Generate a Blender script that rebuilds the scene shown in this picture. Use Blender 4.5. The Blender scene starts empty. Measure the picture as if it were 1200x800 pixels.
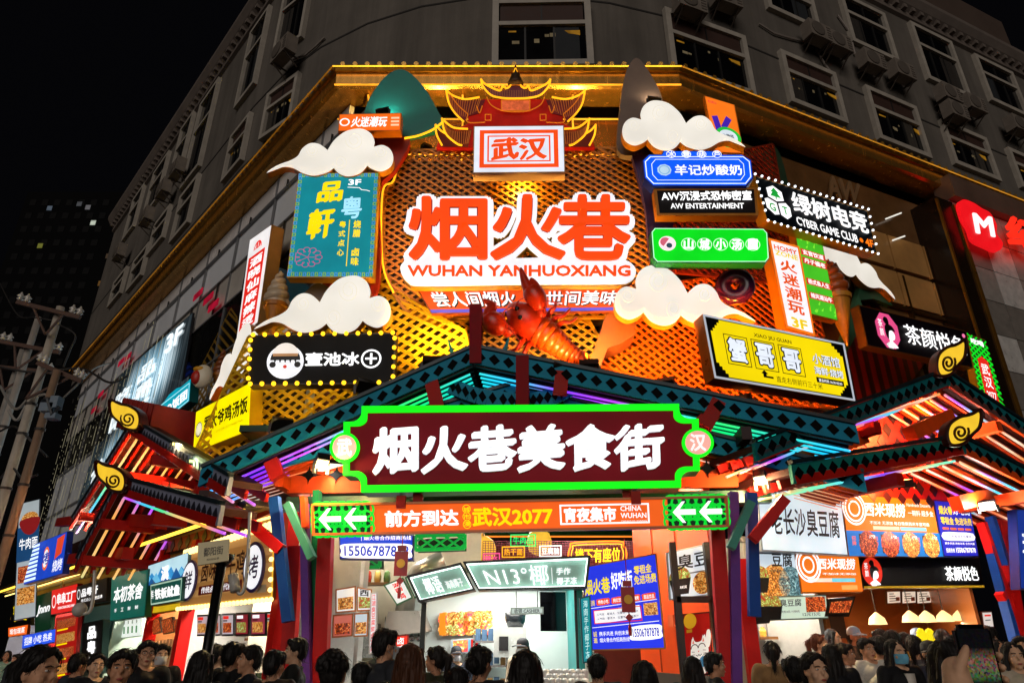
import bpy, bmesh, math, random
from mathutils import Vector as V, Matrix, noise
random.seed(7)
scn = bpy.context.scene
COL = scn.collection
# ---------------------------------------------------------------- camera, sky, city glow, exposure
TH = math.radians(24.2); FP = 800.0; CAM = V((0, 0, 1.6))
cd = bpy.data.cameras.new('camera'); cam = bpy.data.objects.new('camera', cd); COL.objects.link(cam)
cam.location = CAM; cam.rotation_euler = (math.pi/2 + TH, 0, 0)
cd.lens = 24; cd.sensor_width = 36; cd.clip_start = .05; cd.clip_end = 2000
scn.camera = cam
w = bpy.data.worlds.new('World'); scn.world = w; w.use_nodes = True
bg = w.node_tree.nodes['Background']; bg.inputs[0].default_value = (.004, .004, .0055, 1); bg.inputs[1].default_value = .35
sd = bpy.data.lights.new('city_glow', 'SUN'); so = bpy.data.objects.new('city_glow', sd); COL.objects.link(so)
sd.energy = .85; sd.angle = math.radians(40); sd.color = (1, .90, .82)
so.rotation_euler = V((.15, .9, -.28)).to_track_quat('-Z', 'Y').to_euler()
vs = scn.view_settings; vs.view_transform = 'Standard'; vs.look = 'None'; vs.exposure = 0; vs.gamma = 1; vs.use_curve_mapping = False
scn.cycles.max_bounces = 5; scn.cycles.diffuse_bounces = 2; scn.cycles.glossy_bounces = 3; scn.cycles.transparent_max_bounces = 6
scn.cycles.sample_clamp_indirect = 3; scn.cycles.use_denoising = True
scn.cycles.caustics_reflective = False; scn.cycles.caustics_refractive = False

# ---------------------------------------------------------------- picture pixel (1200x800) -> point on a vertical plane
def ray(px, py):
    v = 400 - py
    return V((px-600, FP*math.cos(TH)-v*math.sin(TH), FP*math.sin(TH)+v*math.cos(TH)))
class Pl:
    def __init__(s, p, u):
        s.p = V((p[0], p[1], 0)); s.u = V((u[0], u[1], 0)).normalized(); s.n = V((s.u.y, -s.u.x, 0))
    def at(s, px, py):
        d = ray(px, py); return CAM + d*(s.n.dot(s.p-CAM)/s.n.dot(d))
    def off(s, k): return Pl(s.p+s.n*k, s.u)
    def st(s, px, py):
        q = s.at(px, py); return (q-s.p).dot(s.u), q.z
    def pt(s, a, z, k=0):
        q = s.p+s.u*a+s.n*k; return V((q.x, q.y, z))
def FY(y, yaw=0):
    a = math.radians(yaw); return Pl((0, y), (math.cos(a), math.sin(a)))
def Yp(px, py, y):
    d = ray(px, py); return CAM+d*(y/d.y)
uL = (.674, -.739); uR = (.911, .412)
EA = Yp(395, 82, 11.4); EB = Yp(795, 80, 11.4); ZE = (EA.z+EB.z)/2
LP = Pl(EA, uL); RP = Pl(EB, uR)
q = Yp(335, 640, 10.3); SL = Pl(q, uL); q = Yp(885, 640, 10.3); SR = Pl(q, uR)
GP = FY(9.5, -4)

# ---------------------------------------------------------------- materials
def lin(h):
    h = h.lstrip('#'); c = [int(h[i:i+2], 16)/255 for i in (0, 2, 4)]
    return tuple(x/12.92 if x <= .04045 else ((x+.055)/1.055)**2.4 for x in c)+(1,)
MC = {}
def P(h, rough=.5, metal=0, var=.18, scale=3.0, spec=.5, bump=0.0):
    k = ('P', h, rough, metal, var, scale, spec, bump)
    if k in MC: return MC[k]
    m = bpy.data.materials.new('paint_'+h.strip('#')); m.use_nodes = True; nt = m.node_tree; b = nt.nodes['Principled BSDF']
    b.inputs['Roughness'].default_value = rough; b.inputs['Metallic'].default_value = metal
    b.inputs['Specular IOR Level'].default_value = spec
    c = lin(h)
    if var:
        tc = nt.nodes.new('ShaderNodeTexCoord'); n = nt.nodes.new('ShaderNodeTexNoise'); n.inputs['Scale'].default_value = scale
        n.inputs['Detail'].default_value = 6; n.inputs['Roughness'].default_value = .65
        nt.links.new(tc.outputs['Object'], n.inputs['Vector'])
        r = nt.nodes.new('ShaderNodeValToRGB'); nt.links.new(n.outputs[0], r.inputs[0])
        r.color_ramp.elements[0].position = .3; r.color_ramp.elements[1].position = .75
        r.color_ramp.elements[0].color = tuple(x*(1-var) for x in c[:3])+(1,)
        r.color_ramp.elements[1].color = tuple(min(1, x*(1+var*.6)+var*.004) for x in c[:3])+(1,)
        nt.links.new(r.outputs[0], b.inputs['Base Color'])
        mr = nt.nodes.new('ShaderNodeMapRange'); nt.links.new(n.outputs[0], mr.inputs[0])
        mr.inputs[3].default_value = max(.03, rough-.12); mr.inputs[4].default_value = min(1, rough+.15)
        nt.links.new(mr.outputs[0], b.inputs['Roughness'])
        if bump:
            bp = nt.nodes.new('ShaderNodeBump'); bp.inputs['Strength'].default_value = bump; bp.inputs['Distance'].default_value = .02
            nt.links.new(n.outputs[0], bp.inputs['Height']); nt.links.new(bp.outputs[0], b.inputs['Normal'])
    else: b.inputs['Base Color'].default_value = c
    MC[k] = m; return m
def E(h, s=1.0, var=.12, scale=2.5, gloss=.5):
    """a lit surface: light-box film, neon, LED; slightly uneven as the tubes behind it are"""
    k = ('E', h, s, var, scale, gloss)
    if k in MC: return MC[k]
    m = bpy.data.materials.new('lit_'+h.strip('#')); m.use_nodes = True; nt = m.node_tree; b = nt.nodes['Principled BSDF']
    c = lin(h); b.inputs['Base Color'].default_value = tuple(x*.35 for x in c[:3])+(1,)
    b.inputs['Roughness'].default_value = gloss; b.inputs['Emission Color'].default_value = c
    b.inputs['Specular IOR Level'].default_value = .12
    if var:
        tc = nt.nodes.new('ShaderNodeTexCoord'); n = nt.nodes.new('ShaderNodeTexNoise'); n.inputs['Scale'].default_value = scale
        n.inputs['Detail'].default_value = 2; nt.links.new(tc.outputs['Object'], n.inputs['Vector'])
        mr = nt.nodes.new('ShaderNodeMapRange'); nt.links.new(n.outputs[0], mr.inputs[0])
        mr.inputs[1].default_value = .3; mr.inputs[2].default_value = .7
        mr.inputs[3].default_value = s*(1-var); mr.inputs[4].default_value = s*(1+var*.5)
        nt.links.new(mr.outputs[0], b.inputs['Emission Strength'])
    else: b.inputs['Emission Strength'].default_value = s
    MC[k] = m; return m
def stripes(key, h1, h2, freq, axis='Z', rough=.5, emis=0, metal=0):
    """regular bands: corrugated sheet, slats, LED rows"""
    k = ('S', key)
    if k in MC: return MC[k]
    m = bpy.data.materials.new(key); m.use_nodes = True; nt = m.node_tree; b = nt.nodes['Principled BSDF']
    tc = nt.nodes.new('ShaderNodeTexCoord'); sx = nt.nodes.new('ShaderNodeSeparateXYZ'); nt.links.new(tc.outputs['Object'], sx.inputs[0])
    mm = nt.nodes.new('ShaderNodeMath'); mm.operation = 'MULTIPLY'; mm.inputs[1].default_value = freq
    nt.links.new(sx.outputs['XYZ'.index(axis)], mm.inputs[0])
    fr = nt.nodes.new('ShaderNodeMath'); fr.operation = 'PINGPONG'; fr.inputs[1].default_value = 1; nt.links.new(mm.outputs[0], fr.inputs[0])
    r = nt.nodes.new('ShaderNodeValToRGB'); nt.links.new(fr.outputs[0], r.inputs[0])
    r.color_ramp.elements[0].color = lin(h1); r.color_ramp.elements[1].color = lin(h2)
    r.color_ramp.elements[0].position = .42; r.color_ramp.elements[1].position = .58
    nt.links.new(r.outputs[0], b.inputs['Base Color']); b.inputs['Roughness'].default_value = rough; b.inputs['Metallic'].default_value = metal
    if emis:
        nt.links.new(r.outputs[0], b.inputs['Emission Color']); b.inputs['Emission Strength'].default_value = emis
    MC[k] = m; return m

# ---------------------------------------------------------------- mesh builder
class MB:
    def __init__(s): s.v = []; s.f = []; s.mi = []; s.cur = 0
    def quad(s, a, b, c, d): s.poly([a, b, c, d])
    def poly(s, pts):
        n = len(s.v); s.v += [V(p) for p in pts]; s.f.append(list(range(n, n+len(pts)))); s.mi.append(s.cur); return s
    def mesh(s, vs, fs):
        n = len(s.v); s.v += [V(p) for p in vs]
        for f in fs: s.f.append([i+n for i in f]); s.mi.append(s.cur)
        return s
    def prism(s, pts, d):
        """solid: polygon pts swept by vector d"""
        d = V(d); n = len(pts); a = [V(p) for p in pts]; b = [p+d for p in a]
        fs = [list(range(n)), list(range(2*n-1, n-1, -1))]+[[i, n+i, n+(i+1) % n, (i+1) % n] for i in range(n)]
        return s.mesh(a+b, fs)
    def box(s, c, sz, u=(1, 0, 0), up=(0, 0, 1)):
        u = V(u).normalized(); up = V(up).normalized(); w_ = u.cross(up).normalized(); c = V(c); hx, hy, hz = [q/2 for q in sz]
        p = [c-u*hx-w_*hy-up*hz, c+u*hx-w_*hy-up*hz, c+u*hx+w_*hy-up*hz, c-u*hx+w_*hy-up*hz]
        return s.prism(p, up*2*hz)
    def beam(s, a, b, wd, ht, ref=(0, 0, 1)):
        a = V(a); b = V(b); d = b-a; x = d.cross(V(ref))
        if x.length < 1e-5: x = d.cross(V((1, 0, 0)))
        x.normalize(); y = x.cross(d).normalized(); x *= wd/2; y *= ht/2
        return s.prism([a-x-y, a+x-y, a+x+y, a-x+y], d)
    def tube(s, pts, r, n=8, taper=None, cap=True):
        pts = [V(p) for p in pts]; m = len(pts); vs = []; fs = []; pu = None
        for i, p in enumerate(pts):
            d = (pts[min(i+1, m-1)]-pts[max(i-1, 0)]).normalized()
            if pu is None:
                pu = d.cross(V((0, 0, 1)));
                if pu.length < .05: pu = d.cross(V((0, 1, 0)))
            pu = (pu-d*pu.dot(d)).normalized(); w_ = d.cross(pu)
            rr = r if taper is None else r*(1+(taper-1)*i/(m-1))
            for k in range(n):
                a = 2*math.pi*k/n; vs.append(p+(pu*math.cos(a)+w_*math.sin(a))*rr)
        for i in range(m-1):
            for k in range(n): fs.append([i*n+k, i*n+(k+1) % n, (i+1)*n+(k+1) % n, (i+1)*n+k])
        if cap: fs += [list(range(n-1, -1, -1)), list(range((m-1)*n, m*n))]
        return s.mesh(vs, fs)
    def lathe(s, c, prof, n=16, ax=(0, 0, 1)):
        ax = V(ax).normalized(); u = ax.cross(V((.3, .9, .1))).normalized(); w_ = ax.cross(u); c = V(c); vs = []; fs = []; m = len(prof)
        for r, h in prof:
            for k in range(n):
                a = 2*math.pi*k/n; vs.append(c+ax*h+(u*math.cos(a)+w_*math.sin(a))*r)
        for i in range(m-1):
            for k in range(n): fs.append([i*n+k, i*n+(k+1) % n, (i+1)*n+(k+1) % n, (i+1)*n+k])
        fs += [list(range(n-1, -1, -1)), list(range((m-1)*n, m*n))]
        return s.mesh(vs, fs)
    def ball(s, c, r, n=12, m=8, sc=(1, 1, 1)):
        c = V(c); vs = [c+V((0, 0, r*sc[2]))]; fs = []
        for i in range(1, m):
            t = math.pi*i/m
            for k in range(n):
                a = 2*math.pi*k/n; vs.append(c+V((r*sc[0]*math.sin(t)*math.cos(a), r*sc[1]*math.sin(t)*math.sin(a), r*sc[2]*math.cos(t))))
        vs.append(c-V((0, 0, r*sc[2]))); L = len(vs)-1
        for k in range(n):
            fs.append([0, 1+k, 1+(k+1) % n]); fs.append([L, L-n+(k+1) % n, L-n+k])
        for i in range(m-2):
            for k in range(n):
                a = 1+i*n; fs.append([a+k, a+n+k, a+n+(k+1) % n, a+(k+1) % n])
        return s.mesh(vs, fs)
    def build(s, name, mats, parent=None, smooth=False, loc=None, label=None):
        me = bpy.data.meshes.new(name)
        o = V((0, 0, 0)) if loc is None else V(loc)
        if parent is not None: o = parent.matrix_basis.translation + (parent.parent.matrix_basis.translation if parent.parent else V((0, 0, 0)))
        me.from_pydata([p-o for p in s.v], [], s.f)
        if not isinstance(mats, (list, tuple)): mats = [mats]
        for m in mats: me.materials.append(m)
        me.polygons.foreach_set('material_index', s.mi)
        if smooth: me.polygons.foreach_set('use_smooth', [True]*len(me.polygons))
        if smooth != 'raw':
            bm = bmesh.new(); bm.from_mesh(me); bmesh.ops.recalc_face_normals(bm, faces=bm.faces); bm.to_mesh(me); bm.free()
        ob = bpy.data.objects.new(name, me); COL.objects.link(ob)
        if parent is not None: ob.parent = parent
        else: ob.location = o
        if label: ob['label'] = label
        return ob
def tag(o, label, cat, group=None):
    o['label'] = label; o['category'] = cat
    if group: o['group'] = group
    return o
def thing(name, label, cat, loc, group=None):
    o = bpy.data.objects.new(name, None); COL.objects.link(o); o.location = V(loc); o.empty_display_size = .1
    return tag(o, label, cat, group)
def structure(o): o['kind'] = 'structure'; return o
def copy_tree(o, parent=None):
    c = o.copy(); COL.objects.link(c)
    if parent is not None: c.parent = parent
    for ch in list(o.children): copy_tree(ch, c)
    return c
def lamp(name, kind, loc, energy, color, parent=None, target=None, size=.2, spot=80, blend=.6):
    l = bpy.data.lights.new(name, kind); o = bpy.data.objects.new(name, l); COL.objects.link(o)
    l.energy = energy; l.color = color
    if kind == 'AREA': l.size = size
    else: l.shadow_soft_size = size
    if kind == 'SPOT': l.spot_size = math.radians(spot); l.spot_blend = blend
    loc = V(loc)
    if target is not None: o.rotation_euler = (V(target)-loc).to_track_quat('-Z', 'Y').to_euler()
    if parent is not None: o.parent = parent; loc = loc-parent.location
    o.location = loc; return o

# ---------------------------------------------------------------- lettering
TCACHE = {}
def glyphs(s, ext=0.0, shear=0.0, res=2):
    k = (s, ext, shear, res)
    if k in TCACHE: return TCACHE[k]
    c = bpy.data.curves.new('t', 'FONT'); c.body = s; c.resolution_u = res; c.fill_mode = 'BOTH'; c.shear = shear
    c.extrude = ext
    o = bpy.data.objects.new('t', c); m = o.to_mesh()
    vs = [v.co.copy() for v in m.vertices]; fs = [list(p.vertices) for p in m.polygons]
    o.to_mesh_clear(); bpy.data.objects.remove(o); bpy.data.curves.remove(c)
    TCACHE[k] = (vs, fs); return TCACHE[k]

LOOSE = {'arrow', 'roundel', 'roundel_face', 'food_photo', 'dish_photo', 'drink_photo', 'red_label', 'red_tag', 'pill', 'eye_disc', 'menu_line', 'white_stripe', 'tag'}
class Sign:
    """a panel standing on a plane: cabinet, face, and printed or raised marks as parts; (u,v) run 0..1 from its top left"""
    def __init__(s, name, label, cat, quad, plane, depth=.18, side='#3a2a1c', face='#ffffff', fs=1.0, group=None,
                 outline=None, inset=.02, var=.12, facemat=None, sidemat=None, cabinet=True):
        s.pl = plane; s.n = plane.n; s.q = [plane.at(*p) for p in quad]
        s.W = ((s.q[1]-s.q[0]).length+(s.q[2]-s.q[3]).length)/2; s.H = ((s.q[3]-s.q[0]).length+(s.q[2]-s.q[1]).length)/2
        base = (s.q[3]+s.q[2])/2-s.n*depth; s.root = thing(name, label, cat, base, group); s.parts = {}; s.depth = depth
        ol = outline or [(0, 0), (1, 0), (1, 1), (0, 1)]; s.ol = ol
        if cabinet:
            b = MB(); b.prism([s.m(u, v, 0) for u, v in ol], -s.n*depth); b.build('cabinet', sidemat or P(side, .35, .3), s.root)
        if facemat or face:
            cu = sum(p[0] for p in ol)/len(ol); cv = sum(p[1] for p in ol)/len(ol); iu = inset/s.W; iv = inset/s.H
            f = [(cu+(u-cu)*(1-2*iu), cv+(v-cv)*(1-2*iv)) for u, v in ol]
            b = MB(); b.prism([s.m(u, v, .001) for u, v in f], s.n*.006); b.build('face', facemat or E(face, fs, var), s.root)
    def m(s, u, v, h):
        a = s.q[0].lerp(s.q[1], u); b = s.q[3].lerp(s.q[2], u); return a.lerp(b, v)+s.n*h
    def mb(s, part, mat):
        k = (part, mat.name)
        if part in LOOSE: k = (part, mat.name, len(s.parts))
        if k not in s.parts: s.parts[k] = (MB(), mat)
        return s.parts[k][0]
    def poly(s, part, pts, mat, h=.011, t=0.0):
        b = s.mb(part, mat); p = [s.m(u, v, h) for u, v in pts]
        b.prism(p, s.n*t) if t else b.poly(p)
    def rect(s, part, u0, v0, u1, v1, mat, h=.011, t=0.0): s.poly(part, [(u0, v0), (u1, v0), (u1, v1), (u0, v1)], mat, h, t)
    def disc(s, part, u, v, r, mat, h=.012, n=28, a0=0, a1=2*math.pi, t=0.0):
        ru = r/s.W; rv = r/s.H
        s.poly(part, [(u+ru*math.cos(a0+(a1-a0)*i/n), v+rv*math.sin(a0+(a1-a0)*i/n)) for i in range(n+(0 if a1-a0 > 6.2 else 1))], mat, h, t)
    def ring(s, part, u, v, r, wd, mat, h=.013, n=28, a0=0, a1=2*math.pi):
        b = s.mb(part, mat)
        for i in range(n):
            A = a0+(a1-a0)*i/n; B = a0+(a1-a0)*(i+1)/n
            b.poly([s.m(u+rr*math.cos(t)/s.W, v+rr*math.sin(t)/s.H, h) for rr, t in ((r, A), (r, B), (r-wd, B), (r-wd, A))])
    def line(s, part, pts, wd, mat, h=.012, closed=False):
        """flat stroke through (u,v) points, width in metres"""
        b = s.mb(part, mat); n = len(pts); rng = range(n if closed else n-1)
        for i in rng:
            p = V((pts[i][0]*s.W, pts[i][1]*s.H)); q_ = V((pts[(i+1) % n][0]*s.W, pts[(i+1) % n][1]*s.H)); d = q_-p
            if d.length < 1e-6: continue
            d.normalize(); e = d*wd*.45; o = V((-d.y, d.x))*wd/2; c = [p-e+o, q_+e+o, q_+e-o, p-e-o]
            b.poly([s.m(x.x/s.W, x.y/s.H, h+.0002*(i % 2)) for x in c])
    def frame(s, part, u0, v0, u1, v1, wd, mat, h=.012, t=0.0):
        a = wd/s.W; c = wd/s.H
        s.rect(part, u0, v0, u1, v0+c, mat, h, t); s.rect(part, u0, v1-c, u1, v1, mat, h, t)
        s.rect(part, u0, v0+c, u0+a, v1-c, mat, h, t); s.rect(part, u1-a, v0+c, u1, v1-c, mat, h, t)
    def text(s, st, u0, v0, u1, v1, mat, h=.014, bold=.012, ext=0.0, shear=0.0, part='lettering', res=2, skew=None, nib=None, slant=0.0):
        vs, fs = glyphs(st, .5 if ext else 0, shear, res)
        if not vs: return
        if slant: vs = [V((p.x, p.y+slant*((p.x % 1.0)-.5), p.z)) for p in vs]
        offs = [(0, 0)]
        if nib:                      # broad brush: the glyph drawn along a slanted nib, thick one way and thin the other
            A = math.radians(nib[1]); offs = [((k/5-1)*nib[0]*math.cos(A)-bold*.5*(k % 2*2-1)*math.sin(A), (k/5-1)*nib[0]*math.sin(A)+bold*.5*(k % 2*2-1)*math.cos(A)) for k in range(11)]; bold = max(nib[0], bold)
        x0 = min(p.x for p in vs)-bold; x1 = max(p.x for p in vs)+bold; y0 = min(p.y for p in vs)-bold; y1 = max(p.y for p in vs)+bold
        if y1-y0 < .3: y0, y1 = y0-.3, y1+.3
        b = s.mb(part, mat)
        # heavier strokes: the same glyph laid round a small circle, each copy a hair above the last
        nb = 1 if bold <= .004 else (8 if bold < .06 else 14); dh = .00012
        if not nib and nb > 1: offs = [(bold*math.cos(2*math.pi*j/nb), bold*math.sin(2*math.pi*j/nb)) for j in range(nb)]
        for j, (ox, oy) in enumerate(offs):
            out = []
            for p in vs:
                u = (p.x+ox-x0)/(x1-x0); v = (y1-p.y-oy)/(y1-y0)
                if skew: v = v+skew*(u-.5)
                out.append(s.m(u0+(u1-u0)*u, v0+(v1-v0)*v, h+dh*j+(ext*(p.z+.5) if ext else 0)))
            b.mesh(out, fs)
    def vtext(s, st, u0, v0, u1, v1, mat, gap=.12, **k):
        n = len(st); hh = (v1-v0)/n
        for i, c in enumerate(st):
            if c != ' ': s.text(c, u0, v0+hh*i+hh*gap/2, u1, v0+hh*(i+1)-hh*gap/2, mat, **k)
    def bulbs(s, pts, r, mat, h=.03):
        me = None
        for u, v in pts:
            if me is None:
                b = MB(); b.ball((0, 0, 0), r, 8, 6); ob = b.build('bulb', mat, smooth=True); me = ob.data; ob.parent = s.root
            else:
                ob = bpy.data.objects.new('bulb', me); COL.objects.link(ob); ob.parent = s.root
            ob.location = s.m(u, v, h)-s.root.location
    def done(s):
        for k_, (b, mat) in s.parts.items(): part = k_[0].split('#')[0]; b.build(part, mat, s.root, smooth='raw' if part in ('lettering', 'lettering_backing') else False)
        s.parts = {}; return s
def crom(pts, n=6, closed=True):
    out = []; m = len(pts)
    for i in range(m if closed else m-1):
        g = lambda j: V(pts[j % m]) if closed else V(pts[max(0, min(m-1, j))])
        a, b, c, d = g(i-1), g(i), g(i+1), g(i+2)
        for k in range(n):
            t = k/n; out.append(.5*((2*b)+(c-a)*t+(2*a-5*b+4*c-d)*t*t+(3*b-a-3*c+d)*t**3))
    if not closed: out.append(V(pts[-1]))
    return out
# ================================================================ ground and the mall building
gb = MB(); gb.quad((-300, -200, 0), (300, -200, 0), (300, 400, 0), (-300, 400, 0))
structure(gb.build('ground', P('#5a5650', .28, 0, .3, 1.5, bump=.2)))

def offpath(pts, k):
    """offset a plan polyline to its front side (towards the street)"""
    out = []
    for i, p in enumerate(pts):
        ns = []
        if i > 0: d = (pts[i]-pts[i-1]).normalized(); ns.append(V((d.y, -d.x)))
        if i < len(pts)-1: d = (pts[i+1]-pts[i]).normalized(); ns.append(V((d.y, -d.x)))
        if len(ns) == 1: out.append(p+ns[0]*k)
        else:
            b = (ns[0]+ns[1]).normalized(); out.append(p+b*(k/b.dot(ns[0])))
    return out
def sweep(mb, pts, prof, closed=False):
    rows = [offpath(pts, o) for o, z in prof]; m = len(prof)
    for i in range(len(pts)-1):
        for j in range(m if closed else m-1):
            k = (j+1) % m
            mb.poly([(*rows[j][i], prof[j][1]), (*rows[j][i+1], prof[j][1]), (*rows[k][i+1], prof[k][1]), (*rows[k][i], prof[k][1])])
def P2(v): return V((v.x, v.y))
endL = P2(LP.pt(-24.5, 0)); endR = P2(RP.pt(40, 0))
epath = [endL, P2(EA), P2(EB), endR]
mall = thing('mall_building', 'dark grey multi-storey corner mall with rows of white framed windows above a golden tiled canopy', 'building', (0, 13, 0))
gold = P('#a8741f', .3, .85, .35, 4); bronze = P('#6b4c22', .28, .8, .4, 2.5)
def brushed(h):
    m = P(h, .22, .75, .3, 1.2).copy(); m.name = 'brushed_gold'; nt = m.node_tree; n = nt.nodes['Noise Texture']; mp = nt.nodes.new('ShaderNodeMapping'); mp.inputs['Scale'].default_value = (2.2, 2.2, .12); n.inputs['Scale'].default_value = 4
    nt.links.new(nt.nodes['Texture Coordinate'].outputs['Object'], mp.inputs[0]); nt.links.new(mp.outputs[0], n.inputs['Vector']); return m
# golden canopy round the corner, its tiles, its mirror soffit
b = MB(); sweep(b, epath, [(0, ZE), (.0, ZE-.1), (-.02, ZE-.46), (-.1, ZE-.50), (-.6, ZE-.53)]); b.build('canopy_soffit', brushed('#b8863c'), mall)
b = MB(); sweep(b, epath, [(.03, ZE+.10), (.05, ZE-.02), (.05, ZE-.12), (-.03, ZE-.14), (-.03, ZE+.12), (-1.3, ZE+.35)]); b.build('canopy_edge', gold, mall)
b = MB()
for a_, c_ in ((endL, P2(EA)), (P2(EA), P2(EB)), (P2(EB), endR)):
    d = c_-a_; n = int(d.length/.27); dn = d.normalized(); nn = V((dn.y, -dn.x, 0))
    for i in range(n):
        p = a_+d*((i+.5)/n); p3 = V((p.x, p.y, ZE+.06))
        b.tube([p3+nn*.1, p3-nn*.5+V((0, 0, .1))], .055, 6)
b.build('roof_tiles', P('#b3893a', .38, .45, .3, 4), mall, smooth=False)
op = offpath(epath, .14)
for i, (c_, st_) in enumerate((('#b8761e', .5), ('#ffb62e', 2.2), ('#d8902a', .8))): b = MB(); b.tube([V((*op[i], ZE-.06)), V((*op[i+1], ZE-.06))], .016, 5); b.build('rope_light', E(c_, st_, .4, 1), mall)  # wing tubes are glow added to the tile strip, only the middle is rope
b = MB()
mid = [V((EA.x, EA.y)), V((EB.x, EB.y))]
for zz, oo in ((ZE-.5, .04), (ZE-1.0, -.48), (ZE-2.0, -.48)): b.tube([V((*p, zz)) for p in offpath(epath[1:3], oo)], .02, 5)
for x in (-3.2, -1.1, 1.35, 3.1): b.tube([V((x, 11.6, ZE-.56)), V((x, 11.86, ZE-.7)), V((x, 11.86, ZE-3.0))], .022, 5)
b.build('rope_light', E('#f0a028', 1.6, .5, 1.2), mall)
# curtain wall behind the signs
glassL = stripes('curtain_wall_left', '#14161b', '#1d1f24', .12, 'Z', .12)
wp = offpath(epath, -.55)
def wallpart(name, i, z0, z1, m, k=0.0, a=0.0, c=1.0):
    p = offpath(epath, -.55+k); s_, e_ = p[i].lerp(p[i+1], a), p[i].lerp(p[i+1], c); bb = MB()
    n = (e_-s_).normalized(); nn = V((n.y, -n.x, 0)); bb.prism([(*s_, z0), (*e_, z0), (*e_, z1), (*s_, z1)], -nn*.12); return bb.build(name, m, mall)
wallpart('glass_facade', 0, 4.6, ZE-.9, P('#eef2f8', .18, 0, .14, .3)); wallpart('glass_facade', 1, 4.7, ZE-.9, brushed('#7a4c1c'))
cR = .335
wallpart('glass_facade', 2, 4.7, ZE-.9, P('#7a5430', .2, .1, .5, .5), c=cR)
# stone bands, mullions and joints of the left facade
stone = P('#77726c', .3, .1, .3, 1.2)
wallpart('stone_band', 0, 12.3, ZE-.55, P('#ece6e2', .25, 0, .15, .8), .03); wallpart('stone_band', 0, 10.0, 11.0, P('#cfc8be', .3, .1, .2, 1.2), .03); wallpart('dark_band', 0, 8.4, 9.95, P('#14130f', .25, .1, .4, 1), .03)
b = MB(); L0 = LP.off(-.5)
for i in range(10):
    s_ = -1.4-i*2.4; b.box(L0.pt(s_, 8.8), (.03, .05, 8.0), L0.u)
for z in (6.6, 8.4, 9.97, 11.02, 12.18): b.box(L0.pt(-12.5, z), (24, .07, .05), L0.u)
b.build('mullions', P('#77787a', .4, .2, .2), mall)
b = MB()
for i in range(12):
    s_ = -.6-i*1.6
    b.box(L0.pt(s_*1.4, 12.25, .03), (.02, .05, .2), L0.u); b.box(L0.pt(s_*1.3, 10.5, .03), (.018, .05, 1.0), L0.u)
b.build('stone_joints', P('#1f1d1b', .7), mall)
# right facade: stone panels, brown column, grey metal cladding under the red shop sign
R0 = RP.off(-.5)
b = MB()
for i in range(9):
    for z, h in ((9.5, .9), (10.55, .95)): b.box(R0.pt(.65+i*1.28, z), (1.22, .08, h), R0.u)
b.build('stone_panels', P('#c08c50', .35, .05, .4, .7), mall)
b = MB()
for i in range(7): b.box(R0.pt(.9+i*1.9, 6.6), (.07, .1, 6.6), R0.u)
for z in (8.95, 5.2): b.box(R0.pt(6.5, z), (13, .1, .08), R0.u)
b.build('mullions', P('#5c3f18', .3, .8), mall)
s0 = RP.st(1109, 300)[0]; s1 = RP.st(1128, 300)[0]
b = MB(); b.box(RP.pt((s0+s1)/2, 7.5, -.3), (s1-s0, .9, 9.4), RP.u); b.build('corner_column', P('#2a1c10', .22, .4), mall)
b = MB()
for k in (s0, s1): b.box(RP.pt(k, 7.5, .17), (.07, .05, 9.2), RP.u)
b.build('column_trim', P('#b07a28', .3, .8), mall)
b = MB(); RC = RP.off(-.02)
rr = random.Random(3)
for i in range(16):
    for j in range(11):
        b.cur = rr.choice((0, 0, 0, 1, 2)); b.box(RC.pt(s1+.6+i*1.05, 2.3+j*.96), (1.03, .08, .94), RC.u)
b.build('metal_cladding', [P('#a39c94', .34, .1, .25, 5), P('#d4d0ca', .3, .1, .25, 5), P('#857e76', .4, .1, .25, 5)], mall)
b = MB(); b.box(RC.pt(s1+8.7, 12.75), (17.2, .5, .7), RC.u); b.build('cladding_fascia', P('#7b6152', .4, .3, .3, .8), mall)

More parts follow.
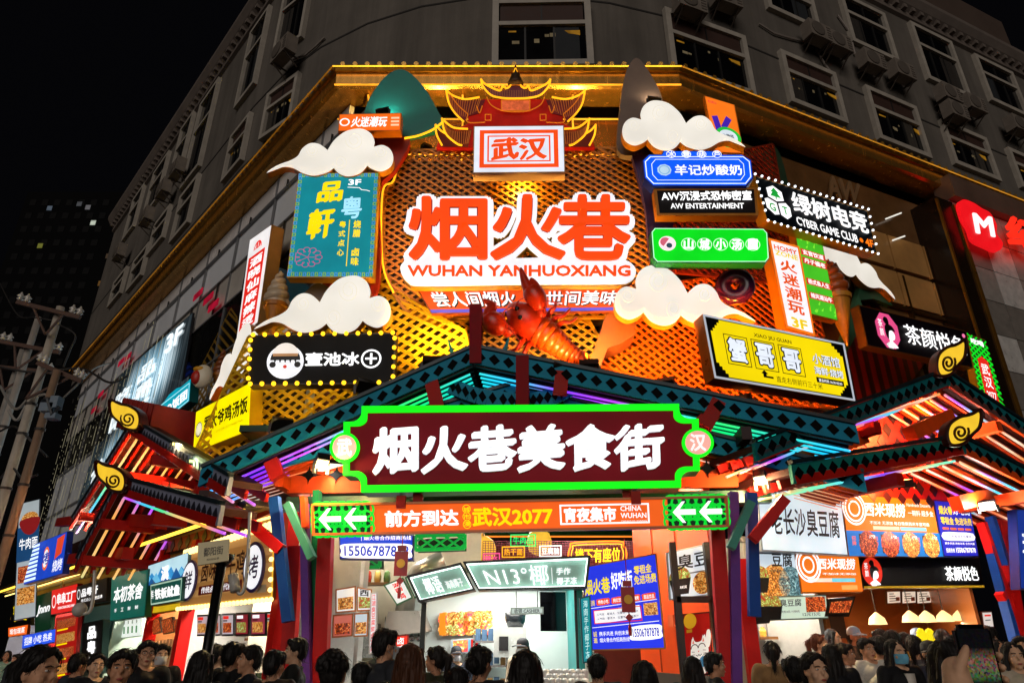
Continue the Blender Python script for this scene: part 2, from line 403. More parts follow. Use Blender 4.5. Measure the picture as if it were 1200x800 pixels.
# upper storeys: one wall that curves round the corner
UL = LP.off(-.3); UR = RP.off(-1.2)
dL, dR = UL.u, UR.u; den = dL.x*dR.y-dL.y*dR.x
tt = ((UR.p-UL.p).x*dR.y-(UR.p-UL.p).y*dR.x)/den; PI = UL.p+dL*tt
p1 = PI-dL*8.6; p2 = PI+dR*9.2
upath = [P2(UL.pt(-26, 0))]+[P2(p1*(1-t)**2+PI*2*t*(1-t)+p2*t*t) for t in [i/9 for i in range(10)]]+[P2(UR.pt(34, 0))]
ZC = 22.5
def facade_render(h):
    m = P(h, .85, 0, .22, .6, .3, .1).copy(); m.name = 'weathered_render'; nt = m.node_tree; b = nt.nodes['Principled BSDF']; r0 = nt.nodes['Color Ramp']
    n = nt.nodes.new('ShaderNodeTexNoise'); n.inputs['Scale'].default_value = 1.0; n.inputs['Detail'].default_value = 8; n.inputs['Roughness'].default_value = .7; mp = nt.nodes.new('ShaderNodeMapping'); mp.inputs['Scale'].default_value = (1.6, 1.6, .10)
    nt.links.new(nt.nodes['Texture Coordinate'].outputs['Object'], mp.inputs[0]); nt.links.new(mp.outputs[0], n.inputs['Vector']); r = nt.nodes.new('ShaderNodeValToRGB'); nt.links.new(n.outputs[0], r.inputs[0]); e = r.color_ramp.elements; e[0].position = .36; e[0].color = (.45, .43, .4, 1); e[1].position = .62; e[1].color = (1.05, 1.03, 1, 1)
    mx = nt.nodes.new('ShaderNodeMix'); mx.data_type = 'RGBA'; mx.blend_type = 'MULTIPLY'; mx.inputs[0].default_value = .5; nt.links.new(r0.outputs[0], mx.inputs[6]); nt.links.new(r.outputs[0], mx.inputs[7]); nt.links.new(mx.outputs[2], b.inputs['Base Color']); return m
wallm = facade_render('#6b655e')
b = MB(); sweep(b, upath, [(0, ZE-.3), (0, ZC)]); 
capb = [(*p, ZC) for p in upath]+[(10, 50, ZC), (-20, 50, ZC)]; b.poly(capb)
b.build('upper_wall', wallm, mall)
b = MB(); sweep(b, upath, [(0, ZC-.75), (.12, ZC-.7), (.12, ZC-.45), (.3, ZC-.3), (.45, ZC-.05), (.45, ZC+.12), (-.3, ZC+.12)])
for i in range(len(upath)-1):
    a_, c_ = upath[i], upath[i+1]; d = c_-a_; n = max(1, int(d.length/.42)); dn = d.normalized()
    for k in range(n):
        p = a_+d*((k+.5)/n); b.box((p.x+dn.y*.16, p.y-dn.x*.16, ZC-.42), (.16, .26, .16), (dn.x, dn.y, 0))
b.build('cornice', P('#6b6058', .75, 0, .25, 1), mall)
b = MB(); sweep(b, upath, [(.0, 16.9), (.02, 16.92), (.02, 16.96), (0, 16.98)]); sweep(b, upath, [(.0, 14.55), (.015, 14.56), (.015, 14.59), (0, 14.6)]); b.build('wall_joints', P('#2a2622', .8), mall)
# set back block above the cornice on the right
b = MB(); q1 = UR.off(-3.5); a_, c_ = q1.st(985, 10)[0], q1.st(1172, 22)[0]
b.prism([q1.pt(a_, ZC), q1.pt(c_, ZC), q1.pt(c_, 33), q1.pt(a_, 33)], -q1.n*6); b.build('rooftop_block', P('#4a3a30', .8, 0, .2, .5), mall)
def uhit(px, py):
    d = ray(px, py); best = None
    for i in range(len(upath)-1):
        a_, c_ = upath[i], upath[i+1]; pl = Pl(a_, c_-a_); den_ = pl.n.dot(d)
        if abs(den_) < 1e-6: continue
        t = pl.n.dot(pl.p-CAM)/den_; h_ = CAM+d*t; s_ = (P2(h_)-a_).dot((c_-a_).normalized())
        if t > 0 and -.01 <= s_ <= (c_-a_).length+.01 and (best is None or t < best[0]): best = (t, pl)
    return best[1] if best else UR
WIN = [((577, 4), (690, 1), (697, 80), (577, 80), 1), ((777, 16), (868, 41), (884, 108), (786, 92), 1), ((910, 60), (975, 88), (992, 148), (925, 122), 1),
       ((1010, 102), (1072, 128), (1087, 187), (1028, 165), 1), ((1100, 142), (1153, 164), (1169, 213), (1116, 195), 1), ((1179, 175), (1228, 196), (1242, 238), (1193, 222), 1),
       ((888, -33), (946, -12), (957, 28), (901, 24), 0), ((980, -4), (1031, 14), (1050, 68), (1000, 60), 0), ((1063, 28), (1111, 50), (1134, 112), (1087, 100), 0),
       ((1139, 66), (1183, 86), (1203, 136), (1160, 124), 0), ((335, -17), (367, -32), (358, 52), (327, 60), 0), ((297, 36), (316, 16), (302, 101), (279, 124), 0),
       ((316, 113), (354, 86), (344, 140), (307, 168), 1), ((273, 162), (297, 133), (286, 187), (263, 216), 1), ((234, 130), (255, 98), (241, 189), (217, 219), 0), ((212, 156), (226, 138), (216, 200), (201, 217), 0),
       ((214, 230), (234, 209), (224, 262), (203, 283), 0), ((182, 203), (199, 182), (187, 235), (170, 255), 0), ((184, 262), (202, 243), (193, 280), (175, 300), 0), ((157, 236), (170, 219), (160, 264), (147, 281), 0),
       ((159, 307), (176, 287), (169, 322), (151, 342), 0), ((137, 330), (151, 314), (143, 345), (128, 361), 0)]
wf = P('#aaa296', .55, 0, .2, 3); wg = P('#0b0b0d', .06, .2, .4, 1); ws = P('#3a2218', .7)
litw = E('#d89a2a', .3, .8, 3); litp = E('#c9b58a', .10, .7, 5)
wr = random.Random(11)
for TL_, TR_, BR_, BL_, kind in WIN:
    pl = uhit((TL_[0]+BR_[0])/2, (TL_[1]+BR_[1])/2).off(.02)
    cs = [pl.st(*p) for p in (TL_, TR_, BR_, BL_)]
    a0 = (cs[0][0]+cs[3][0])/2; a1 = (cs[1][0]+cs[2][0])/2; z1 = (cs[0][1]+cs[1][1])/2; z0 = (cs[2][1]+cs[3][1])/2
    wd = a1-a0; ht = z1-z0; fw = min(.16, wd*.09)
    b = MB()
    for (s_, z, sw, sh) in ((a0+fw/2, (z0+z1)/2, fw, ht), (a1-fw/2, (z0+z1)/2, fw, ht), ((a0+a1)/2, z1-fw/2, wd-2*fw-.004, fw), ((a0+a1)/2, z0+fw/2, wd-2*fw-.004, fw), ((a0+a1)/2, z0+ht*.62, wd-2*fw-.004, fw*.8)):
        b.box(pl.pt(s_, z, .05), (sw, .14, sh), pl.u)
    wn = b.build('window', wf, mall)
    b = MB(); b.box(pl.pt((a0+a1)/2, z0+ht*.31, .0), (wd-fw, .05, ht*.6), pl.u); b.box(pl.pt((a0+a1)/2, z0+ht*.81, .0), (wd-fw, .05, ht*.36), pl.u)
    b.build('pane', wg, wn)
    b = MB()
    for k in (.33, .62): b.box(pl.pt(a0+wd*k, z0+ht*.31, .035), (.05, .03, ht*.56), pl.u)
    b.box(pl.pt(a0+wd*.5, z0+ht*.81, .035), (.04, .03, ht*.32), pl.u); b.build('sash', P('#1c1b1a', .5), wn)
    if wr.random() < .75:
        b = MB(); k0 = wr.choice((.1, .1, .55, .62)); k1 = k0+wr.uniform(.18, .34); n_ = 7
        for k in range(n_): b.box(pl.pt(a0+wd*(k0+(k1-k0)*(k+.5)/n_), z0+ht*.31, .028+.006*(k % 2)), (wd*(k1-k0)/n_, .01, ht*.54), pl.u)
        b.build('curtain', P(wr.choice(('#2a241e', '#3a342c', '#1e2226')), .8), wn)
    if kind:
        b = MB(); b.box(pl.pt(a0+wd*.5, z0+ht*.82, .03), (wd-2.4*fw, .015, ht*.3), pl.u); b.build('blind', ws, wn)
        b = MB()
        r1, r2, r3 = wr.uniform(.7, .84), wr.uniform(.09, .17), wr.uniform(.03, .06)
        b.prism([pl.pt(a0+wd*r1, z0+ht*.53, .03), pl.pt(a0+wd*(r1+r2), z0+ht*.53, .03), pl.pt(a0+wd*(r1+r2), z0+ht*(.53-r3*1.6), .03), pl.pt(a0+wd*(r1+r2*.25), z0+ht*(.53-r3), .03)], pl.n*.01)
        b.box(pl.pt(a0+wd*wr.uniform(.14, .24), z0+ht*.53, .03), (wd*wr.uniform(.06, .16), .01, ht*.02), pl.u); b.build('lit_ceiling', litw, wn)
        b = MB()
        for k in range(4): b.box(pl.pt(a0+wd*wr.uniform(.2, .75), z0+ht*wr.uniform(.36, .53), .03), (wd*wr.uniform(.02, .08), .01, ht*wr.uniform(.02, .06)), pl.u)
        b.build('room_glimpse', litp, wn)
# pipes clipped to the wall
b = MB()
for pts in ([(888, 30), (905, 41), (925, 47), (948, 52)], [(955, 60), (965, 78), (975, 90)], [(382, 46), (372, 56), (360, 66), (344, 72)], [(980, 20), (994, 40), (1000, 66)]):
    b.tube([uhit(*p).at(*p)+uhit(*p).n*.06 for p in pts], .035, 6)
b.build('drain_pipe', P('#8a8078', .6), mall)

# air conditioner units hung on the wall
def ac_unit():
    t = thing('air_conditioner', '', 'air conditioner', (0, 0, 0), 'air conditioners on the upper walls')
    b = MB(); b.box((0, 0, 0), (.86, .34, .6)); b.build('casing', P('#7a7066', .6, 0, .25, 4), t)
    b = MB(); b.lathe((-.12, -.175, 0), [(.25, 0), (.25, .02), (.2, .03), (.05, .035)], 20, (0, -1, 0))
    for k in range(5): b.box((.32, -.175, -.2+k*.1), (.16, .012, .04))
    b.build('fan_grille', P('#5c544c', .6), t)
    b = MB()
    for x in (-.32, .32): b.beam((x, -.17, -.32), (x, .3, -.32), .04, .04); b.beam((x, -.12, -.32), (x, .3, -.62), .03, .03)
    b.build('bracket', P('#4a4038', .6, .3), t); return t
acs = [(333, 60, 'below the top left tall window'), (208, 198, 'beside the tall left stairwell window'), (192, 222, 'on the left wall above a dark window'), (172, 254, 'near the far left end of the wall'),
       (957, 40, 'beside the pipe on the right wall'), (981, 52, 'touching its twin beside the pipe'), (1021, 73, 'between two upper right windows'), (1056, 85, 'under a tall right window'),
       (1111, 112, 'left of a pair at the far upper right'), (1119, 132, 'hanging lowest beneath the far right pair'), (1140, 124, 'right of the far upper right windows'), (1192, 148, 'at the right edge of the photo'),
       (808, 6, 'at the top edge above the second window'), (850, 0, 'cut by the top edge of the photo'), (140, 296, 'lowest at the left end of the building')]
ac0 = ac_unit()
for i, (px, py, t) in enumerate(acs):
    o = ac0 if i == 0 else copy_tree(ac0)
    pl = uhit(px, py).off(.42); o.location = pl.at(px, py); o.rotation_euler.z = math.atan2(pl.u.y, pl.u.x)
    o['label'] = 'grey air conditioner box '+t

# dark tower far off on the left, a few windows lit
tw = thing('distant_tower', 'dark apartment tower far off at the left with a few lit windows', 'building', Yp(80, 420, 130))
b = MB(); A_ = Yp(33, 225, 130); B_ = Yp(150, 330, 130); b.prism([(A_.x, 130, 0), (B_.x, 130, 0), (B_.x, 130, A_.z), (A_.x, 130, A_.z)], (0, 25, 0)); b.build('wall', P('#060607', .95, 0, .3, .05, .1), tw)
for i, (px, py, c) in enumerate([(58, 244, '#9ab0c8'), (93, 239, '#8a8f98'), (103, 243, '#c8c8d0'), (109, 261, '#e8f4e0'), (47, 288, '#d8e060'), (118, 332, '#c08a40'), (127, 300, '#806850'), (136, 312, '#605048')]):
    b = MB(); p = Yp(px, py, 129.9); b.box(p, (1.1, .1, 1.2)); b.build('window', E(c, .10 if i != 3 else .5, .5, 1), tw)
b = MB()
for r_ in range(14):
    for c_ in range(7): b.box((A_.x+2+c_*2.8, 129.95, A_.z-3-r_*3.6), (1.4, .08, 1.6))
b.build('dark_windows', P('#040405', .6, 0, .1, 3, .1), tw)

# utility poles, crossarms and cables
def pole(bx, by, tx, ty, Y, arms, r, label, col):
    a = Yp(bx, by, Y); t_ = Yp(tx, ty, Y); x = (a.x+t_.x)/2
    t = thing('utility_pole', label, 'utility pole', (x, Y, 0), 'utility poles at the left')
    b = MB(); b.tube([(x, Y, 0), (x, Y, t_.z)], r*1.02, 14, .76); b.build('shaft', P(col, .7, 0, .25, 2), t, smooth=True)
    b = MB()
    for z in (4, 5.2, 6.6, 7.4): b.tube([(x, Y, z), (x, Y, z+.06)], r*1.06, 14)
    b.build('clamp_band', P('#3a3430', .5, .5), t)
    for (px0, py0, px1, py1) in arms:
        p0 = Yp(px0, py0, Y-.25); p1 = Yp(px1, py1, Y-.25); b = MB(); b.beam(p0, p1, .09, .11); m_ = p0.lerp(p1, .5)
        for e_ in (.25, .75): b.beam(p0.lerp(p1, e_), V((x, Y-.25, m_.z-.75)), .05, .05)
        b.build('crossarm', P('#5a4034', .7, .2, .3, 3), t)
        for e_ in (.03, .14, .86, .97):
            b = MB(); c_ = p0.lerp(p1, e_)+V((0, 0, .06)); b.lathe(c_, [(.03, 0), (.09, .05), (.04, .1), (.1, .14), (.04, .2), (.02, .26)], 10); b.build('insulator', P('#c9c4bc', .2), t, smooth=True)
    return t
pole(12, 570, 67, 360, 17, [(20, 354, 94, 372), (44, 425, 96, 447)], .135, 'tall pale concrete utility pole with a rusty crossarm near the top', '#b0a698')
pole(28, 590, 61, 434, 16.6, [], .12, 'shorter brownish utility pole leaning close to the tall one', '#8a6f58')
pole(15, 500, 36, 372, 19, [(0, 400, 70, 413)], .12, 'second pale utility pole behind the tall one at the left', '#a39a90')
pole(0, 520, 18, 410, 21, [(-20, 428, 60, 436)], .11, 'farthest utility pole at the left edge with tangled wires', '#938b82')
def cable(pts, r, name='overhead_cable', label='', col='#25211f', g='cables strung between the poles'):
    b = MB(); q_ = crom([Yp(*p) for p in pts], 8, False); b.tube(q_, r, 5); return tag(b.build(name, P(col, .6), smooth=True, loc=q_[0]), label, 'cable', g)
cable([(0, 332, 20), (20, 368, 18), (40, 372, 17), (66, 376, 17)], .02, label='thin cable curling down from the upper left insulators')
cable([(0, 430, 17), (40, 436, 17), (95, 432, 17), (128, 448, 16), (150, 440, 16)], .03, label='cable running level across the poles towards the building')
cable([(0, 452, 18), (16, 478, 17), (30, 470, 17), (44, 445, 17)], .035, col='#8a857e', label='pale looped cable sagging between the two left poles')
cable([(10, 480, 17), (20, 492, 17), (34, 470, 17), (52, 462, 17), (60, 470, 17)], .035, col='#9a958e', label='pale looped cable below the crossarm on the tall pole')
cable([(0, 505, 18), (18, 500, 17), (40, 520, 17), (55, 535, 17)], .03, label='dark cable sagging low behind the tall pole')
cable([(68, 380, 17), (88, 392, 17), (82, 410, 17), (74, 430, 17)], .025, label='cable dropping from the right end of the top crossarm')
cable([(70, 470, 16.5), (86, 455, 16.5), (110, 432, 18), (130, 425, 22)], .025, col='#7a756e', label='cable rising from the short pole to the roof edge')
cable([(0, 560, 18), (14, 548, 17), (26, 560, 17), (44, 556, 17)], .03, label='lowest dark cable crossing the pole shafts')
t = thing('junction_box', 'blue and white cable junction boxes hung on the short pole', 'junction box', Yp(58, 478, 16.2))
b = MB()
for px, py, sx, sz in ((57, 478, .32, .22), (66, 472, .2, .3), (62, 488, .26, .14)): b.box(Yp(px, py, 16.2), (sx, .25, sz))
b.build('casing', P('#6a7a8a', .5), t)
b = MB(); b.tube([Yp(50, 470, 16.2), Yp(56, 468, 16.1), Yp(61, 486, 16.1), Yp(70, 476, 16.1)], .05, 6); b.build('wire', P('#20242c', .5), t)
# ================================================================ lattice screens and cut-outs on the corner
def poly2d(pl, pts): return [V(pl.st(*p)) for p in pts]
def clip(poly, p, d):
    """parameters where the line p + t d is inside the polygon"""
    ts = []; n = len(poly); nd = V((-d.y, d.x))
    for i in range(n):
        a, b_ = poly[i], poly[(i+1) % n]; da = (a-p).dot(nd); db = (b_-p).dot(nd)
        if (da > 0) != (db > 0): x = a.lerp(b_, da/(da-db)); ts.append((x-p).dot(d))
    ts.sort(); return [(ts[i], ts[i+1]) for i in range(0, len(ts)-1, 2)]
def lattice(label, pl, px, m, pitch=.21, ang=35, wd=.058, back='#2a1206', rope=None, rimw=.05, name='lattice_screen'):
    poly = poly2d(pl, px); c = sum(poly, V((0, 0)))/len(poly); zmin = min(p.y for p in poly)
    t = thing(name, label, 'lattice', pl.pt(c.x, zmin))
    R_ = max((p-c).length for p in poly)+.2; b = MB()
    for sg, dep in ((1, .02), (-1, .05)):
        d = V((math.cos(math.radians(ang)), sg*math.sin(math.radians(ang)))); nd = V((-d.y, d.x)); k = -R_
        while k < R_:
            for t0, t1 in clip(poly, c+nd*k, d):
                if t1-t0 > .03:
                    a = c+nd*k+d*t0; e = c+nd*k+d*t1; b.beam(pl.pt(a.x, a.y, dep), pl.pt(e.x, e.y, dep), .03, wd, pl.n) if False else b.prism([pl.pt(*(a+nd*wd/2), dep), pl.pt(*(e+nd*wd/2), dep), pl.pt(*(e-nd*wd/2), dep), pl.pt(*(a-nd*wd/2), dep)], -pl.n*.028)
            k += pitch
    b.build('strips', m, t)
    b = MB()
    for i in range(len(poly)): b.beam(pl.pt(*poly[i], .0), pl.pt(*poly[(i+1) % len(poly)], .0), rimw, .07, pl.n)
    b.build('rim', m, t)
    b = MB(); b.prism([pl.pt(p.x, p.y, -.33) for p in poly], -pl.n*.05); b.build('backing', P(back, .6, 0, .5, 1.2), t)
    if rope:
        for seg in rope:
            b = MB(); b.tube([pl.at(*p)+pl.n*.07 for p in crom(seg, 5, False)] if len(seg) > 2 else [pl.at(*p)+pl.n*.07 for p in seg], .02, 6); b.build('rope_light', E('#ffb41e', 1.5, .3, 1), t)
    return t
yel = P('#d79a1c', .38, .1, .18, 2)
C0 = FY(11.1)
lattice('upper golden lattice screen behind the large orange and white title letters', C0,
        [(470, 177), (742, 174), (748, 215), (764, 228), (764, 300), (742, 345), (720, 372), (480, 372), (462, 345), (450, 312), (450, 226), (462, 214)], P('#b87318', .38, .1, .2, 2), pitch=.125, wd=.04,
        rope=[[(470, 177), (462, 214), (449, 228), (449, 310), (462, 345)], [(742, 174), (748, 215), (764, 228)]])
CLW = Pl(C0.at(560, 400), (.96, -.2)); CLE = Pl(C0.at(690, 400), (.93, .26))
lattice('lower yellow lattice screen behind the black sign with bulbs', Pl(C0.at(470, 400), (.9, -.36)), [(222, 545), (292, 395), (420, 350), (452, 320), (480, 352), (545, 388), (556, 430), (400, 480), (300, 530)], P('#e0ad1c', .38, .1, .18, 2), pitch=.155, ang=32, wd=.058)
lattice('middle golden lattice screen around the red crayfish', C0.off(-.05), [(500, 376), (690, 376), (704, 400), (690, 440), (560, 425), (545, 400)], P('#d08a18', .38, .1, .18, 2), pitch=.13, wd=.045)
lattice('orange lit lattice screen between the donut and the yellow sign', Pl(C0.at(700, 400), (.94, .3)), [(716, 350), (800, 330), (905, 318), (952, 352), (965, 395), (880, 420), (985, 478), (850, 470), (698, 428), (706, 405)], P('#e06a16', .38, .1, .2, 2), pitch=.128, wd=.042, back='#3a0f04')
lattice('narrow lattice wing beside the red vertical sign on the left facade', LP.off(-.55), [(272, 362), (279, 372), (285, 430), (262, 480), (236, 534), (196, 545), (186, 500), (226, 452)], P('#8f6d24', .4, .1, .2, 2), pitch=.22, wd=.06, back='#1d120a')
lattice('red shaded lattice behind the stacked signs at the right', Pl(C0.at(765, 300), (.93, .36)).off(-.1), [(752, 200), (905, 170), (925, 285), (900, 330), (765, 316)], P('#8a2a10', .4, .1, .3, 2), pitch=.13, wd=.045, back='#26101a')
# red corrugated panels
def slatted(label, pl, px, m, d=.06):
    t = MB(); t.prism([pl.at(*p) for p in px], -pl.n*d); c = sum((pl.at(*p) for p in px), V())/len(px); z = min(pl.at(*p).z for p in px)
    return tag(t.build('corrugated_panel', m, loc=(c.x, c.y, z)), label, 'panel')
rs = stripes('red_slats', '#7a120a', '#2a0805', 7.0, 'X', .45)
slatted('dark red slatted panel beneath the pink octagon sign', RP.off(-.35), [(985, 405), (1012, 340), (1088, 420), (1064, 452), (1003, 478)], rs)
slatted('red slatted panel under the yellow sign at the left', LP.off(-.3), [(205, 520), (228, 530), (290, 505), (318, 520), (240, 562), (200, 552)], rs)

def cutout(name, label, cat, pl, px, m, d=.14, smooth=4, rope=None, closed=True, rim=None):
    q_ = crom(px, smooth) if smooth else [V(p) for p in px]; w_ = [pl.at(*p) for p in q_]; c = sum(w_, V())/len(w_); z = min(p.z for p in w_)
    t = thing(name, label, cat, (c.x, c.y, z)); b = MB(); b.prism(w_, -pl.n*d); b.build('panel', m, t)
    if rim:
        b = MB(); b.tube(w_+[w_[0]], .018, 5); b.build('rim', rim, t)
    if rope:
        b = MB(); b.tube([pl.at(*p)+pl.n*.02 for p in crom(rope, 5, False)], .022, 6); b.build('rope_light', E('#ffb41e', 1.7, .3, 1), t)
    return t
teal = P('#0f7f74', .5, 0, .2, 1.5)
cutout('mountain_cutout', 'dark teal rounded mountain cut-out left of the neon pagoda', 'cut-out', FY(10.8), [(426, 152), (430, 122), (446, 96), (462, 83), (478, 84), (498, 104), (513, 130), (520, 148), (496, 156), (472, 160), (446, 160)], teal, rope=[(474, 163), (490, 160), (507, 153), (519, 144)])
cutout('mountain_cutout', 'tall grey rounded peak cut-out right of the neon pagoda', 'cut-out', FY(10.75), [(724, 176), (726, 130), (732, 90), (741, 71), (750, 70), (764, 90), (775, 112), (778, 140), (770, 175), (745, 182)], P('#7a6558', .5, 0, .2, 1.5))
cutout('mountain_cutout', 'purple rocky cut-out behind the blue sign', 'cut-out', FY(10.75), [(738, 170), (746, 176), (790, 165), (800, 200), (790, 260), (775, 312), (762, 300), (756, 240)], P('#3a2466', .5, 0, .4, 4))
cutout('mountain_cutout', 'red wavy cut-out between the teal sign and the lattice', 'cut-out', FY(10.8), [(432, 150), (470, 158), (480, 168), (462, 200), (444, 222), (446, 290), (440, 345), (410, 352), (375, 352), (380, 330), (438, 320), (440, 200)], P('#a5200c', .5, 0, .25, 2), smooth=3)
cutout('mountain_cutout', 'small dark green peak cut-out behind the dotted black sign', 'cut-out', RP.off(-.5), [(884, 228), (889, 195), (898, 172), (904, 169), (914, 180), (922, 208), (925, 235)], P('#26402a', .5, 0, .2, 2))
cutout('mountain_cutout', 'teal pointed mountain cut-out behind the ice cream', 'cut-out', LP.off(-.25), [(306, 352), (310, 326), (322, 314), (333, 316), (352, 330), (378, 352)], P('#0e4a5e', .5, 0, .2, 2))
cutout('mountain_cutout', 'blue lattice-marked mountain cut-out above the teal rice-roll sign', 'cut-out', LP.off(-.45), [(195, 470), (204, 440), (213, 422), (219, 424), (226, 445), (226, 470), (210, 478)], stripes('blue_scale', '#0c2a8a', '#041038', 9, 'Z', .4))
cutout('leaf_cutout', 'upper green leaf-shaped peak cut-out near the dotted sign', 'cut-out', RP.off(-.1), [(1003, 352), (1010, 330), (1020, 317), (1031, 330), (1046, 358), (1024, 350)], P('#2a5a3c', .5, 0, .2, 2), smooth=0)
cutout('leaf_cutout', 'lower green folded leaf cut-out beside the yellow sign', 'cut-out', RP.off(-.02), [(1006, 345), (1012, 362), (1006, 388), (993, 412), (986, 402), (996, 375)], P('#3c6a48', .5, 0, .2, 2), smooth=0)
cutout('rock_cutout', 'brown rock cut-out below the right white cloud', 'cut-out', FY(10.6), [(688, 432), (700, 398), (712, 362), (722, 348), (748, 352), (744, 392), (728, 402), (712, 408), (702, 434)], P('#7a4526', .5, 0, .25, 2), smooth=0, d=.5)
cutout('rock_cutout', 'grey-brown low rock cut-out below the left white cloud', 'cut-out', FY(10.7), [(352, 352), (362, 338), (372, 332), (384, 336), (396, 350), (394, 372), (360, 376)], P('#5a4a40', .5, 0, .25, 2), d=.2)

# ---------------------------------------------------------------- white clouds with lit faces
CLD = [(640, 372), (540, 335), (475, 298), (442, 244), (400, 216), (350, 222), (306, 256), (272, 200), (210, 152), (130, 138), (76, 162), (54, 205), (60, 238), (10, 226), (-30, 246), (-48, 290), (-34, 338), (16, 364), (66, 352), (93, 334), (130, 372), (190, 390), (242, 378), (275, 346), (312, 370), (380, 386), (440, 374), (500, 345), (560, 342)]
CLD = [((x+48)/690, (y-138)/252) for x, y in CLD]
CSW = [(.09, .52, .055), (.30, .28, .085), (.41, .74, .07), (.63, .50, .055)]
amber = P('#c47a14', .35, .2)
def cloud(label, pl, box, mirror, d=.16, rot=0.0, em=.93, sp=1):
    x0, y0, x1, y1 = box
    f = lambda u, v: ((x1-(x1-x0)*u) if mirror else x0+(x1-x0)*u, y0+(y1-y0)*v + rot*(u-.5)*(x1-x0))
    out = []
    n = len(CLD); sharp = {0, 6, 12, 19, 23}
    for i in range(n):
        a, b_, c, d_ = [V(CLD[(i+j) % n]) for j in (-1, 0, 1, 2)]
        m0 = V((0, 0)) if i in sharp else (c-a)/2; m1 = V((0, 0)) if (i+1) % n in sharp else (d_-b_)/2
        for k in range(5):
            t = k/5; out.append(b_*(2*t**3-3*t*t+1)+m0*(t**3-2*t*t+t)+c*(-2*t**3+3*t*t)+m1*(t**3-t*t))
    w_ = [pl.at(*f(*p)) for p in out]; c = sum(w_, V())/len(w_); z = min(p.z for p in w_)
    t = thing('cloud_light', label, 'cloud sign', (c.x, c.y, z), 'white cloud lights')
    b = MB(); b.prism(w_, -pl.n*d); b.build('side_wall', amber, t)
    # pillowed acrylic face: rings drawn in from the outline
    b = MB(); rows = []
    cen = [V(((p.x*.0)+min(max(p.x, .12), .72), .55)) for p in out]
    for k, h in ((0, .004), (.06, .03), (.16, .045), (.3, .055)):
        rows.append([pl.at(*f(*(p.lerp(q_, k))))+pl.n*h for p, q_ in zip(out, cen)])
    m_ = len(out)
    for a_, c_ in zip(rows, rows[1:]):
        for i in range(m_): b.poly([a_[i], a_[(i+1) % m_], c_[(i+1) % m_], c_[i]])
    b.poly(rows[-1]); b.build('face', E('#f6f0e4', em, .2, .9, .35), t, smooth=False)
    if sp:
        b = MB()
        for u, v, r in CSW:
            pts = []
            for i in range(34):
                a = i/34*3.6*math.pi; r_ = r*(1-.75*i/34); pts.append(pl.at(*f(u+r_*math.cos(a)*.85, v+r_*math.sin(a)*690/252*.85))+pl.n*.06)
            b.tube(pts, .007, 4)
        b.build('swirl_line', E('#f0e8da', .84, 0), t)
    return t
cloud('white cloud light above the teal restaurant sign', FY(10.3), (312, 151, 461, 207), True)
cloud('white cloud light above the black sign with bulbs', FY(10.0), (297, 323, 458, 391), True)
cloud('white cloud light above the blue yoghurt sign', FY(10.3), (729, 118, 874, 177), False)
cloud('white cloud light left of the donut', FY(10.1), (720, 311, 886, 382), False)
cloud('white cloud light tilted steeply beside the yellow soup sign', LP.off(.25), (246, 392, 303, 446), True, rot=.95, sp=0)
cloud('white cloud light partly hidden under the dotted black sign', RP.off(.05), (962, 292, 1049, 330), False, rot=.55, sp=0)

# ---------------------------------------------------------------- neon pagoda
pg = thing('neon_pagoda', 'red three-tiered pagoda silhouette outlined in amber neon above the lattice', 'pagoda sign', C0.off(.25).at(605, 172))
pl = C0.off(.25); X = lambda pts: [(400+x*.33755, y*.3375) for x, y in pts]
def mir(pts): return pts+[(1210-x, y) for x, y in reversed(pts)]
body = mir([(330, 512), (345, 470), (440, 430), (440, 405), (480, 395), (490, 345)]); b = MB(); b.prism([pl.at(*p) for p in X(body)], -pl.n*.1); b.build('red_body', E('#b8160a', .6, .6, 1.6), pg)
roofs = [mir([(485, 283), (492, 312), (520, 338), (560, 348)])+[(720, 283), (690, 312), (655, 322), (630, 312), (605, 300), (580, 312), (555, 322), (520, 312)],
         mir([(365, 320), (374, 365), (400, 405), (440, 428), (470, 395), (520, 392), (520, 372), (480, 368)]) + [(845, 320), (800, 352), (740, 352), (720, 330), (490, 330), (470, 352), (410, 352)],
         mir([(330, 425), (330, 470), (350, 512), (420, 512), (400, 475), (440, 470)]) + [(885, 440), (850, 470), (790, 460), (420, 460), (360, 470)]]
rc = ['#54242a', '#6a2a14', '#5a1a10']
for i, r_ in enumerate(roofs[:1]):
    b = MB(); b.prism([pl.at(*p)+pl.n*.03 for p in X(r_)], -pl.n*.02); b.build('roof', E(rc[i], .8, .4, 3), pg)
for sgn in (0, 1):
    M_ = (lambda pts: [(1210-x, y) for x, y in pts]) if sgn else (lambda pts: pts)
    for pts, c in (([(365, 320), (374, 365), (400, 402), (425, 428), (440, 405), (480, 395), (500, 350), (460, 352), (410, 350), (380, 338)], '#5e1c1c'),
                   ([(330, 430), (328, 470), (345, 512), (420, 512), (440, 470), (400, 462), (350, 452)], '#54180f'), ([(355, 440), (365, 480), (400, 508), (440, 512), (455, 450), (400, 455)], '#6a2410')):
        b = MB(); k = .012*(1+len(pts) % 3); b.prism([pl.at(*p)+pl.n*k for p in X(M_(pts))], -pl.n*.01); b.build('roof', E(c, .8, .4, 3), pg)
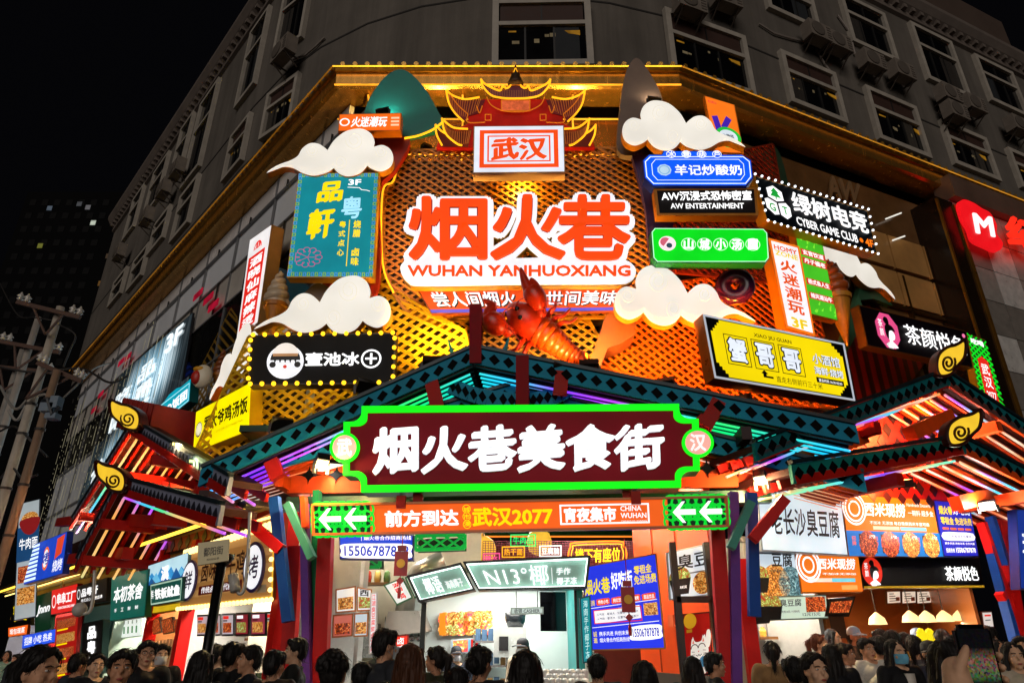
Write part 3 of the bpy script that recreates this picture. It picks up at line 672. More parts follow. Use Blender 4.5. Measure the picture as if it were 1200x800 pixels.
nl = [[(485, 283), (492, 308), (520, 338), (560, 348), (605, 350)], [(485, 283), (497, 298), (530, 316), (552, 322), (560, 308), (575, 314), (590, 300), (598, 268), (605, 246)],
      [(365, 320), (374, 365), (395, 400), (425, 430)], [(365, 320), (385, 338), (430, 352), (480, 345)], [(378, 335), (405, 372), (440, 404)], [(440, 404), (440, 432), (500, 432)], [(470, 375), (480, 400), (490, 375)],
      [(350, 418), (362, 470), (400, 505), (420, 512)], [(355, 425), (390, 450), (440, 455)], [(328, 440), (332, 475), (350, 512)], [(328, 440), (345, 460), (365, 472)], [(500, 405), (520, 405), (520, 425), (500, 425), (500, 405)],
      [(505, 345), (520, 372), (560, 392), (605, 396)], [(556, 355), (605, 355)], [(556, 392), (605, 392)], [(556, 355), (556, 392)], [(580, 306), (605, 302)], [(590, 285), (605, 285)]]
for pts in nl:
    for sgn in (0, 1):
        p_ = [(1210-x, y) for x, y in pts] if sgn else pts; p_ = X(p_)
        q_ = crom(p_, 5, False) if len(p_) > 2 and p_[0] != p_[-1] else p_
        hot = pts in nl[:4] or pts in nl[7:11]
        b = MB(); b.tube([pl.at(*p)+pl.n*.06 for p in q_], .021 if hot else .012, 5); b.build('neon_tube', E('#ffae1c' if hot else '#d8701a', 1.5 if hot else .8, .2, 2), pg)
b = MB()
for i in range(36):
    x = 500+i*6; y0 = 318+10*math.sin(i/35*math.pi); b.tube([pl.at(*p)+pl.n*.05 for p in X([(x, y0-8), (x, y0+20)])], .004, 3)
b.build('tile_lines', E('#c07a40', .5), pg)
for sgn in (0, 1):
    b = MB()
    for up_, lo_ in (([(372, 330), (400, 352), (440, 356), (485, 348)], [(376, 362), (398, 398), (430, 412), (470, 392)]), ([(360, 442), (380, 458), (410, 464), (450, 460)], [(364, 470), (384, 496), (412, 506), (440, 505)])):
        ua, la = crom(up_, 5, False), crom(lo_, 5, False)
        for p_, q2 in zip(ua, la):
            pp = [(1210-x.x if sgn else x.x, x.y) for x in (p_, q2)]; b.tube([pl.at(*p)+pl.n*.055 for p in X(pp)], .006, 3)
    b.build('tile_lines', E('#c8702c', .6), pg)
b = MB(); b.prism([pl.at(*p)+pl.n*.045 for p in X([(558, 357), (652, 357), (652, 391), (558, 391)])], pl.n*.01); b.build('name_plaque', E('#e8683a', .85, .5, 9), pg)
b = MB(); b.lathe(pl.at(*X([(605, 303)])[0])+pl.n*.04, [(.16, 0), (.17, .06), (.1, .1), (.13, .17), (.08, .22), (.1, .28), (.05, .34), (.02, .55)], 12); b.build('spire', P('#4a3424', .4, .3), pg, smooth=True)

# ================================================================ the signs of the corner
W1 = E('#ffffff', 1.1, .12); WH = E('#fbfbff', .95, .08); OR = E('#f24a10', 1.0, .08); YE = E('#ffe000', 1.0, .08); BK = P('#0c0b0a', .4, 0, 0)
RED = E('#e8281c', .95, .1); GRN = E('#0be023', 1.0, .1)
s = Sign('shop_sign', 'white light box with two red characters in a red double frame under the pagoda', 'sign', [(555, 148), (661, 147), (662.5, 202), (554, 203)], FY(10.2), .25, '#b8926a', '#e8eefc', .95)
s.frame('border', .07, .1, .93, .9, .085, OR); s.frame('border', .155, .22, .845, .78, .03, OR, .012)
s.text('武汉', .19, .25, .81, .76, OR, bold=.02, nib=(.055, 38), slant=.07); s.done()

# title letters
s = Sign('title_sign', 'huge orange three-character title in white outline with pinyin beneath it', 'sign', [(470, 230), (745, 230), (745, 337), (470, 337)], FY(10.25), .12, '#c8961e', None, cabinet=False)
tl = [('烟', .035, .04, .37, .74), ('火', .38, .02, .70, .74), ('巷', .665, .02, .975, .74)]
sideG = P('#c48a1a', .35, .3)
for c, a, b0, c1, d1 in tl:
    s.text(c, a-.024, b0-.048, c1+.024, d1+.048, WH, h=0, bold=.085, ext=.06, part='backing', res=3)
    s.text(c, a-.026, b0-.052, c1+.026, d1+.052, sideG, h=-.14, bold=.09, ext=.13, part='cabinet', res=3)
    s.text(c, a, b0, c1, d1, P('#a01c06', .4), h=.062, bold=.031, part='lettering_edge', res=3)
    s.text(c, a, b0, c1, d1, E('#f8480e', 1.0, .12, 1.2), h=.07, bold=.022, ext=.05, res=3)
for (a, b0, c1, d1) in ((.10, .1, .31, .72), (.72, .1, .92, .74)):
    s.poly('backing', [(a, b0), (c1, b0), (c1, d1), (a, d1)], WH, -.02, .078)
ol = crom([(.0, .84), (.01, .76), (.06, .70), (.30, .69), (.5, .71), (.75, .69), (.93, .72), (.985, .78), (.998, .87), (.97, .945), (.9, .965), (.5, .97), (.1, .985), (.03, .95)], 5)
s.poly('backing', ol, WH, -.01, .072); s.poly('cabinet', [(u, v+.012) for u, v in ol], sideG, -.145, .13)
s.text('WUHAN YANHUOXIANG', .03, .79, .975, .905, OR, h=.066, bold=.03, ext=.02)
s.done()
s = Sign('slogan_sign', 'long orange strip with white slogan characters and a blue lower edge under the title', 'sign', [(489, 339), (736, 337), (726, 364), (506, 367)], FY(10.45), .1, '#8a3a14', '#e8501c', .9)
s.rect('border', .0, .86, 1, 1, E('#5a54d8', .8)); SH = P('#1a1416', .5, 0, 0)
for st, a, c in (('尝人间烟火', .045, .46), ('享世间美味', .52, .965)):
    s.text(st, a+.006, .17, c+.006, .80, SH, h=.012, bold=.02, part='lettering_shadow'); s.text(st, a, .13, c, .76, E('#eef2ff', 1.05), h=.016, bold=.02)
s.done()
# left cluster
s = Sign('shop_sign', 'small orange sign with italic white characters above the left cloud', 'sign', [(397.5, 134), (470.5, 132.5), (469.5, 153), (396, 154)], FY(10.35), .2, '#d8780e', '#ff6a14', 1.0)
s.text('火迷潮玩', .2, .2, .78, .8, W1, bold=.03, shear=.2); s.ring('emblem', .1, .5, .1, .03, W1)
for v in (.3, .5, .7): s.rect('small_print', .84, v-.05, .97, v+.05, E('#ffd9b0', .9))
s.done()
s = Sign('shop_sign', 'teal restaurant sign with yellow characters and a pink peony outline', 'sign', [(350, 203), (444, 202.5), (437.5, 325.5), (336, 325)], FY(10.35), .2, '#c88c1e', '#0b8a98', .85)
gk = E('#9ac84a', .7, .2); gb_ = E('#5a9ae0', .8, .2)
n = 22
for i in range(n):
    for v in (.026, .974): s.frame('border_pattern', (i+.1)/n, v-.018, (i+.86)/n, v+.018, .014, gk if i % 2 else gb_)
for i in range(25):
    for u in (.03, .97): s.frame('border_pattern', u-.022, (i+1.1)/27, u+.022, (i+1.9)/27, .014, gk if i % 2 else gb_)
s.text('品', .25, .08, .58, .31, YE, bold=.03, nib=(.06, 40), slant=.1, shear=.06); s.text('軒', .17, .36, .50, .66, YE, bold=.03, nib=(.055, 40), slant=.1, shear=.06); s.text('3F', .63, .07, .79, .13, W1, bold=.03)
s.line('underline', [(.63, .15), (.77, .155), (.8, .175), (.86, .18), (.9, .19)], .015, W1)
s.text('粤', .57, .24, .82, .46, E('#a8e8ff', 1.0), bold=.02, nib=(.03, 40), slant=.06); s.vtext('粤式点心', .56, .47, .64, .82, YE, bold=.03, gap=.3); s.vtext('烧腊', .73, .47, .82, .64, YE, bold=.03); s.vtext('卤味', .73, .73, .82, .9, YE, bold=.03)
s.rect('divider', .675, .47, .685, .9, YE)
pk = E('#d8609a', .75)
for i in range(11):
    a = i*2*math.pi/11; pts = []
    for k in range(9):
        t = k/8; rr_ = .2*math.sin(math.pi*t)**.5; aa = a+(t-.5)*.75; pts.append((.22+.23*(.55+rr_*2.2)*math.cos(aa)*.75, .82+.115*(.55+rr_*2.2)*math.sin(aa)*.8))
    pts = [p for p in pts if p[0] > .065 and p[1] < .945]
    if len(pts) > 2: s.line('peony_outline', pts, .012, pk, .012)
for k in range(5): s.line('peony_outline', [(.22, .82), (.22+.1*math.cos(k*1.25), .82+.05*math.sin(k*1.25))], .01, pk, .0125)
s.done()
s = Sign('shop_sign', 'tall red vertical sign with white characters at the corner of the left facade', 'sign', [(293, 281), (318.5, 263), (302, 378), (277, 399)], LP.off(.05), .3, '#b07a3a', '#f4f0f0', .95)
s.rect('red_panel', .1, .22, .86, .97, RED, .012); s.ring('emblem', .48, .17, .22, .05, RED, .012, 20, math.pi, 2*math.pi); s.text('JJ', .35, .1, .6, .17, RED, bold=.04)
s.vtext('酒晓仙麻辣烫', .2, .24, .78, .96, W1, bold=.03, gap=.18); s.done()
yb = E('#ffc420', 2.2, .1)
s = Sign('shop_sign', 'black sign edged with warm bulbs and a round girl emblem under the left cloud', 'sign', [(294, 392.5), (464, 390), (461.5, 449), (290.5, 451)], FY(9.9), .22, '#2a1c10', None, facemat=P('#0c0907', .5, 0, .4, 2, .15))
NW = E('#ffffff', 1.35, .08)
s.text('壹池冰', .39, .40, .76, .66, NW, h=.03, bold=.02, ext=.02); s.ring('lettering', .84, .53, .16, .03, NW, .035); s.rect('lettering', .832, .42, .848, .64, NW, .04); s.rect('lettering', .80, .51, .88, .55, NW, .042)
s.disc('emblem', .25, .56, .29, WH, .02); s.disc('emblem_hair', .25, .53, .235, P('#0c0a0a', .5, 0, 0), .024, 24, math.pi, 2*math.pi)
s.disc('emblem', .25, .42, .2, E('#fff4e8', .9), .028, 24, math.pi*1.0, 2*math.pi); s.rect('emblem_band', .165, .40, .335, .455, E('#d8a070', .6), .03)
for k in (-1, 1): s.disc('emblem_hair', .25+k*.085, .62, .05, P('#0c0a0a', .5, 0, 0), .026)
for k in range(-2, 3): s.poly('emblem', [(.25+k*.035-.008, .53), (.25+k*.035+.008, .53), (.25+k*.035, .60)], P('#0c0a0a', .5, 0, 0), .027)
s.disc('emblem_mouth', .25, .66, .03, E('#e84838', .8), .026)
s.bulbs([(.02+i*.08, .01+.0*i) for i in range(13)]+[(.02+i*.08, .99) for i in range(13)]+[(.005, .12+.19*i) for i in range(5)]+[(.995, .12+.19*i) for i in range(5)], .036, yb); s.done()
s = Sign('shop_sign', 'tilted bright yellow sign with dark characters on the left facade', 'sign', [(230, 482), (294.6, 447), (292, 505), (226, 531)], LP.off(.55), .22, '#c89a10', '#ffee00', 1.0)
s.text('罗大爷鸡汤饭', .20, .26, .97, .62, P('#2a1408', .5, 0, 0), bold=.03); s.disc('emblem', .1, .5, .18, E('#f8f4d0', .9)); s.ring('emblem', .1, .5, .18, .02, P('#2a1408', .5, 0, 0), .014); s.ring('emblem', .1, .56, .1, .02, P('#2a1408', .5, 0, 0), .014, 14, 0, math.pi)
s.text('LUO DA YE JI TANG FAN', .45, .70, .9, .77, P('#a89010', .5, 0, 0), bold=0); s.done()
s = Sign('shop_sign', 'teal rice-roll sign with a wavy top half hidden by the roof finial', 'sign', [(183, 474), (224, 442), (222, 470), (183, 502)], LP.off(.15), .2, '#0a5a5a', '#0aa8c0', .9, outline=[(0, .2), (.25, .15), (.4, 0), (.62, -.02), (.75, .08), (1, .05), (1, 1), (0, 1)])
s.frame('border', .02, .2, .98, .96, .03, E('#b8f8ff', 1.0)); s.text('鱼の饭团', .08, .38, .94, .82, W1, bold=.04); s.done()
# right cluster
s = Sign('shop_sign', 'orange panel with purple strokes and a green round emblem behind the right cloud', 'sign', [(825, 112), (861, 123), (872, 180), (838, 179)], FY(10.6), .12, '#d87a10', '#ff7a1a', .95)
PU = E('#4a22b8', .8)
s.poly('purple_strokes', [(.12, .36), (.32, .33), (.40, .62), (.2, .66)], PU); s.poly('purple_strokes', [(.38, .52), (.62, .30), (.78, .36), (.5, .6)], PU, .012); s.poly('purple_strokes', [(.4, .56), (.55, .52), (.85, .78), (.66, .82)], PU, .013)
s.disc('emblem', .55, .72, .26, E('#26c840', .9), .016); s.disc('emblem', .55, .72, .19, E('#e8f4ff', .9), .02); s.text('炒酸奶', .36, .66, .74, .79, P('#103040', .5, 0, 0), h=.024, bold=.02); s.text('KUKU', .1, .07, .36, .12, E('#e8284a', .8)); s.done()
oct_ = [(.0, .2), (.06, .02), (.18, .02), (.2, -.09), (.66, -.09), (.68, .02), (.92, .02), (1, .2), (1, .74), (.93, .98), (.07, .98), (0, .74)]
s = Sign('shop_sign', 'bright blue sign with white yoghurt characters and four ringed characters on top', 'sign', [(752, 180.5), (880, 180.5), (884, 219.5), (756, 219.5)], FY(9.95), .2, '#0a2a9a', '#0a5cff', 1.0, outline=oct_)
LB = E('#e8f4ff', 1.2)
s.line('border', [(.025, .25), (.075, .1), (.925, .1), (.975, .25), (.975, .70), (.92, .9), (.08, .9), (.025, .70)], .018, LB, closed=True); s.line('border', [(.08, .32), (.12, .18), (.88, .18), (.92, .32), (.92, .64), (.88, .8), (.12, .8), (.08, .64)], .012, LB, closed=True)
s.text('羊记炒酸奶', .285, .34, .90, .66, W1, bold=.025); s.disc('emblem', .19, .5, .13, E('#c8e8ff', .8), .013, 9); s.ring('emblem', .19, .5, .1, .02, E('#8ac0f0', .8), .016)
for i, c in enumerate('冰糖葫芦'): s.disc('roundel', .265+i*.14, .03, .085, E('#0a5cff', 1.0), .016); s.ring('roundel', .265+i*.14, .03, .085, .014, LB, .02); s.text(c, .235+i*.14, -.07, .295+i*.14, .13, W1, h=.022, bold=.02)
s.done()
s = Sign('shop_sign', 'dark sign in an amber frame with glowing white horror-room lettering', 'sign', [(766, 221), (886.5, 219.5), (889, 252.5), (770, 252.5)], FY(10.0), .2, '#c0781a', None, facemat=P('#120709', .5, 0, .4, 2, .15), inset=.05)
s.text('AW沉浸式恐怖密室', .06, .16, .94, .50, NW, h=.03, bold=.015, ext=.012); s.text('AW ENTERTAINMENT', .14, .58, .86, .78, W1, h=.02, bold=.03); s.done()
ch = [(.0, .14), (.035, 0), (.965, 0), (1, .14), (1, .86), (.965, 1), (.035, 1), (0, .86)]
s = Sign('shop_sign', 'vivid green sign with white characters in five rings and a red-white emblem', 'sign', [(762, 267), (899.5, 268), (902, 308), (765, 308)], FY(9.9), .2, '#0a7a3a', '#06e01e', 1.0, outline=ch)
s.line('border', [(.012, .14), (.04, .03), (.96, .03), (.988, .14), (.988, .86), (.96, .97), (.04, .97), (.012, .86)], .016, E('#baffd0', 1.1), closed=True)
s.disc('emblem', .135, .46, .145, E('#ffe8ee', 1.0)); s.disc('emblem', .12, .42, .09, E('#e06a80', .8), .016, 16, 2, 5.5); s.disc('emblem', .15, .52, .05, E('#3a5a6a', .6), .018)
for i, c in enumerate('山城小汤圆'): s.ring('ring', .315+i*.137, .48, .125, .012, E('#d8ffe0', 1.1)); s.text(c, .27+i*.137, .32, .36+i*.137, .64, W1, bold=.045, shear=.08)
s.done()
wb = E('#f4faff', 2.2, .1)
s = Sign('shop_sign', 'black cyber club sign edged with white bulbs, white characters and a triple hexagon emblem', 'sign', [(884, 206), (1016.5, 247), (1027.5, 297), (898.5, 258)], RP.off(.8), .25, '#c88a1e', None, facemat=P('#040e18', .5, 0, .3, 2, .15))
s.text('绿树电竞', .265, .14, .95, .62, W1, h=.03, bold=.018, ext=.015); s.text('CYBER GAME CLUB', .27, .70, .83, .90, W1, bold=.03); s.text('4F', .9, .72, .98, .90, E('#ff7a14', 1.1), bold=.03); s.disc('emblem', .865, .8, .06, E('#ff7a14', 1.0), .012, 6)
for pts in ([(.135, .12), (.20, .22), (.20, .42), (.135, .48), (.07, .42), (.07, .22)], [(.06, .46), (.128, .52), (.128, .78), (.085, .82), (.03, .7), (.03, .5)], [(.142, .52), (.21, .46), (.24, .55), (.235, .74), (.19, .84), (.142, .78)]): s.poly('emblem', pts, W1, .014)
G2 = E('#1aa83a', .9); s.poly('emblem_tree', [(.135, .17), (.17, .28), (.155, .28), (.18, .38), (.14, .38), (.14, .43), (.13, .43), (.13, .38), (.09, .38), (.115, .28), (.1, .28)], G2, .018); s.text('G', .055, .56, .105, .74, G2, h=.018, bold=.02); s.text('T', .165, .56, .21, .74, G2, h=.018, bold=.02)
s.bulbs([(i/18, -.02) for i in range(19)]+[(i/18, 1.02) for i in range(19)]+[(1.0, .16*i) for i in range(1, 6)]+[(0.0, .16*i) for i in range(1, 6)], .026, wb); s.done()
s = Sign('shop_sign', 'white vertical sign in an orange frame with orange characters below the cyber club sign', 'sign', [(900, 279), (936, 289), (955, 394), (921, 384)], RP.off(.85), .22, '#d88a14', '#fafaff', .98)
s.frame('border', .0, .0, 1, 1, .05, E('#f07a1a', .95), .012); s.text('HOMY', .12, .06, .88, .12, E('#e85a14', .95), bold=.03); s.text('ZONE', .12, .125, .88, .185, E('#f0d020', .95), bold=.03)
s.vtext('火迷潮玩', .2, .21, .76, .82, E('#e8560f', .95), bold=.03); s.text('3F', .22, .86, .78, .97, E('#f0d020', .95), bold=.04); s.done()
s = Sign('shop_sign', 'green grass-printed vertical sign with red label strips', 'sign', [(930, 266.5), (962, 277), (982, 376), (949, 368)], RP.off(.55), .16, '#c8801a', '#4ac828', .9)
gr = E('#8af03a', .95); rg = random.Random(5)
for i in range(26):
    u = rg.uniform(.05, .9); v = rg.choice((rg.uniform(.1, .22), rg.uniform(.75, .97))); s.poly('grass_blade', [(u, v), (u+.1, v-rg.uniform(.03, .08)), (u+.06, v+.005)], gr, .011+.0004*i)
s.text('YAN', .15, .03, .85, .12, E('#2a9a20', .9), h=.03, bold=.05)
for v, st in ((.25, '玄官饮道'), (.35, '丹子福老'), (.59, '杨式鱼人生'), (.75, '辣风潮汕牛')): s.poly('red_label', [(.06, v), (.94, v), (.94, v+.075), (.06, v+.075)], E('#d83a28', .9), .028); s.text(st, .12, v+.008, .88, v+.067, W1, h=.032, bold=.03)
s.done()
s = Sign('shop_sign', 'large yellow tavern sign with stepped black corners and boxed white characters', 'sign', [(823, 368), (989, 402.5), (1002, 470), (837, 443)], Pl(FY(9.6).at(905, 420), (.97, .24)), .28, '#b8741a', None, facemat=P('#0d0d0d', .3, 0, 0), sidemat=P('#c07a2a', .3, .4))
s.frame('rim', 0, 0, 1, 1, .035, E('#dfe8f4', .55), .01)
st_ = []
for (cx, cy, sx, sy) in ((.035, .05, 1, 1), (.965, .05, -1, 1), (.965, .95, -1, -1), (.035, .95, 1, -1)):
    k = [(cx+sx*.017*i, cy+sy*.05*(4-i)) for i in range(5)]; z_ = []
    for i in range(5):
        z_.append(k[i]);
        if i < 4: z_.append((k[i+1][0], k[i][1]))
    st_ += z_ if sx*sy > 0 else z_[::-1]
s.poly('yellow_panel', st_, E('#f8dc08', .97, .1, 1.5), .012)
s.text('XIAO JIU GUAN', .335, .15, .60, .23, BK, h=.016)
for i, c in enumerate('蟹哥哥'):
    u = .115+i*.19; s.frame('character_box', u, .26, u+.165, .74, .012, BK, .016); s.text(c, u+.012, .29, u+.153, .71, BK, h=.017, bold=.09, part='lettering_backing'); s.text(c, u+.02, .31, u+.145, .69, E('#eaf2ff', 1.0), h=.024, bold=.035)
for st, u0, v0, u1, v1 in (('小酒馆', .73, .30, .93, .48), ('海鲜·烧烤', .73, .52, .94, .66)): s.text(st, u0, v0, u1, v1, BK, h=.017, bold=.06, part='lettering_backing'); s.text(st, u0, v0, u1, v1, E('#eaf2ff', 1.0), h=.024, bold=.02)
s.rect('hours_strip', .735, .70, .935, .79, BK, .016); s.text('营业时间 16:30-02:00', .75, .72, .92, .775, W1, h=.02, bold=.01); s.text('直走右侧前行三十米', .44, .80, .77, .90, BK, h=.016, bold=.0)
s.poly('arrow', [(.35, .86), (.35, .80), (.337, .80), (.362, .74), (.387, .80), (.374, .80), (.374, .83), (.42, .83), (.42, .86)], BK, .016); s.done()
oc = [(.3, 0), (.7, 0), (1, .3), (1, .7), (.7, 1), (.3, 1), (0, .7), (0, .3)]
def lady(s, u0, v0, u1, v1, bgm, octo=True):
    q_ = lambda p: (u0+(u1-u0)*p[0], v0+(v1-v0)*p[1]); hr = P('#0a0808', .5, 0, 0)
    s.poly('emblem', [q_(p) for p in oc] if octo else [q_((.5+.5*math.cos(a*.3), .5+.5*math.sin(a*.3))) for a in range(21)], bgm, .014)
    s.poly('emblem_face', [q_(p) for p in crom([(.48, .48), (.66, .46), (.78, .58), (.74, .72), (.62, .78), (.74, .86), (.82, .96), (.4, .96), (.5, .8), (.44, .64)], 3)], W1, .018)
    s.poly('emblem_hair', [q_(p) for p in crom([(.36, .5), (.4, .36), (.56, .3), (.74, .36), (.82, .5), (.7, .48), (.56, .5), (.5, .62), (.46, .74), (.38, .66)], 3)], hr, .022)
    s.poly('emblem_hair', [q_(p) for p in crom([(.44, .32), (.36, .2), (.46, .1), (.58, .14), (.6, .28), (.54, .32)], 3)], hr, .024)
    s.poly('emblem_dress', [q_(p) for p in [(.3, .9), (.46, .82), (.7, .84), (.6, 1), (.4, 1)]], E('#f4f4f4', .9), .017)
    s.vtext('茶颜', u0+(u1-u0)*.12, v0+(v1-v0)*.18, u0+(u1-u0)*.3, v0+(v1-v0)*.7, W1, h=.02)
s = Sign('shop_sign', 'dark tea shop sign with a pink octagon lady emblem and thin white characters', 'sign', [(1006, 357), (1132, 388), (1140, 431), (1017, 405)], RP.off(.75), .2, '#7a4a1a', None, facemat=P('#10050d', .5, 0, .3, 2, .15))
lady(s, .11, .08, .31, .95, E('#e8508a', .95)); s.text('茶颜悦色', .36, .24, .95, .74, NW, h=.03, bold=0, ext=.01, shear=-.1); s.disc('emblem', .96, .16, .05, E('#ff7ab0', 1.0)); s.done()
s = Sign('shop_sign', 'green lattice-patterned vertical sign with a red plaque at the right', 'sign', [(1133, 391), (1154, 398), (1177, 478), (1150, 470)], RP.off(.4), .16, '#d8a01a', '#2a3a1a', .6)
for i in range(-12, 14):
    for k in (1, -1):
        p = [(0, i/12), (1, i/12+k*.3)]
        s.line('lattice_print', [(max(0, min(1, u)), v) for u, v in [(j/4, i/12+k*.3*j/4) for j in range(5)] if -.0 <= v <= 1.0], .04, GRN, .011+.0006*k)
s.text('吃喝', .1, .05, .8, .14, W1, h=.016, bold=.05); s.poly('red_plaque', [(.24, .36), (.5, .3), (.78, .36), (.8, .98), (.22, .98)], RED, .018); s.vtext('武汉', .32, .40, .7, .78, W1, h=.022, bold=.02); s.text('2077', .3, .82, .72, .93, W1, h=.022, bold=.02); s.done()
s = Sign('wall_logo_sign', 'red scalloped light with a white M followed by a red character on the metal cladding', 'sign', [(1121, 230), (1167, 241), (1177, 297), (1131, 287)], RC.off(.35), .12, '#3a0a08', None, cabinet=False)
s.poly('backing', [(u/.5, v) for u, v in crom([(.02, .16), (.08, .04), (.2, .06), (.3, .14), (.40, .2), (.46, .42), (.44, .62), (.50, .80), (.42, .98), (.26, .94), (.12, .86), (.09, .64), (.03, .44)], 4)], E('#e8141c', 1.0, .1), -.1, .11)
s.text('M', .30, .3, .80, .72, W1, h=.02, bold=.03, ext=.02); s.text('纪念', 1.12, .18, 2.9, .82, E('#ff2a18', 1.3), h=.02, bold=.035, ext=.06); s.done()
# signs glimpsed in the dark glass on the right
s = Sign('window_lettering', 'dim lettering on the brown glass behind the dotted black sign', 'lettering', [(966, 205), (1006, 217), (1006, 240), (970, 232)], R0.off(.1), .04, '#2a1a0c', None, cabinet=False)
s.text('AW', .0, .0, 1, 1, P('#8a6a48', .4), h=.0, bold=.04, ext=.05); s.done()
t = thing('tube_light', 'pair of short white tube lights inside the brown glass', 'light', R0.at(1044, 270))
for a_, c_ in (((1034, 259), (1052, 252)), ((1042, 284), (1056, 279))): b = MB(); b.tube([R0.at(*a_)+R0.n*.1, R0.at(*c_)+R0.n*.1], .02, 6); b.build('tube', E('#e8e4d8', 1.1), t)
# ================================================================ food sculptures on the facade
def vtube(mb, pts, rad, n=10):
    pts = [V(p) for p in pts]; m = len(pts); vs = []; fs = []; pu = None
    for i, p in enumerate(pts):
        d = (pts[min(i+1, m-1)]-pts[max(i-1, 0)]).normalized()
        if pu is None:
            pu = d.cross(V((0, 1, .2)))
        pu = (pu-d*pu.dot(d)).normalized(); w_ = d.cross(pu)
        for k in range(n):
            a = 2*math.pi*k/n; vs.append(p+(pu*math.cos(a)+w_*math.sin(a))*rad[i])
    for i in range(m-1):
        for k in range(n): fs.append([i*n+k, i*n+(k+1) % n, (i+1)*n+(k+1) % n, (i+1)*n+k])
    fs += [list(range(n-1, -1, -1)), list(range((m-1)*n, m*n))]
    return mb.mesh(vs, fs)
def ice_cream(label, top, bot, sw, hw, cream, wafer, Y, cone=True):
    """top/bot: pixels of the swirl's tip and base; sw: half width in pixels"""
    a = Yp(*bot, Y); t_ = Yp(*top, Y); hgt = t_.z-a.z; r = abs(Yp(bot[0]+sw, bot[1], Y).x-a.x); t = thing('ice_cream_sculpture', label, 'ice cream', (a.x, Y, a.z-hw*hgt))
    b = MB(); pts = []; rad = []
    N = 70
    for i in range(N):
        f = i/(N-1); an = f*4.6*2*math.pi; R_ = r*.62*(1-f)**.85+.004; pts.append(V((a.x+R_*math.cos(an), Y+R_*math.sin(an), a.z+hgt*(.06+.9*f**.9)))); rad.append(r*.42*(1-f)**.6+.012)
    vtube(b, pts, rad, 12); b.lathe((a.x, Y, a.z), [(r*.75, 0), (r*.8, hgt*.1), (r*.55, hgt*.4), (.03, hgt*.8)], 20); b.build('swirl', cream, t, smooth=True)
    b = MB(); b.lathe((a.x, Y, a.z), [(.02, -hw*hgt), (r*.80, -.06*hgt), (r*.92, -.05*hgt), (r*.95, .05*hgt), (r*.8, .06*hgt)], 22); b.build('wafer_cone', wafer, t)
    return t
waf = P('#b87018', .5, 0, .3, 9)
ice_cream('pale soft-serve ice cream sculpture beside the red vertical sign', (321, 316), (323, 359), 15, .9, P('#cdb79a', .35, 0, .15, 3), waf, 10.9)
ice_cream('tiny caramel ice cream sculpture above the yellow soup sign', (254, 408), (257, 440), 8, .8, P('#8a4a20', .4, 0, .2, 3), waf, 15.6)
ice_cream('large caramel ice cream sculpture right of the green vertical sign', (974, 302), (981, 350), 17, 1.1, P('#a84e16', .35, 0, .2, 3), P('#c9851e', .5, 0, .2, 6), 12.7)
dn = thing('donut_sculpture', 'glazed purple donut sculpture on the orange lattice', 'donut', Yp(861, 352, 10.55)); c = Yp(861, 336, 10.55)
for nm, k0, k1, R_, r_, m_ in (('dough', 0, 32, .2, .135, P('#c9872e', .5, 0, .2, 5)), ('glaze', 0, 32, .2, .142, P('#4a1440', .18, 0, .3, 6))):
    b = MB(); vs_ = []; fs = []; N, M_ = 36, 18
    ax = V((-.25, -.94, -.15)).normalized(); u_ = ax.cross(V((0, 0, 1))).normalized(); w_ = ax.cross(u_)
    for i in range(N):
        A = 2*math.pi*i/N; er = u_*math.cos(A)+w_*math.sin(A)
        for j in range(M_):
            B = 2*math.pi*j/M_ if nm == 'dough' else -.5*math.pi+ (j/(M_-1)-.5)*2*(1.35+.18*math.sin(A*7)+.1*math.sin(A*3))
            cz = -math.sin(B) if nm == 'glaze' else math.sin(B); vs_.append(c+er*(R_+r_*math.cos(B) if nm == 'dough' else R_+r_*math.sin(B+.5*math.pi)*1.0)+ax*(r_*(cz if nm == 'dough' else math.cos(B+.5*math.pi))))
    for i in range(N):
        for j in range(M_ if nm == 'dough' else M_-1): fs.append([i*M_+j, ((i+1) % N)*M_+j, ((i+1) % N)*M_+(j+1) % M_, i*M_+(j+1) % M_])
    b.mesh(vs_, fs); b.build(nm, m_, dn, smooth=True)
# crayfish
cr = thing('crayfish_sculpture', 'glossy red crayfish sculpture climbing above the gate roof', 'crayfish', Yp(640, 425, 10.0))
lob = P('#d8300a', .3, 0, .35, 7, bump=.25); lobb = P('#f0500c', .25, 0, .4, 5, bump=.3)
K = lambda px, py, y=10.0: Yp(px, py, y)
b = MB(); vtube(b, crom([K(597, 358, 9.9), K(606, 366, 9.85), K(616, 376, 9.85), K(628, 386, 9.9), K(636, 394, 9.95)], 5, False), [.04, .07, .11, .15, .18, .21, .235, .255, .27, .275, .28, .28, .28, .275, .27, .265, .26, .25, .23, .2, .16][:21], 18)
b.build('carapace', lob, cr, smooth=True)
b = MB(); ab = [K(632, 388, 9.9), K(644, 396, 9.9), K(656, 406, 9.95), K(668, 414, 10.0), K(679, 419, 10.0)]
sp_ = crom(ab, 2, False)[::1]
for i in range(len(sp_)-1):
    f = i/(len(sp_)-1); r0 = .265*(1-f)+.10*f; d = sp_[i+1]-sp_[i]
    vtube(b, [sp_[i]-d*.15, sp_[i]+d*.15, sp_[i]+d*.8, sp_[i]+d*1.2], [r0*.9, r0*1.02, r0*1.0, r0*.93], 18)
b.build('abdomen', lobb, cr, smooth=True)
b = MB()
for k in (-2, -1, 0, 1, 2): e = K(679+6, 420+k*2.2, 10-.05*k); vtube(b, [ab[-1], ab[-1].lerp(e, .6), e], [.06, .09, .03], 8)
b.build('tail_fan', lobb, cr, smooth=True)
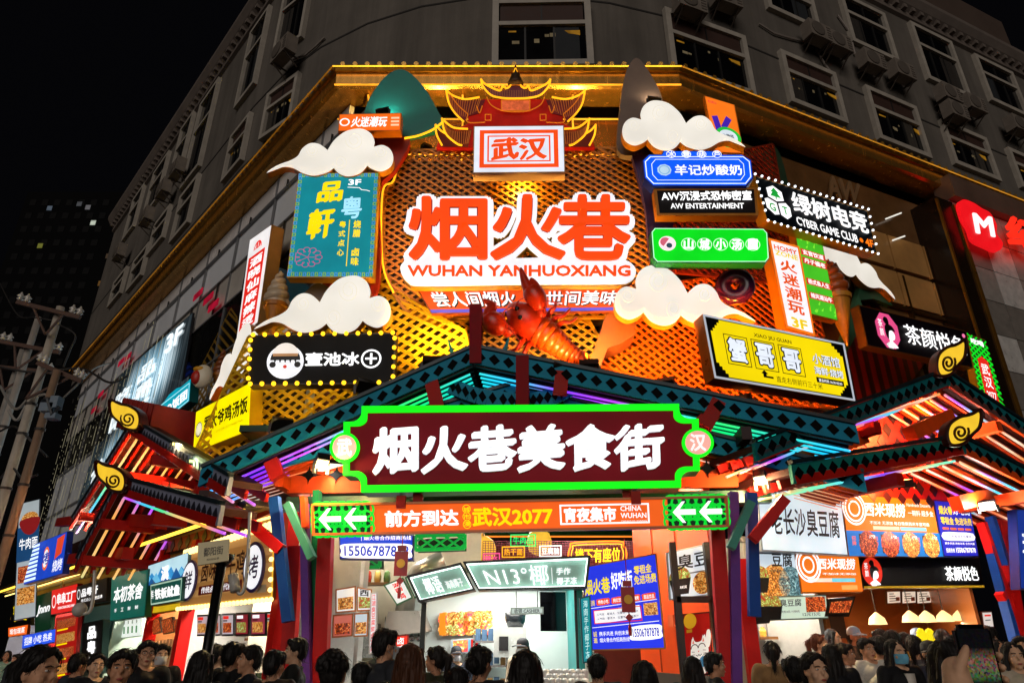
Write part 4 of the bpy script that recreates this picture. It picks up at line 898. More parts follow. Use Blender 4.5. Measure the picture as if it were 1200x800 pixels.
def claw(arm, lob_, tip1, tip2, ra):
    b = MB(); A = crom(arm, 4, False); n = len(A); vtube(b, A, [ra*(.55+.25*math.sin(i*1.1)**2+.25*i/n) for i in range(n)], 12)
    T = crom(lob_, 4, False); n = len(T); vtube(b, T, [ra*(.62+.95*math.sin(math.pi*min(1, .08+.8*i/n)))*(1 if i < n-1 else .25) for i in range(n)], 14)
    for tp in (tip1, tip2): q_ = crom(tp, 4, False); n = len(q_); vtube(b, q_, [ra*1.1*(1-i/(n-.7))**.7+.008 for i in range(n)], 12)
    b.build('claw', lob, cr, smooth=True)
claw([K(606, 384, 9.9), K(596, 388, 9.8), K(588, 383, 9.75)], [K(590, 386, 9.75), K(583, 382, 9.7), K(576, 376, 9.7), K(572, 370, 9.7)], [K(580, 378, 9.7), K(573, 368, 9.7), K(577, 358, 9.7), K(572, 351, 9.7)][:3]+[K(566, 351, 9.7)], [K(576, 380, 9.72), K(568, 374, 9.7), K(563, 372, 9.7)], .12)
claw([K(632, 378, 9.8), K(634, 368, 9.7), K(633, 358, 9.65)], [K(634, 362, 9.65), K(630, 352, 9.6), K(625, 344, 9.6), K(621, 338, 9.6)], [K(624, 346, 9.6), K(617, 334, 9.6), K(610, 314, 9.6)], [K(628, 346, 9.55), K(627, 336, 9.55), K(622, 326, 9.55)], .11)
for (p0, p1, p2, p3) in (((640, 385), (652, 372), (660, 370), (668, 362)), ((646, 390), (658, 378), (668, 378), (676, 372)), ((636, 380), (646, 364), (650, 360), (652, 350)), ((620, 392), (612, 400), (606, 408), (600, 410)), ((626, 398), (618, 406), (614, 414), (612, 420))):
    b = MB(); q_ = crom([K(*p0), K(*p1, 9.8), K(*p2, 9.75), K(*p3, 9.85)], 3, False); vtube(b, q_, [.055*(1-.75*i/len(q_)) for i in range(len(q_))], 8); b.build('leg', lob, cr, smooth=True)
for pts in ([(602, 362), (612, 350), (640, 352), (668, 360)], [(600, 360), (590, 366), (594, 380), (610, 400)]):
    b = MB(); q_ = crom([K(*p, 9.6) for p in pts], 5, False); vtube(b, q_, [.016*(1-.6*i/len(q_)) for i in range(len(q_))], 6); b.build('antenna', lob, cr, smooth=True)
for px, py in ((606, 362), (610, 372)): b = MB(); b.ball(K(px, py, 9.62), .045); b.build('eye', P('#0a0604', .15, 0, 0), cr, smooth=True)
# round bun face near the left facade
t = thing('bun_sculpture', 'round white steamed bun sculpture with red and yellow marks on the left facade', 'bun', LP.off(.0).at(238, 456)); c = LP.off(.0).at(237, 441)
b = MB(); b.ball(c, .3, 18, 12, (.8, .5, 1)); b.build('bun', P('#e8dcc0', .4, 0, .1), t, smooth=True)
b = MB(); b.ball(c+LP.n*.12+V((0, 0, -.05)), .15, 12, 8, (.9, .7, 1.2)); b.build('red_mark', P('#c02a1a', .4), t, smooth=True)
b = MB(); b.ball(c+LP.n*.1+V((0, 0, .16)), .12, 12, 8, (1.2, .8, .6)); b.build('yellow_mark', P('#e0a020', .4), t, smooth=True)

# ================================================================ roofs, neon and timber of the street gate
def rgb_led(key, cols, freq, s=1.25, phase=0.0):
    k = ('RGB', key)
    if k in MC: return MC[k]
    m = bpy.data.materials.new('rgb_led'); m.use_nodes = True; nt = m.node_tree; b = nt.nodes['Principled BSDF']; b.inputs['Base Color'].default_value = (.2, .2, .2, 1)
    tc = nt.nodes.new('ShaderNodeTexCoord'); sx = nt.nodes.new('ShaderNodeSeparateXYZ'); nt.links.new(tc.outputs['Object'], sx.inputs[0])
    mm = nt.nodes.new('ShaderNodeMath'); mm.operation = 'MULTIPLY_ADD'; mm.inputs[1].default_value = freq; mm.inputs[2].default_value = phase; nt.links.new(sx.outputs[0], mm.inputs[0])
    fr = nt.nodes.new('ShaderNodeMath'); fr.operation = 'FRACT'; nt.links.new(mm.outputs[0], fr.inputs[0])
    r = nt.nodes.new('ShaderNodeValToRGB'); nt.links.new(fr.outputs[0], r.inputs[0]); r.color_ramp.interpolation = 'EASE'
    el = r.color_ramp.elements; el[0].position = 0; el[0].color = lin(cols[0]); el[1].position = 1; el[1].color = lin(cols[0])
    for i, c in enumerate(cols[1:], 1): e = el.new(i/len(cols)); e.color = lin(c)
    nt.links.new(r.outputs[0], b.inputs['Emission Color']); b.inputs['Emission Strength'].default_value = s
    MC[k] = m; return m
teald = P('#0a86a8', .6, 0, .25, 3, .2); diam = P('#050608', .8, 0, 0, 3, .1); greyb = P('#8a8ea4', .5, 0, .2, 3, .3)
redw = P('#b0160c', .55, 0, .25, 3, .2); orw = P('#d8480e', .5, 0, .25, 3, .2); darkroof = P('#3a120c', .6, 0, .3, 2, .15)
def diamonds(b, a, c, h, n_, up=V((0, 0, 1)), size=.36):
    """lozenges standing proud along a board from a to c"""
    d = c-a; n = max(1, int(d.length/(h*.92))); dn = d.normalized()
    for i in range(n):
        p = a+d*((i+.5)/n); b.prism([p-dn*h*size, p+up*h*size, p+dn*h*size, p-up*h*size], n_*.012)
def slope(root, pl, a, c, depth, led, n_led=5, fas=teald, h=.25, k0=0.0, gap=.16, purl=(.5, .95), raf=redw, ledr=.016, start=.1, fdia=diam, tiles=True):
    A = lambda t, dz, k: pl.pt(a[0]+(c[0]-a[0])*t, a[1]+(c[1]-a[1])*t+dz, k0+k)
    b = MB(); b.prism([A(0, .0, -.0), A(1, .0, -.0), A(1, .0, -depth), A(0, .0, -depth)], (0, 0, .09)); b.build('roof_slope', darkroof, root)
    if tiles:
        b = MB(); L_ = (A(1, 0, 0)-A(0, 0, 0)).length; n = int(L_/.3)
        for i in range(n): t = (i+.5)/n; b.beam(A(t, .12, .02), A(t, .12, -depth), .09, .07)
        b.build('roof_batten', P('#2a1512', .5, 0, .3), root)
    b = MB(); b.prism([A(0, .12, .0), A(1, .12, .0), A(1, .12-h, .0), A(0, .12-h, .0)], pl.n*.06); b.cur = 1
    diamonds(b, A(0, .12-h/2, .061), A(1, .12-h/2, .061), h*.95, pl.n); b.build('fascia', [fas, fdia], root)
    b = MB(); b.beam(A(0, .155, .05), A(1, .155, .05), .09, .05); b.build('fascia_cap', P('#1c2a30', .4, .3), root)
    b = MB()
    for i in range(n_led+1): b.beam(A(0.01, -.09, -start-gap*(i-.5)), A(.99, -.09, -start-gap*(i-.5)), .05, .12)
    b.build('rafter', raf, root)
    for i in range(n_led):
        b = MB(); b.tube([A(.015, -.215, -start-gap*i), A(.985, -.215, -start-gap*i)], ledr, 6); b.build('neon_tube', led, root)
    for t in purl:
        b = MB(); b.beam(A(t, -.33, .08), A(t, -.33, -depth), .14, .18); b.build('purlin', raf, root)
finf = E('#f7c832', .95, .1)
def finial(root, pl, box, mirror, k):
    x0, y0, x1, y1 = box; p_ = pl.off(k)
    f = lambda p: ((x1-(x1-x0)*p[0]) if mirror else x0+(x1-x0)*p[0], y0+(y1-y0)*p[1])
    ol = [(0, 0), (.0, .34), (.10, .54), (.32, .74), (.48, .92), (.72, 1), (.92, .97), (1, .70), (.92, .40), (.62, .2), (.3, .13)]
    o = crom(ol, 4); c = V((.55, .58))
    b = MB(); b.prism([p_.at(*f(p)) for p in o], -pl.n*.14); fr = b.build('finial', P('#4a140c', .35), root)
    b = MB(); b.poly([p_.at(*f(c+(p-c)*.87))+pl.n*.012 for p in o]); b.build('lit_face', finf, fr)
    b = MB(); b.tube([p_.at(*f(p))+pl.n*.01 for p in o]+[p_.at(*f(o[0]))+pl.n*.01], .028, 6)
    pts = [];
    for i in range(26):
        a = i/25*3.4*math.pi+2.6; r = .25*(1-.78*i/25); pts.append(p_.at(*f((.62+r*math.cos(a), .64-r*math.sin(a))))+pl.n*.02)
    b.tube(pts, .02, 5); b.build('scroll', P('#3a1008', .4), fr)
stl = lambda pl, *p: pl.st(*p)
# main gate: one thing
gate = thing('street_gate', 'wide timber gate of the food street with teal roof edges, neon lines and coloured posts', 'gate', (0, 9.5, 0))
led1 = rgb_led('gate', ['#18c8ff', '#8a28ff', '#b030f0', '#10d8e0', '#10e878', '#18d8c8'], .22)
slope(gate, GP, stl(GP, 556, 421), stl(GP, 240, 562), 1.5, led1, 5, gap=.17, k0=.1, ledr=.017, raf=P('#2c0c0e', .6), purl=(.42, .97))
slope(gate, GP, stl(GP, 556, 421), stl(GP, 1000, 512), 1.5, led1, 5, gap=.17, k0=.1, ledr=.017, raf=P('#2c0c0e', .6), purl=(.14, .72))
ledw = rgb_led('gate_low', ['#ff8a4a', '#ffb27a', '#ff6a2a', '#fff0e0'], .3, .7)
a_ = stl(GP.off(-.25), 600, 462)
slope(gate, GP.off(-.25), a_, stl(GP.off(-.25), 256, 560), 1.5, ledw, 5, gap=.17, ledr=.008, purl=(.78,), raf=orw, start=.2, tiles=False)
slope(gate, GP.off(-.25), a_, stl(GP.off(-.25), 1012, 566), 1.5, ledw, 5, gap=.17, ledr=.008, purl=(.72,), raf=orw, start=.2, tiles=False)
b = MB()
for px, y0, y1, wp in ((557, 356, 425, 14), (612, 416, 482, 15)):
    b = MB(); b.prism([GP.off(.2).at(px-wp/2, y1), GP.off(.2).at(px+wp/2, y1), GP.off(.2).at(px+wp/2, y0), GP.off(.2).at(px-wp/2, y0)], -GP.n*.2); b.build('king_post', P('#8e0a14', .6, 0, .3, 3, .15), gate)
for px0, px1 in (((506, 448), (513, 478)), ((659, 436), (656, 462)), ((842, 470), (826, 500)), ((318, 540), (326, 560))):
    b = MB(); b.beam(GP.off(.1).at(*px0), GP.off(.1).at(*px1), .12, .2); b.build('strut', redw, gate)
b = MB(); w_ = [GP.off(-1.2).at(*p) for p in ((400, 480), (556, 418), (850, 480))]; b.prism(w_, -GP.n*.05); b.build('gable_board', P('#071a22', .5, 0, .4, 2), gate)  # dark sheet put in for the shaded interior under the roof
b = MB()
for pts in ([(528, 452), (560, 464), (604, 470)], [(622, 470), (655, 462), (678, 447)]):
    b = MB(); q_ = crom([GP.off(-.1).at(*p) for p in pts], 4, False)
    for i in range(len(q_)-1): b.cur = 0; b.beam(q_[i], q_[i+1], .05, .24); b.cur = 1; m_ = q_[i].lerp(q_[i+1], .5)+GP.n*.03; d = (q_[i+1]-q_[i]).normalized(); b.prism([m_-d*.06, m_+V((0, 0, .09)), m_+d*.06, m_-V((0, 0, .09))], GP.n*.012)
    b.build('inner_fascia', [teald, diam], gate)
for px, sgn in ((532, -1), (588, 1)):
    b = MB(); b.prism([GP.off(.05).at(*p) for p in ((556+sgn*2, 408), (px, 412), (px-sgn*-14, 396) if False else (px+sgn*8, 394), (px+sgn*4, 416), (556+sgn*2, 424))], -GP.n*.12); b.build('ridge_horn', teald, gate)
scal = MB(); GPb = GP.off(-.45)
a_, c_ = stl(GPb, 338, 566), stl(GPb, 900, 556); z0_ = stl(GPb, 600, 574)[1]
scal.prism([GPb.pt(a_[0], z0_), GPb.pt(c_[0], z0_), GPb.pt(c_[0], z0_+.42), GPb.pt(a_[0], z0_+.42)], -GPb.n*.08); scal.cur = 1
n = int((c_[0]-a_[0])/.42)
for i in range(n):
    s_ = a_[0]+.1+i*.42; zc = z0_+.27; pts = []
    for k in range(4):
        p0 = V((math.cos(k*math.pi/2), math.sin(k*math.pi/2))); p1 = V((math.cos((k+1)*math.pi/2), math.sin((k+1)*math.pi/2)))
        for t in (0, .25, .5, .75): q_ = p0*(1-t)**2+p1*t*t; pts.append(GPb.pt(s_+.2+q_.x*.2, zc+q_.y*.14, .001))
    scal.prism(pts, GPb.n*.012)
scal.build('scalloped_beam', [orw, diam], gate)
b = MB(); b.prism([GPb.pt(a_[0], z0_-.22), GPb.pt(c_[0], z0_-.22), GPb.pt(c_[0], z0_-.05), GPb.pt(a_[0], z0_-.05)], -GPb.n*.16); b.build('lintel', P('#1d4a2a', .4, 0, .3), gate)
cols = {'red': P('#d0140e', .45, 0, .2, 2, .2), 'green': P('#0f7a4c', .5, 0, .2, 3, .2), 'purple': P('#6c3a98', .5, 0, .2, 3, .2), 'blue': P('#0e48a0', .5, 0, .2, 3, .2), 'grey': P('#4a9a88', .5, 0, .2, 3, .2), 'orange': orw}
def post(pl, top, bot, wp, col, nm='post', wide=.15, root=None):
    root = root or gate; a = pl.at(*top); c = pl.at(*bot)
    if nm == 'post':
        f = c.z/(a.z-c.z) if abs(a.z-c.z) > .01 else 0; c = V((c.x-(a.x-c.x)*f, c.y-(a.y-c.y)*f, 0))
    wd = wp*a.y/ (FP*.9)*(.82 if nm == 'brace' else .92); b = MB(); b.beam(c, a, wd, wide, pl.n); return b.build(nm, cols[col], root)
for top, bot, wp, col, k in (((383, 610), (375, 800), 15, 'red', 0), ((372, 575), (367, 800), 7, 'green', -.1), ((357, 590), (361, 800), 8, 'purple', .1), ((347, 640), (336, 800), 14, 'red', -.2),
                             ((839, 610), (852, 800), 15, 'red', 0), ((859, 577), (863, 800), 10, 'purple', .1), ((867, 655), (886, 800), 14, 'red', -.25)):
    post(GP.off(k), top, bot, wp, col)
for top, bot, wp, col, k in (((322, 583), (338, 728), 12, 'blue', .25), ((337, 590), (366, 654), 9, 'grey', .35), ((276, 598), (330, 644), 13, 'red', .3), ((356, 582), (358, 618), 6, 'orange', .3),
                             ((880, 578), (884, 722), 13, 'blue', .1), ((880, 588), (856, 642), 10, 'grey', .4), ((920, 584), (882, 632), 13, 'red', .45)):
    post(GP.off(k), top, bot, wp, col, 'brace', .14)

# side gables over the two shop rows
SLg, SRg = SL.off(1.1), SR.off(1.1)
ledR = rgb_led('right', ['#ff9a4a', '#c84aff', '#30e0ff', '#ff7a30', '#ffe0c0'], .5, 1.0)
ledL = rgb_led('left', ['#ffb04a', '#c84aff', '#40d8ff', '#50f0a0', '#ffd080'], .3, 1.0)
gl = thing('gable_roof', 'double-tiered red gable roof with glowing scroll ends over the left shop row', 'roof', SLg.pt(-5, 3.4))
gr_ = thing('gable_roof', 'double-tiered red gable roof with glowing scroll ends over the right shop row', 'roof', SRg.pt(3.5, 3.9))
slope(gl, SLg, stl(SLg, 158, 500), stl(SLg, 272, 570), .42, ledL, 2, start=.08,  tiles=False, fas=greyb, gap=.3, ledr=.02, purl=(.35, .8), fdia=P('#24242e', .4, 0, 0))
slope(gl, SLg, stl(SLg, 158, 500), stl(SLg, 86, 614), 2.2, ledL, 6, fas=greyb, gap=.3, ledr=.025, purl=(.3, .75), fdia=P('#24242e', .4, 0, 0))
SL2 = SL.off(1.35)
a_ = stl(SL2, 142, 568)
slope(gl, SL2, a_, stl(SL2, 262, 604), .42, ledL, 2, start=.08,  tiles=False, fas=greyb, gap=.28, ledr=.02, purl=(.5,), fdia=P('#24242e', .4, 0, 0))
slope(gl, SL2, a_, stl(SL2, 92, 663), 2.0, ledL, 6, fas=greyb, gap=.28, ledr=.025, purl=(.25, .7), fdia=P('#24242e', .4, 0, 0))
finial(gl, SLg.off(.1), (129, 468, 165, 504), False, .05); finial(gl, SL2.off(.1), (113, 540, 148, 576), False, .05)
slope(gr_, SRg, stl(SRg, 1106, 444), stl(SRg, 882, 530), 1.1, ledR, 4, tiles=False, gap=.27, ledr=.02, purl=(.45,), fas=P('#0e6a70', .6, 0, .2, 3, .2))
slope(gr_, SRg, stl(SRg, 1106, 444), (stl(SRg, 1106, 444)[0]+4.6, stl(SRg, 1106, 444)[1]-1.75), 2.2, ledR, 7, gap=.27, ledr=.022, purl=(.22, .7), raf=orw, fas=P('#0e6a70', .6, 0, .2, 3, .2))
SR2 = SR.off(1.35); a_ = stl(SR2, 1124, 522)
slope(gr_, SR2, a_, stl(SR2, 925, 556), 1.0, rgb_led('right2', ['#60f0ff', '#8a4aff', '#ffb060', '#80ffc0'], .4, 1.0), 3, tiles=False, gap=.28, ledr=.02, purl=(.45,), fas=P('#0e7a70', .6, 0, .2, 3, .2))
slope(gr_, SR2, a_, (a_[0]+4.4, a_[1]-1.15), 2.0, ledR, 6, gap=.28, ledr=.02, purl=(.3, .8), raf=orw, fas=P('#0e6a70', .6, 0, .2, 3, .2))
finial(gr_, SRg.off(.1), (1097, 398, 1131, 441), True, .05); finial(gr_, SR2.off(.1), (1109, 480, 1149, 522), True, .05)
# red gable walls printed with lozenges
def gable_wall(root, pl, px, m1, m2, pitch=.42):
    poly = poly2d(pl, px); b = MB(); b.prism([pl.pt(p.x, p.y) for p in poly], -pl.n*.06); b.cur = 1
    x0 = min(p.x for p in poly); x1 = max(p.x for p in poly); z0 = min(p.y for p in poly); z1 = max(p.y for p in poly)
    j = 0; z = z0+.12
    while z < z1:
        x = x0+(pitch/2 if j % 2 else 0)
        while x < x1:
            ins = clip(poly, V((x, z)), V((1, 0))); k = any(a < -.05 and c > .05 for a, c in ins)
            if k: b.prism([pl.pt(x-pitch*.3, z, .001), pl.pt(x, z+pitch*.34, .001), pl.pt(x+pitch*.3, z, .001), pl.pt(x, z-pitch*.34, .001)], pl.n*.01)
            x += pitch
        z += pitch*.62; j += 1
    b.build('gable_wall', [m1, m2], root)
gable_wall(gr_, SR.off(-.15), [(905, 560), (1000, 470), (1100, 455), (1175, 525), (1160, 580)], P('#a81a0c', .45, 0, .25), P('#1c0a0c', .4))
gable_wall(gr_, SR.off(.25), [(930, 578), (1010, 553), (1080, 545), (1140, 580), (1146, 592)], P('#b81c10', .45, 0, .25), P('#2a0a10', .4), .34)
gable_wall(gl, SL.off(.1), [(60, 680), (118, 610), (180, 560), (250, 580), (320, 600), (225, 640)], P('#9a160c', .45, 0, .25), P('#1c0a0c', .4))
# far right braces
for top, bot, wp, col in (((1150, 612), (1192, 740), 7, 'red'), ((1160, 605), (1188, 690), 7, 'blue'), ((1200, 660), (1172, 700), 9, 'red'), ((1172, 610), (1205, 800), 14, 'red'), ((1160, 640), (1200, 790), 8, 'blue')):
    post(SR.off(.4), top, bot, wp, col, 'brace', .14, gr_)
# tie beams of the side roofs
for pts, r_, pl in (([(930, 540), (1010, 512)], gr_, SR.off(.8)), ([(1066, 508), (1112, 488)], gr_, SR.off(1.0)), ([(1040, 545), (1110, 527)], gr_, SR.off(1.0)), ([(1120, 590), (1200, 570)], gr_, SR.off(.8)), ([(820, 500), (850, 470)], gate, GP),
                    ([(70, 612), (118, 606)], gl, SL.off(.8)), ([(118, 606), (190, 612)], gl, SL.off(.9)), ([(85, 655), (150, 648)], gl, SL.off(.8))):
    b = MB(); b.beam(pl.at(*pts[0]), pl.at(*pts[1]), .2, .22); b.build('tie_beam', redw if r_ is not gr_ else orw, r_)
# stacked red eave slats on the left gable
b = MB()
for i in range(7): p = SL.off(.3).at(166+i*6.5, 500+i*2.2); b.box(p+V((0, 0, .25)), (.12, 1.1, .75), SL.u)
b.build('ridge_slat', P('#9a1c10', .4, 0, .3), gl)

# ================================================================ main board and banner
nq = [(404, 477), (817.5, 474), (820, 571), (403, 577.5)]
def notch(ru, rv):
    o = []
    for (cx, cy, a0) in ((0, 0, 90), (1, 0, 180), (1, 1, 270), (0, 1, 0)):
        seq = [(cx+ru*math.cos(math.radians(a0+(i/6)*-90))*1, cy+rv*math.sin(math.radians(a0+(i/6)*-90))) for i in range(7)]
        o += seq
    return o
ru, rv = .052, .19
NO = []
for cx, cy, sx, sy, flip in ((0, 0, 1, 1, 0), (1, 0, -1, 1, 1), (1, 1, -1, -1, 0), (0, 1, 1, -1, 1)):
    # step corner with a concave quarter round, as on the photograph
    seq = [(cx, cy+sy*rv), (cx+sx*ru*.42, cy+sy*rv)]+[(cx+sx*ru*(.42+.58*math.sin(t)), cy+sy*rv*(.42+.58*math.cos(t))) for t in [i*math.pi/10 for i in range(1, 5)]]+[(cx+sx*ru, cy+sy*rv*.42), (cx+sx*ru, cy)]
    NO += seq if not flip else seq[::-1]
s = Sign('gate_sign', 'dark red main board with large white food street characters in a bright green notched frame', 'sign', nq, GP.off(.55), .3, '#1a6a1a', None, outline=NO, facemat=E('#6a0210', .6, .25, 1.2, .5), inset=.03)
gn = E('#10f018', 1.15, .05)
c_ = V((.5, .5)); inner = [(.5+(u-.5)*(1-.034), .5+(v-.5)*(1-.15)) for u, v in NO]
b = s.mb('green_frame', gn)
for i in range(len(NO)):
    j = (i+1) % len(NO); b.prism([s.m(*NO[i], .002), s.m(*NO[j], .002), s.m(*inner[j], .002), s.m(*inner[i], .002)], s.n*.05)
s.text('烟火巷美食街', .085, .235, .905, .815, NW, h=.03, bold=.016, ext=.05, res=3, nib=(.038, 38), slant=.07); s.text('烟火巷美食街', .083, .23, .907, .82, P('#cfd4e0', .3), h=.012, bold=.03, ext=.02, part='lettering_backing', res=3, nib=(.048, 38), slant=.07)
for u, v, c in ((.006, .50, '武'), (.995, .49, '汉')):
    s.disc('roundel', u, v, .205, gn, .056, 30, t=.03); s.disc('roundel_face', u, v, .165, E('#f6b0a0', .95), .09); s.text(c, u-.022, v-.105, u+.022, v+.105, E('#fff6f4', 1.05), h=.095, bold=.03)
s.done()
for px in (490, 735): b = MB(); b.beam(GP.off(.4).at(px, 576), GP.off(.4).at(px, 594), .09, .12); b.build('sign_hanger', redw, gate)
for px in (470, 745): b = MB(); b.beam(GP.off(.3).at(px, 560), GP.off(.3).at(px, 600), .03, .03); b.build('sign_hanger', redw, gate)
bq = [(367, 591.5), (850.5, 582), (852.5, 616.5), (368, 626.5)]
s = Sign('direction_banner', 'long orange banner over the entrance with arrows on green lattice ends', 'banner', bq, GP.off(.45), .12, '#c85a12', '#f4621c', .95)
gB = E('#06d634', .95)
s.frame('border', -.003, -.03, 1.003, 1.03, .03, P('#e06a10', .4, 0, .1), .008, .03)
for u0, u1 in ((.004, .142), (.862, .996)):
    le = 'lattice_end#%.2f' % u0
    s.rect(le, u0, .03, u1, .97, E('#0a3a1e', .5), .012)
    N = 7
    for i in range(N):
        for j in range(3): s.ring(le, u0+(u1-u0)*(i+.5)/N, .03+.94*(j+.5)/3, .118, .03, gB, .016+.0004*((i+j) % 2), 14)
    for k in range(2):
        u = u0+(u1-u0)*(.08+k*.46); d_ = (u1-u0)*.40
        s.poly('arrow', [(u, .5), (u+d_*.42, .14), (u+d_*.56, .14), (u+d_*.30, .41), (u+d_, .41), (u+d_, .59), (u+d_*.30, .59), (u+d_*.56, .86), (u+d_*.42, .86)], W1, .03, .012)
s.text('前方到达', .178, .24, .36, .80, W1, bold=.04); s.vtext('城市漫步'[:3], .372, .14, .388, .86, YE, bold=.02, gap=.3)
for i in range(3): s.ring('lettering', .38, .24+i*.26, .055, .008, YE, .02, 16)
s.text('武汉2077', .393, .20, .588, .84, YE, bold=.035); s.frame('box_line', .605, .16, .818, .84, .022, W1, .016); s.text('宵夜集市', .615, .26, .74, .76, W1, bold=.045); s.text('CHINA', .75, .24, .80, .42, W1, bold=.02); s.text('WUHAN', .75, .48, .811, .66, W1, bold=.02); s.text('YANHUO XIANG', .75, .73, .811, .78, W1, bold=0)
s.done()
for px, y in ((470, 588), (745, 583)): b = MB(); b.box(GP.off(.52).at(px, y), (.12, .06, .16), GP.u); b.build('banner_clamp', redw, gate)

# ---------------------------------------------------------------- floodlights and added fill lamps
def flood(label, p, target, energy, col, kind='SPOT', spot=100, lit=None, sz=(.3, .12, .2), size=.12):
    p = V(p); d = (V(target)-p).normalized(); t = thing('floodlight', label, 'floodlight', p-V((0, 0, sz[2]/2)), 'floodlights')
    b = MB(); u = d.cross(V((0, 0, 1))).normalized(); up = u.cross(d)
    b.box(p-d*.02, (sz[0], sz[1], sz[2]), u, up); b.build('housing', P('#1c1a18', .4, .4), t)
    for k in (-1, 1):
        b = MB(); b.beam(p+u*k*(sz[0]/2+.012), p+u*k*(sz[0]/2+.012)-V((0, 0, sz[2]*.8)), .015, .04); b.build('bracket', P('#2a2624', .4, .5), t)
    b = MB(); c = p+d*(sz[1]/2-.015); b.prism([c+u*i*sz[0]*.44+up*j*sz[2]*.42 for i, j in ((-1, -1), (1, -1), (1, 1), (-1, 1))], d*.01); b.build('lens', lit or E(col_hex(col), 3.0, .05), t)
    lamp('flood_beam', kind, p+d*(sz[1]/2+.04), energy, col, t, p+d*2, size, spot); return t
def col_hex(c): return '#'+''.join('%02x' % int(255*min(1, (max(0, x)**(1/2.2)))) for x in c)
warm = (1, .62, .12); org = (1, .30, .04); wht = (1, .93, .82); amb = (1, .5, .1)
flood('black floodlight on the gate roof left of the king post', Yp(507, 424, 9.9), Yp(520, 300, 11.2), 500, warm, spot=130)
flood('black floodlight on the gate roof under the bulb sign', Yp(428, 452, 9.9), Yp(400, 400, 11.0), 330, (1, .72, .12), spot=140)
flood('black floodlight on the low left end of the gate roof', Yp(330, 497, 9.8), Yp(320, 470, 11.0), 240, (1, .72, .1), spot=140)
flood('black floodlight on the gate roof below the rock cut-out', Yp(690, 428, 9.95), Yp(680, 320, 11.2), 500, warm, spot=130)
flood('black floodlight on the gate roof by the orange lattice', Yp(780, 450, 9.9), Yp(800, 380, 11.2), 650, org, spot=140)
flood('black floodlight behind the yellow tavern sign', Yp(870, 470, 9.9), Yp(880, 350, 11.2), 600, org, spot=140)
flood('black floodlight behind the crayfish', Yp(655, 428, 9.35), Yp(636, 385, 9.95), 95, (1, .6, .2), spot=120, sz=(.2, .1, .14))
flood('black floodlight washing the teal mountain', Yp(449, 130, 10.55), Yp(462, 118, 10.95), 14, (.5, 1, .85), spot=150, sz=(.26, .1, .12))
flood('black floodlight washing the grey peak', Yp(766, 117, 10.6), Yp(757, 108, 10.9), 11, (1, .85, .6), spot=150, sz=(.26, .1, .12))
flood('black floodlight under the pagoda washing the golden soffit left', Yp(500, 172, 11.2), Yp(480, 100, 12.0), 320, (1, .62, .15), spot=150, sz=(.2, .1, .12))  # unseen lamp added to brighten the soffit
flood('black floodlight under the pagoda washing the golden soffit right', Yp(690, 172, 11.2), Yp(690, 100, 12.0), 320, (1, .62, .15), spot=150, sz=(.2, .1, .12))  # second unseen lamp added for the soffit, right side
flood('warm lit lamp at the top of the left gate posts', Yp(377, 541, 9.0), Yp(377, 700, 8.4), 230, (1, .66, .26), 'POINT', sz=(.16, .1, .2), lit=E('#ffe9a8', 6, .05))
flood('flat white panel lamp under the low left gate roof', GP.off(-.45).at(388, 547), GP.off(.3).at(388, 640), 140, wht, spot=150, sz=(.42, .06, .2), lit=E('#fff4e0', 1.6, .05))
flood('warm lit lamp at the top of the right gate posts', Yp(892, 560, 9.3), Yp(892, 700, 8.8), 230, (1, .7, .34), 'POINT', sz=(.16, .1, .2), lit=E('#fff2c8', 6, .05))
flood('bright lamp under the lower right roof above the blue poster', SR.off(1.0).at(1157, 592), SR.off(2.5).at(1140, 720), 120, wht, 'POINT', sz=(.24, .1, .14), lit=E('#fff8e0', 6, .05))
flood('bright lamp between the right roof beams', SR.off(.8).at(1163, 549), SR.off(2).at(1160, 640), 110, wht, 'POINT', sz=(.24, .1, .12), lit=E('#fff8e8', 5, .05))
flood('bright lamp under the far end of the left roof', SL.off(.7).at(102, 646), SL.off(3).at(110, 760), 300, (1, .8, .5), 'POINT', sz=(.28, .12, .17), lit=E('#ffe2a0', 6, .05))
flood('small spot in the slot of the upper left gable edge', SLg.off(.05).at(207, 520), SLg.off(1).at(207, 600), 25, (1, .8, .4), 'POINT', sz=(.14, .08, .05), lit=E('#ffe080', 2, .05))
flood('pale green spot in the slot of the upper left gable edge', SLg.off(.05).at(227, 540), SLg.off(1).at(227, 620), 12, (.8, 1, .5), 'POINT', sz=(.14, .08, .05), lit=E('#c8f080', 1.6, .05))
flood('red-orange floodlight in the right gable attic', SR.off(.5).at(960, 520), SR.off(-.2).at(1040, 500), 330, (1, .16, .03), 'POINT', sz=(.2, .1, .12))  # lamp added to light the right gable wall red
flood('red-orange floodlight under the upper right roof slope', SR.off(.55).at(1085, 492), SR.off(-.3).at(1070, 500), 260, (1, .22, .05), 'POINT', sz=(.2, .1, .12))  # added to light the upper gable wall and the slope's underside
flood('red-orange floodlight under the lower right roof', SR.off(.75).at(1062, 566), SR.off(0).at(1060, 560), 170, (1, .22, .05), 'POINT', sz=(.2, .1, .12))  # added to light the lower gable wall
flood('red-orange floodlight in the left gable attic', SL.off(.6).at(170, 580), SL.off(0).at(160, 600), 330, (1, .28, .06), 'POINT', sz=(.2, .1, .12))  # lamp added to redden the left gable
flood('amber floodlight behind the slogan strip washing the upper lattice left', Yp(520, 352, 10.75), Yp(520, 250, 11.3), 260, (1, .6, .14), spot=150, sz=(.2, .1, .12))  # added out of sight to wash the lattice amber
flood('amber floodlight behind the slogan strip washing the upper lattice right', Yp(715, 352, 10.75), Yp(715, 250, 11.3), 260, (1, .55, .12), spot=150, sz=(.2, .1, .12))  # right partner, also added to wash the lattice
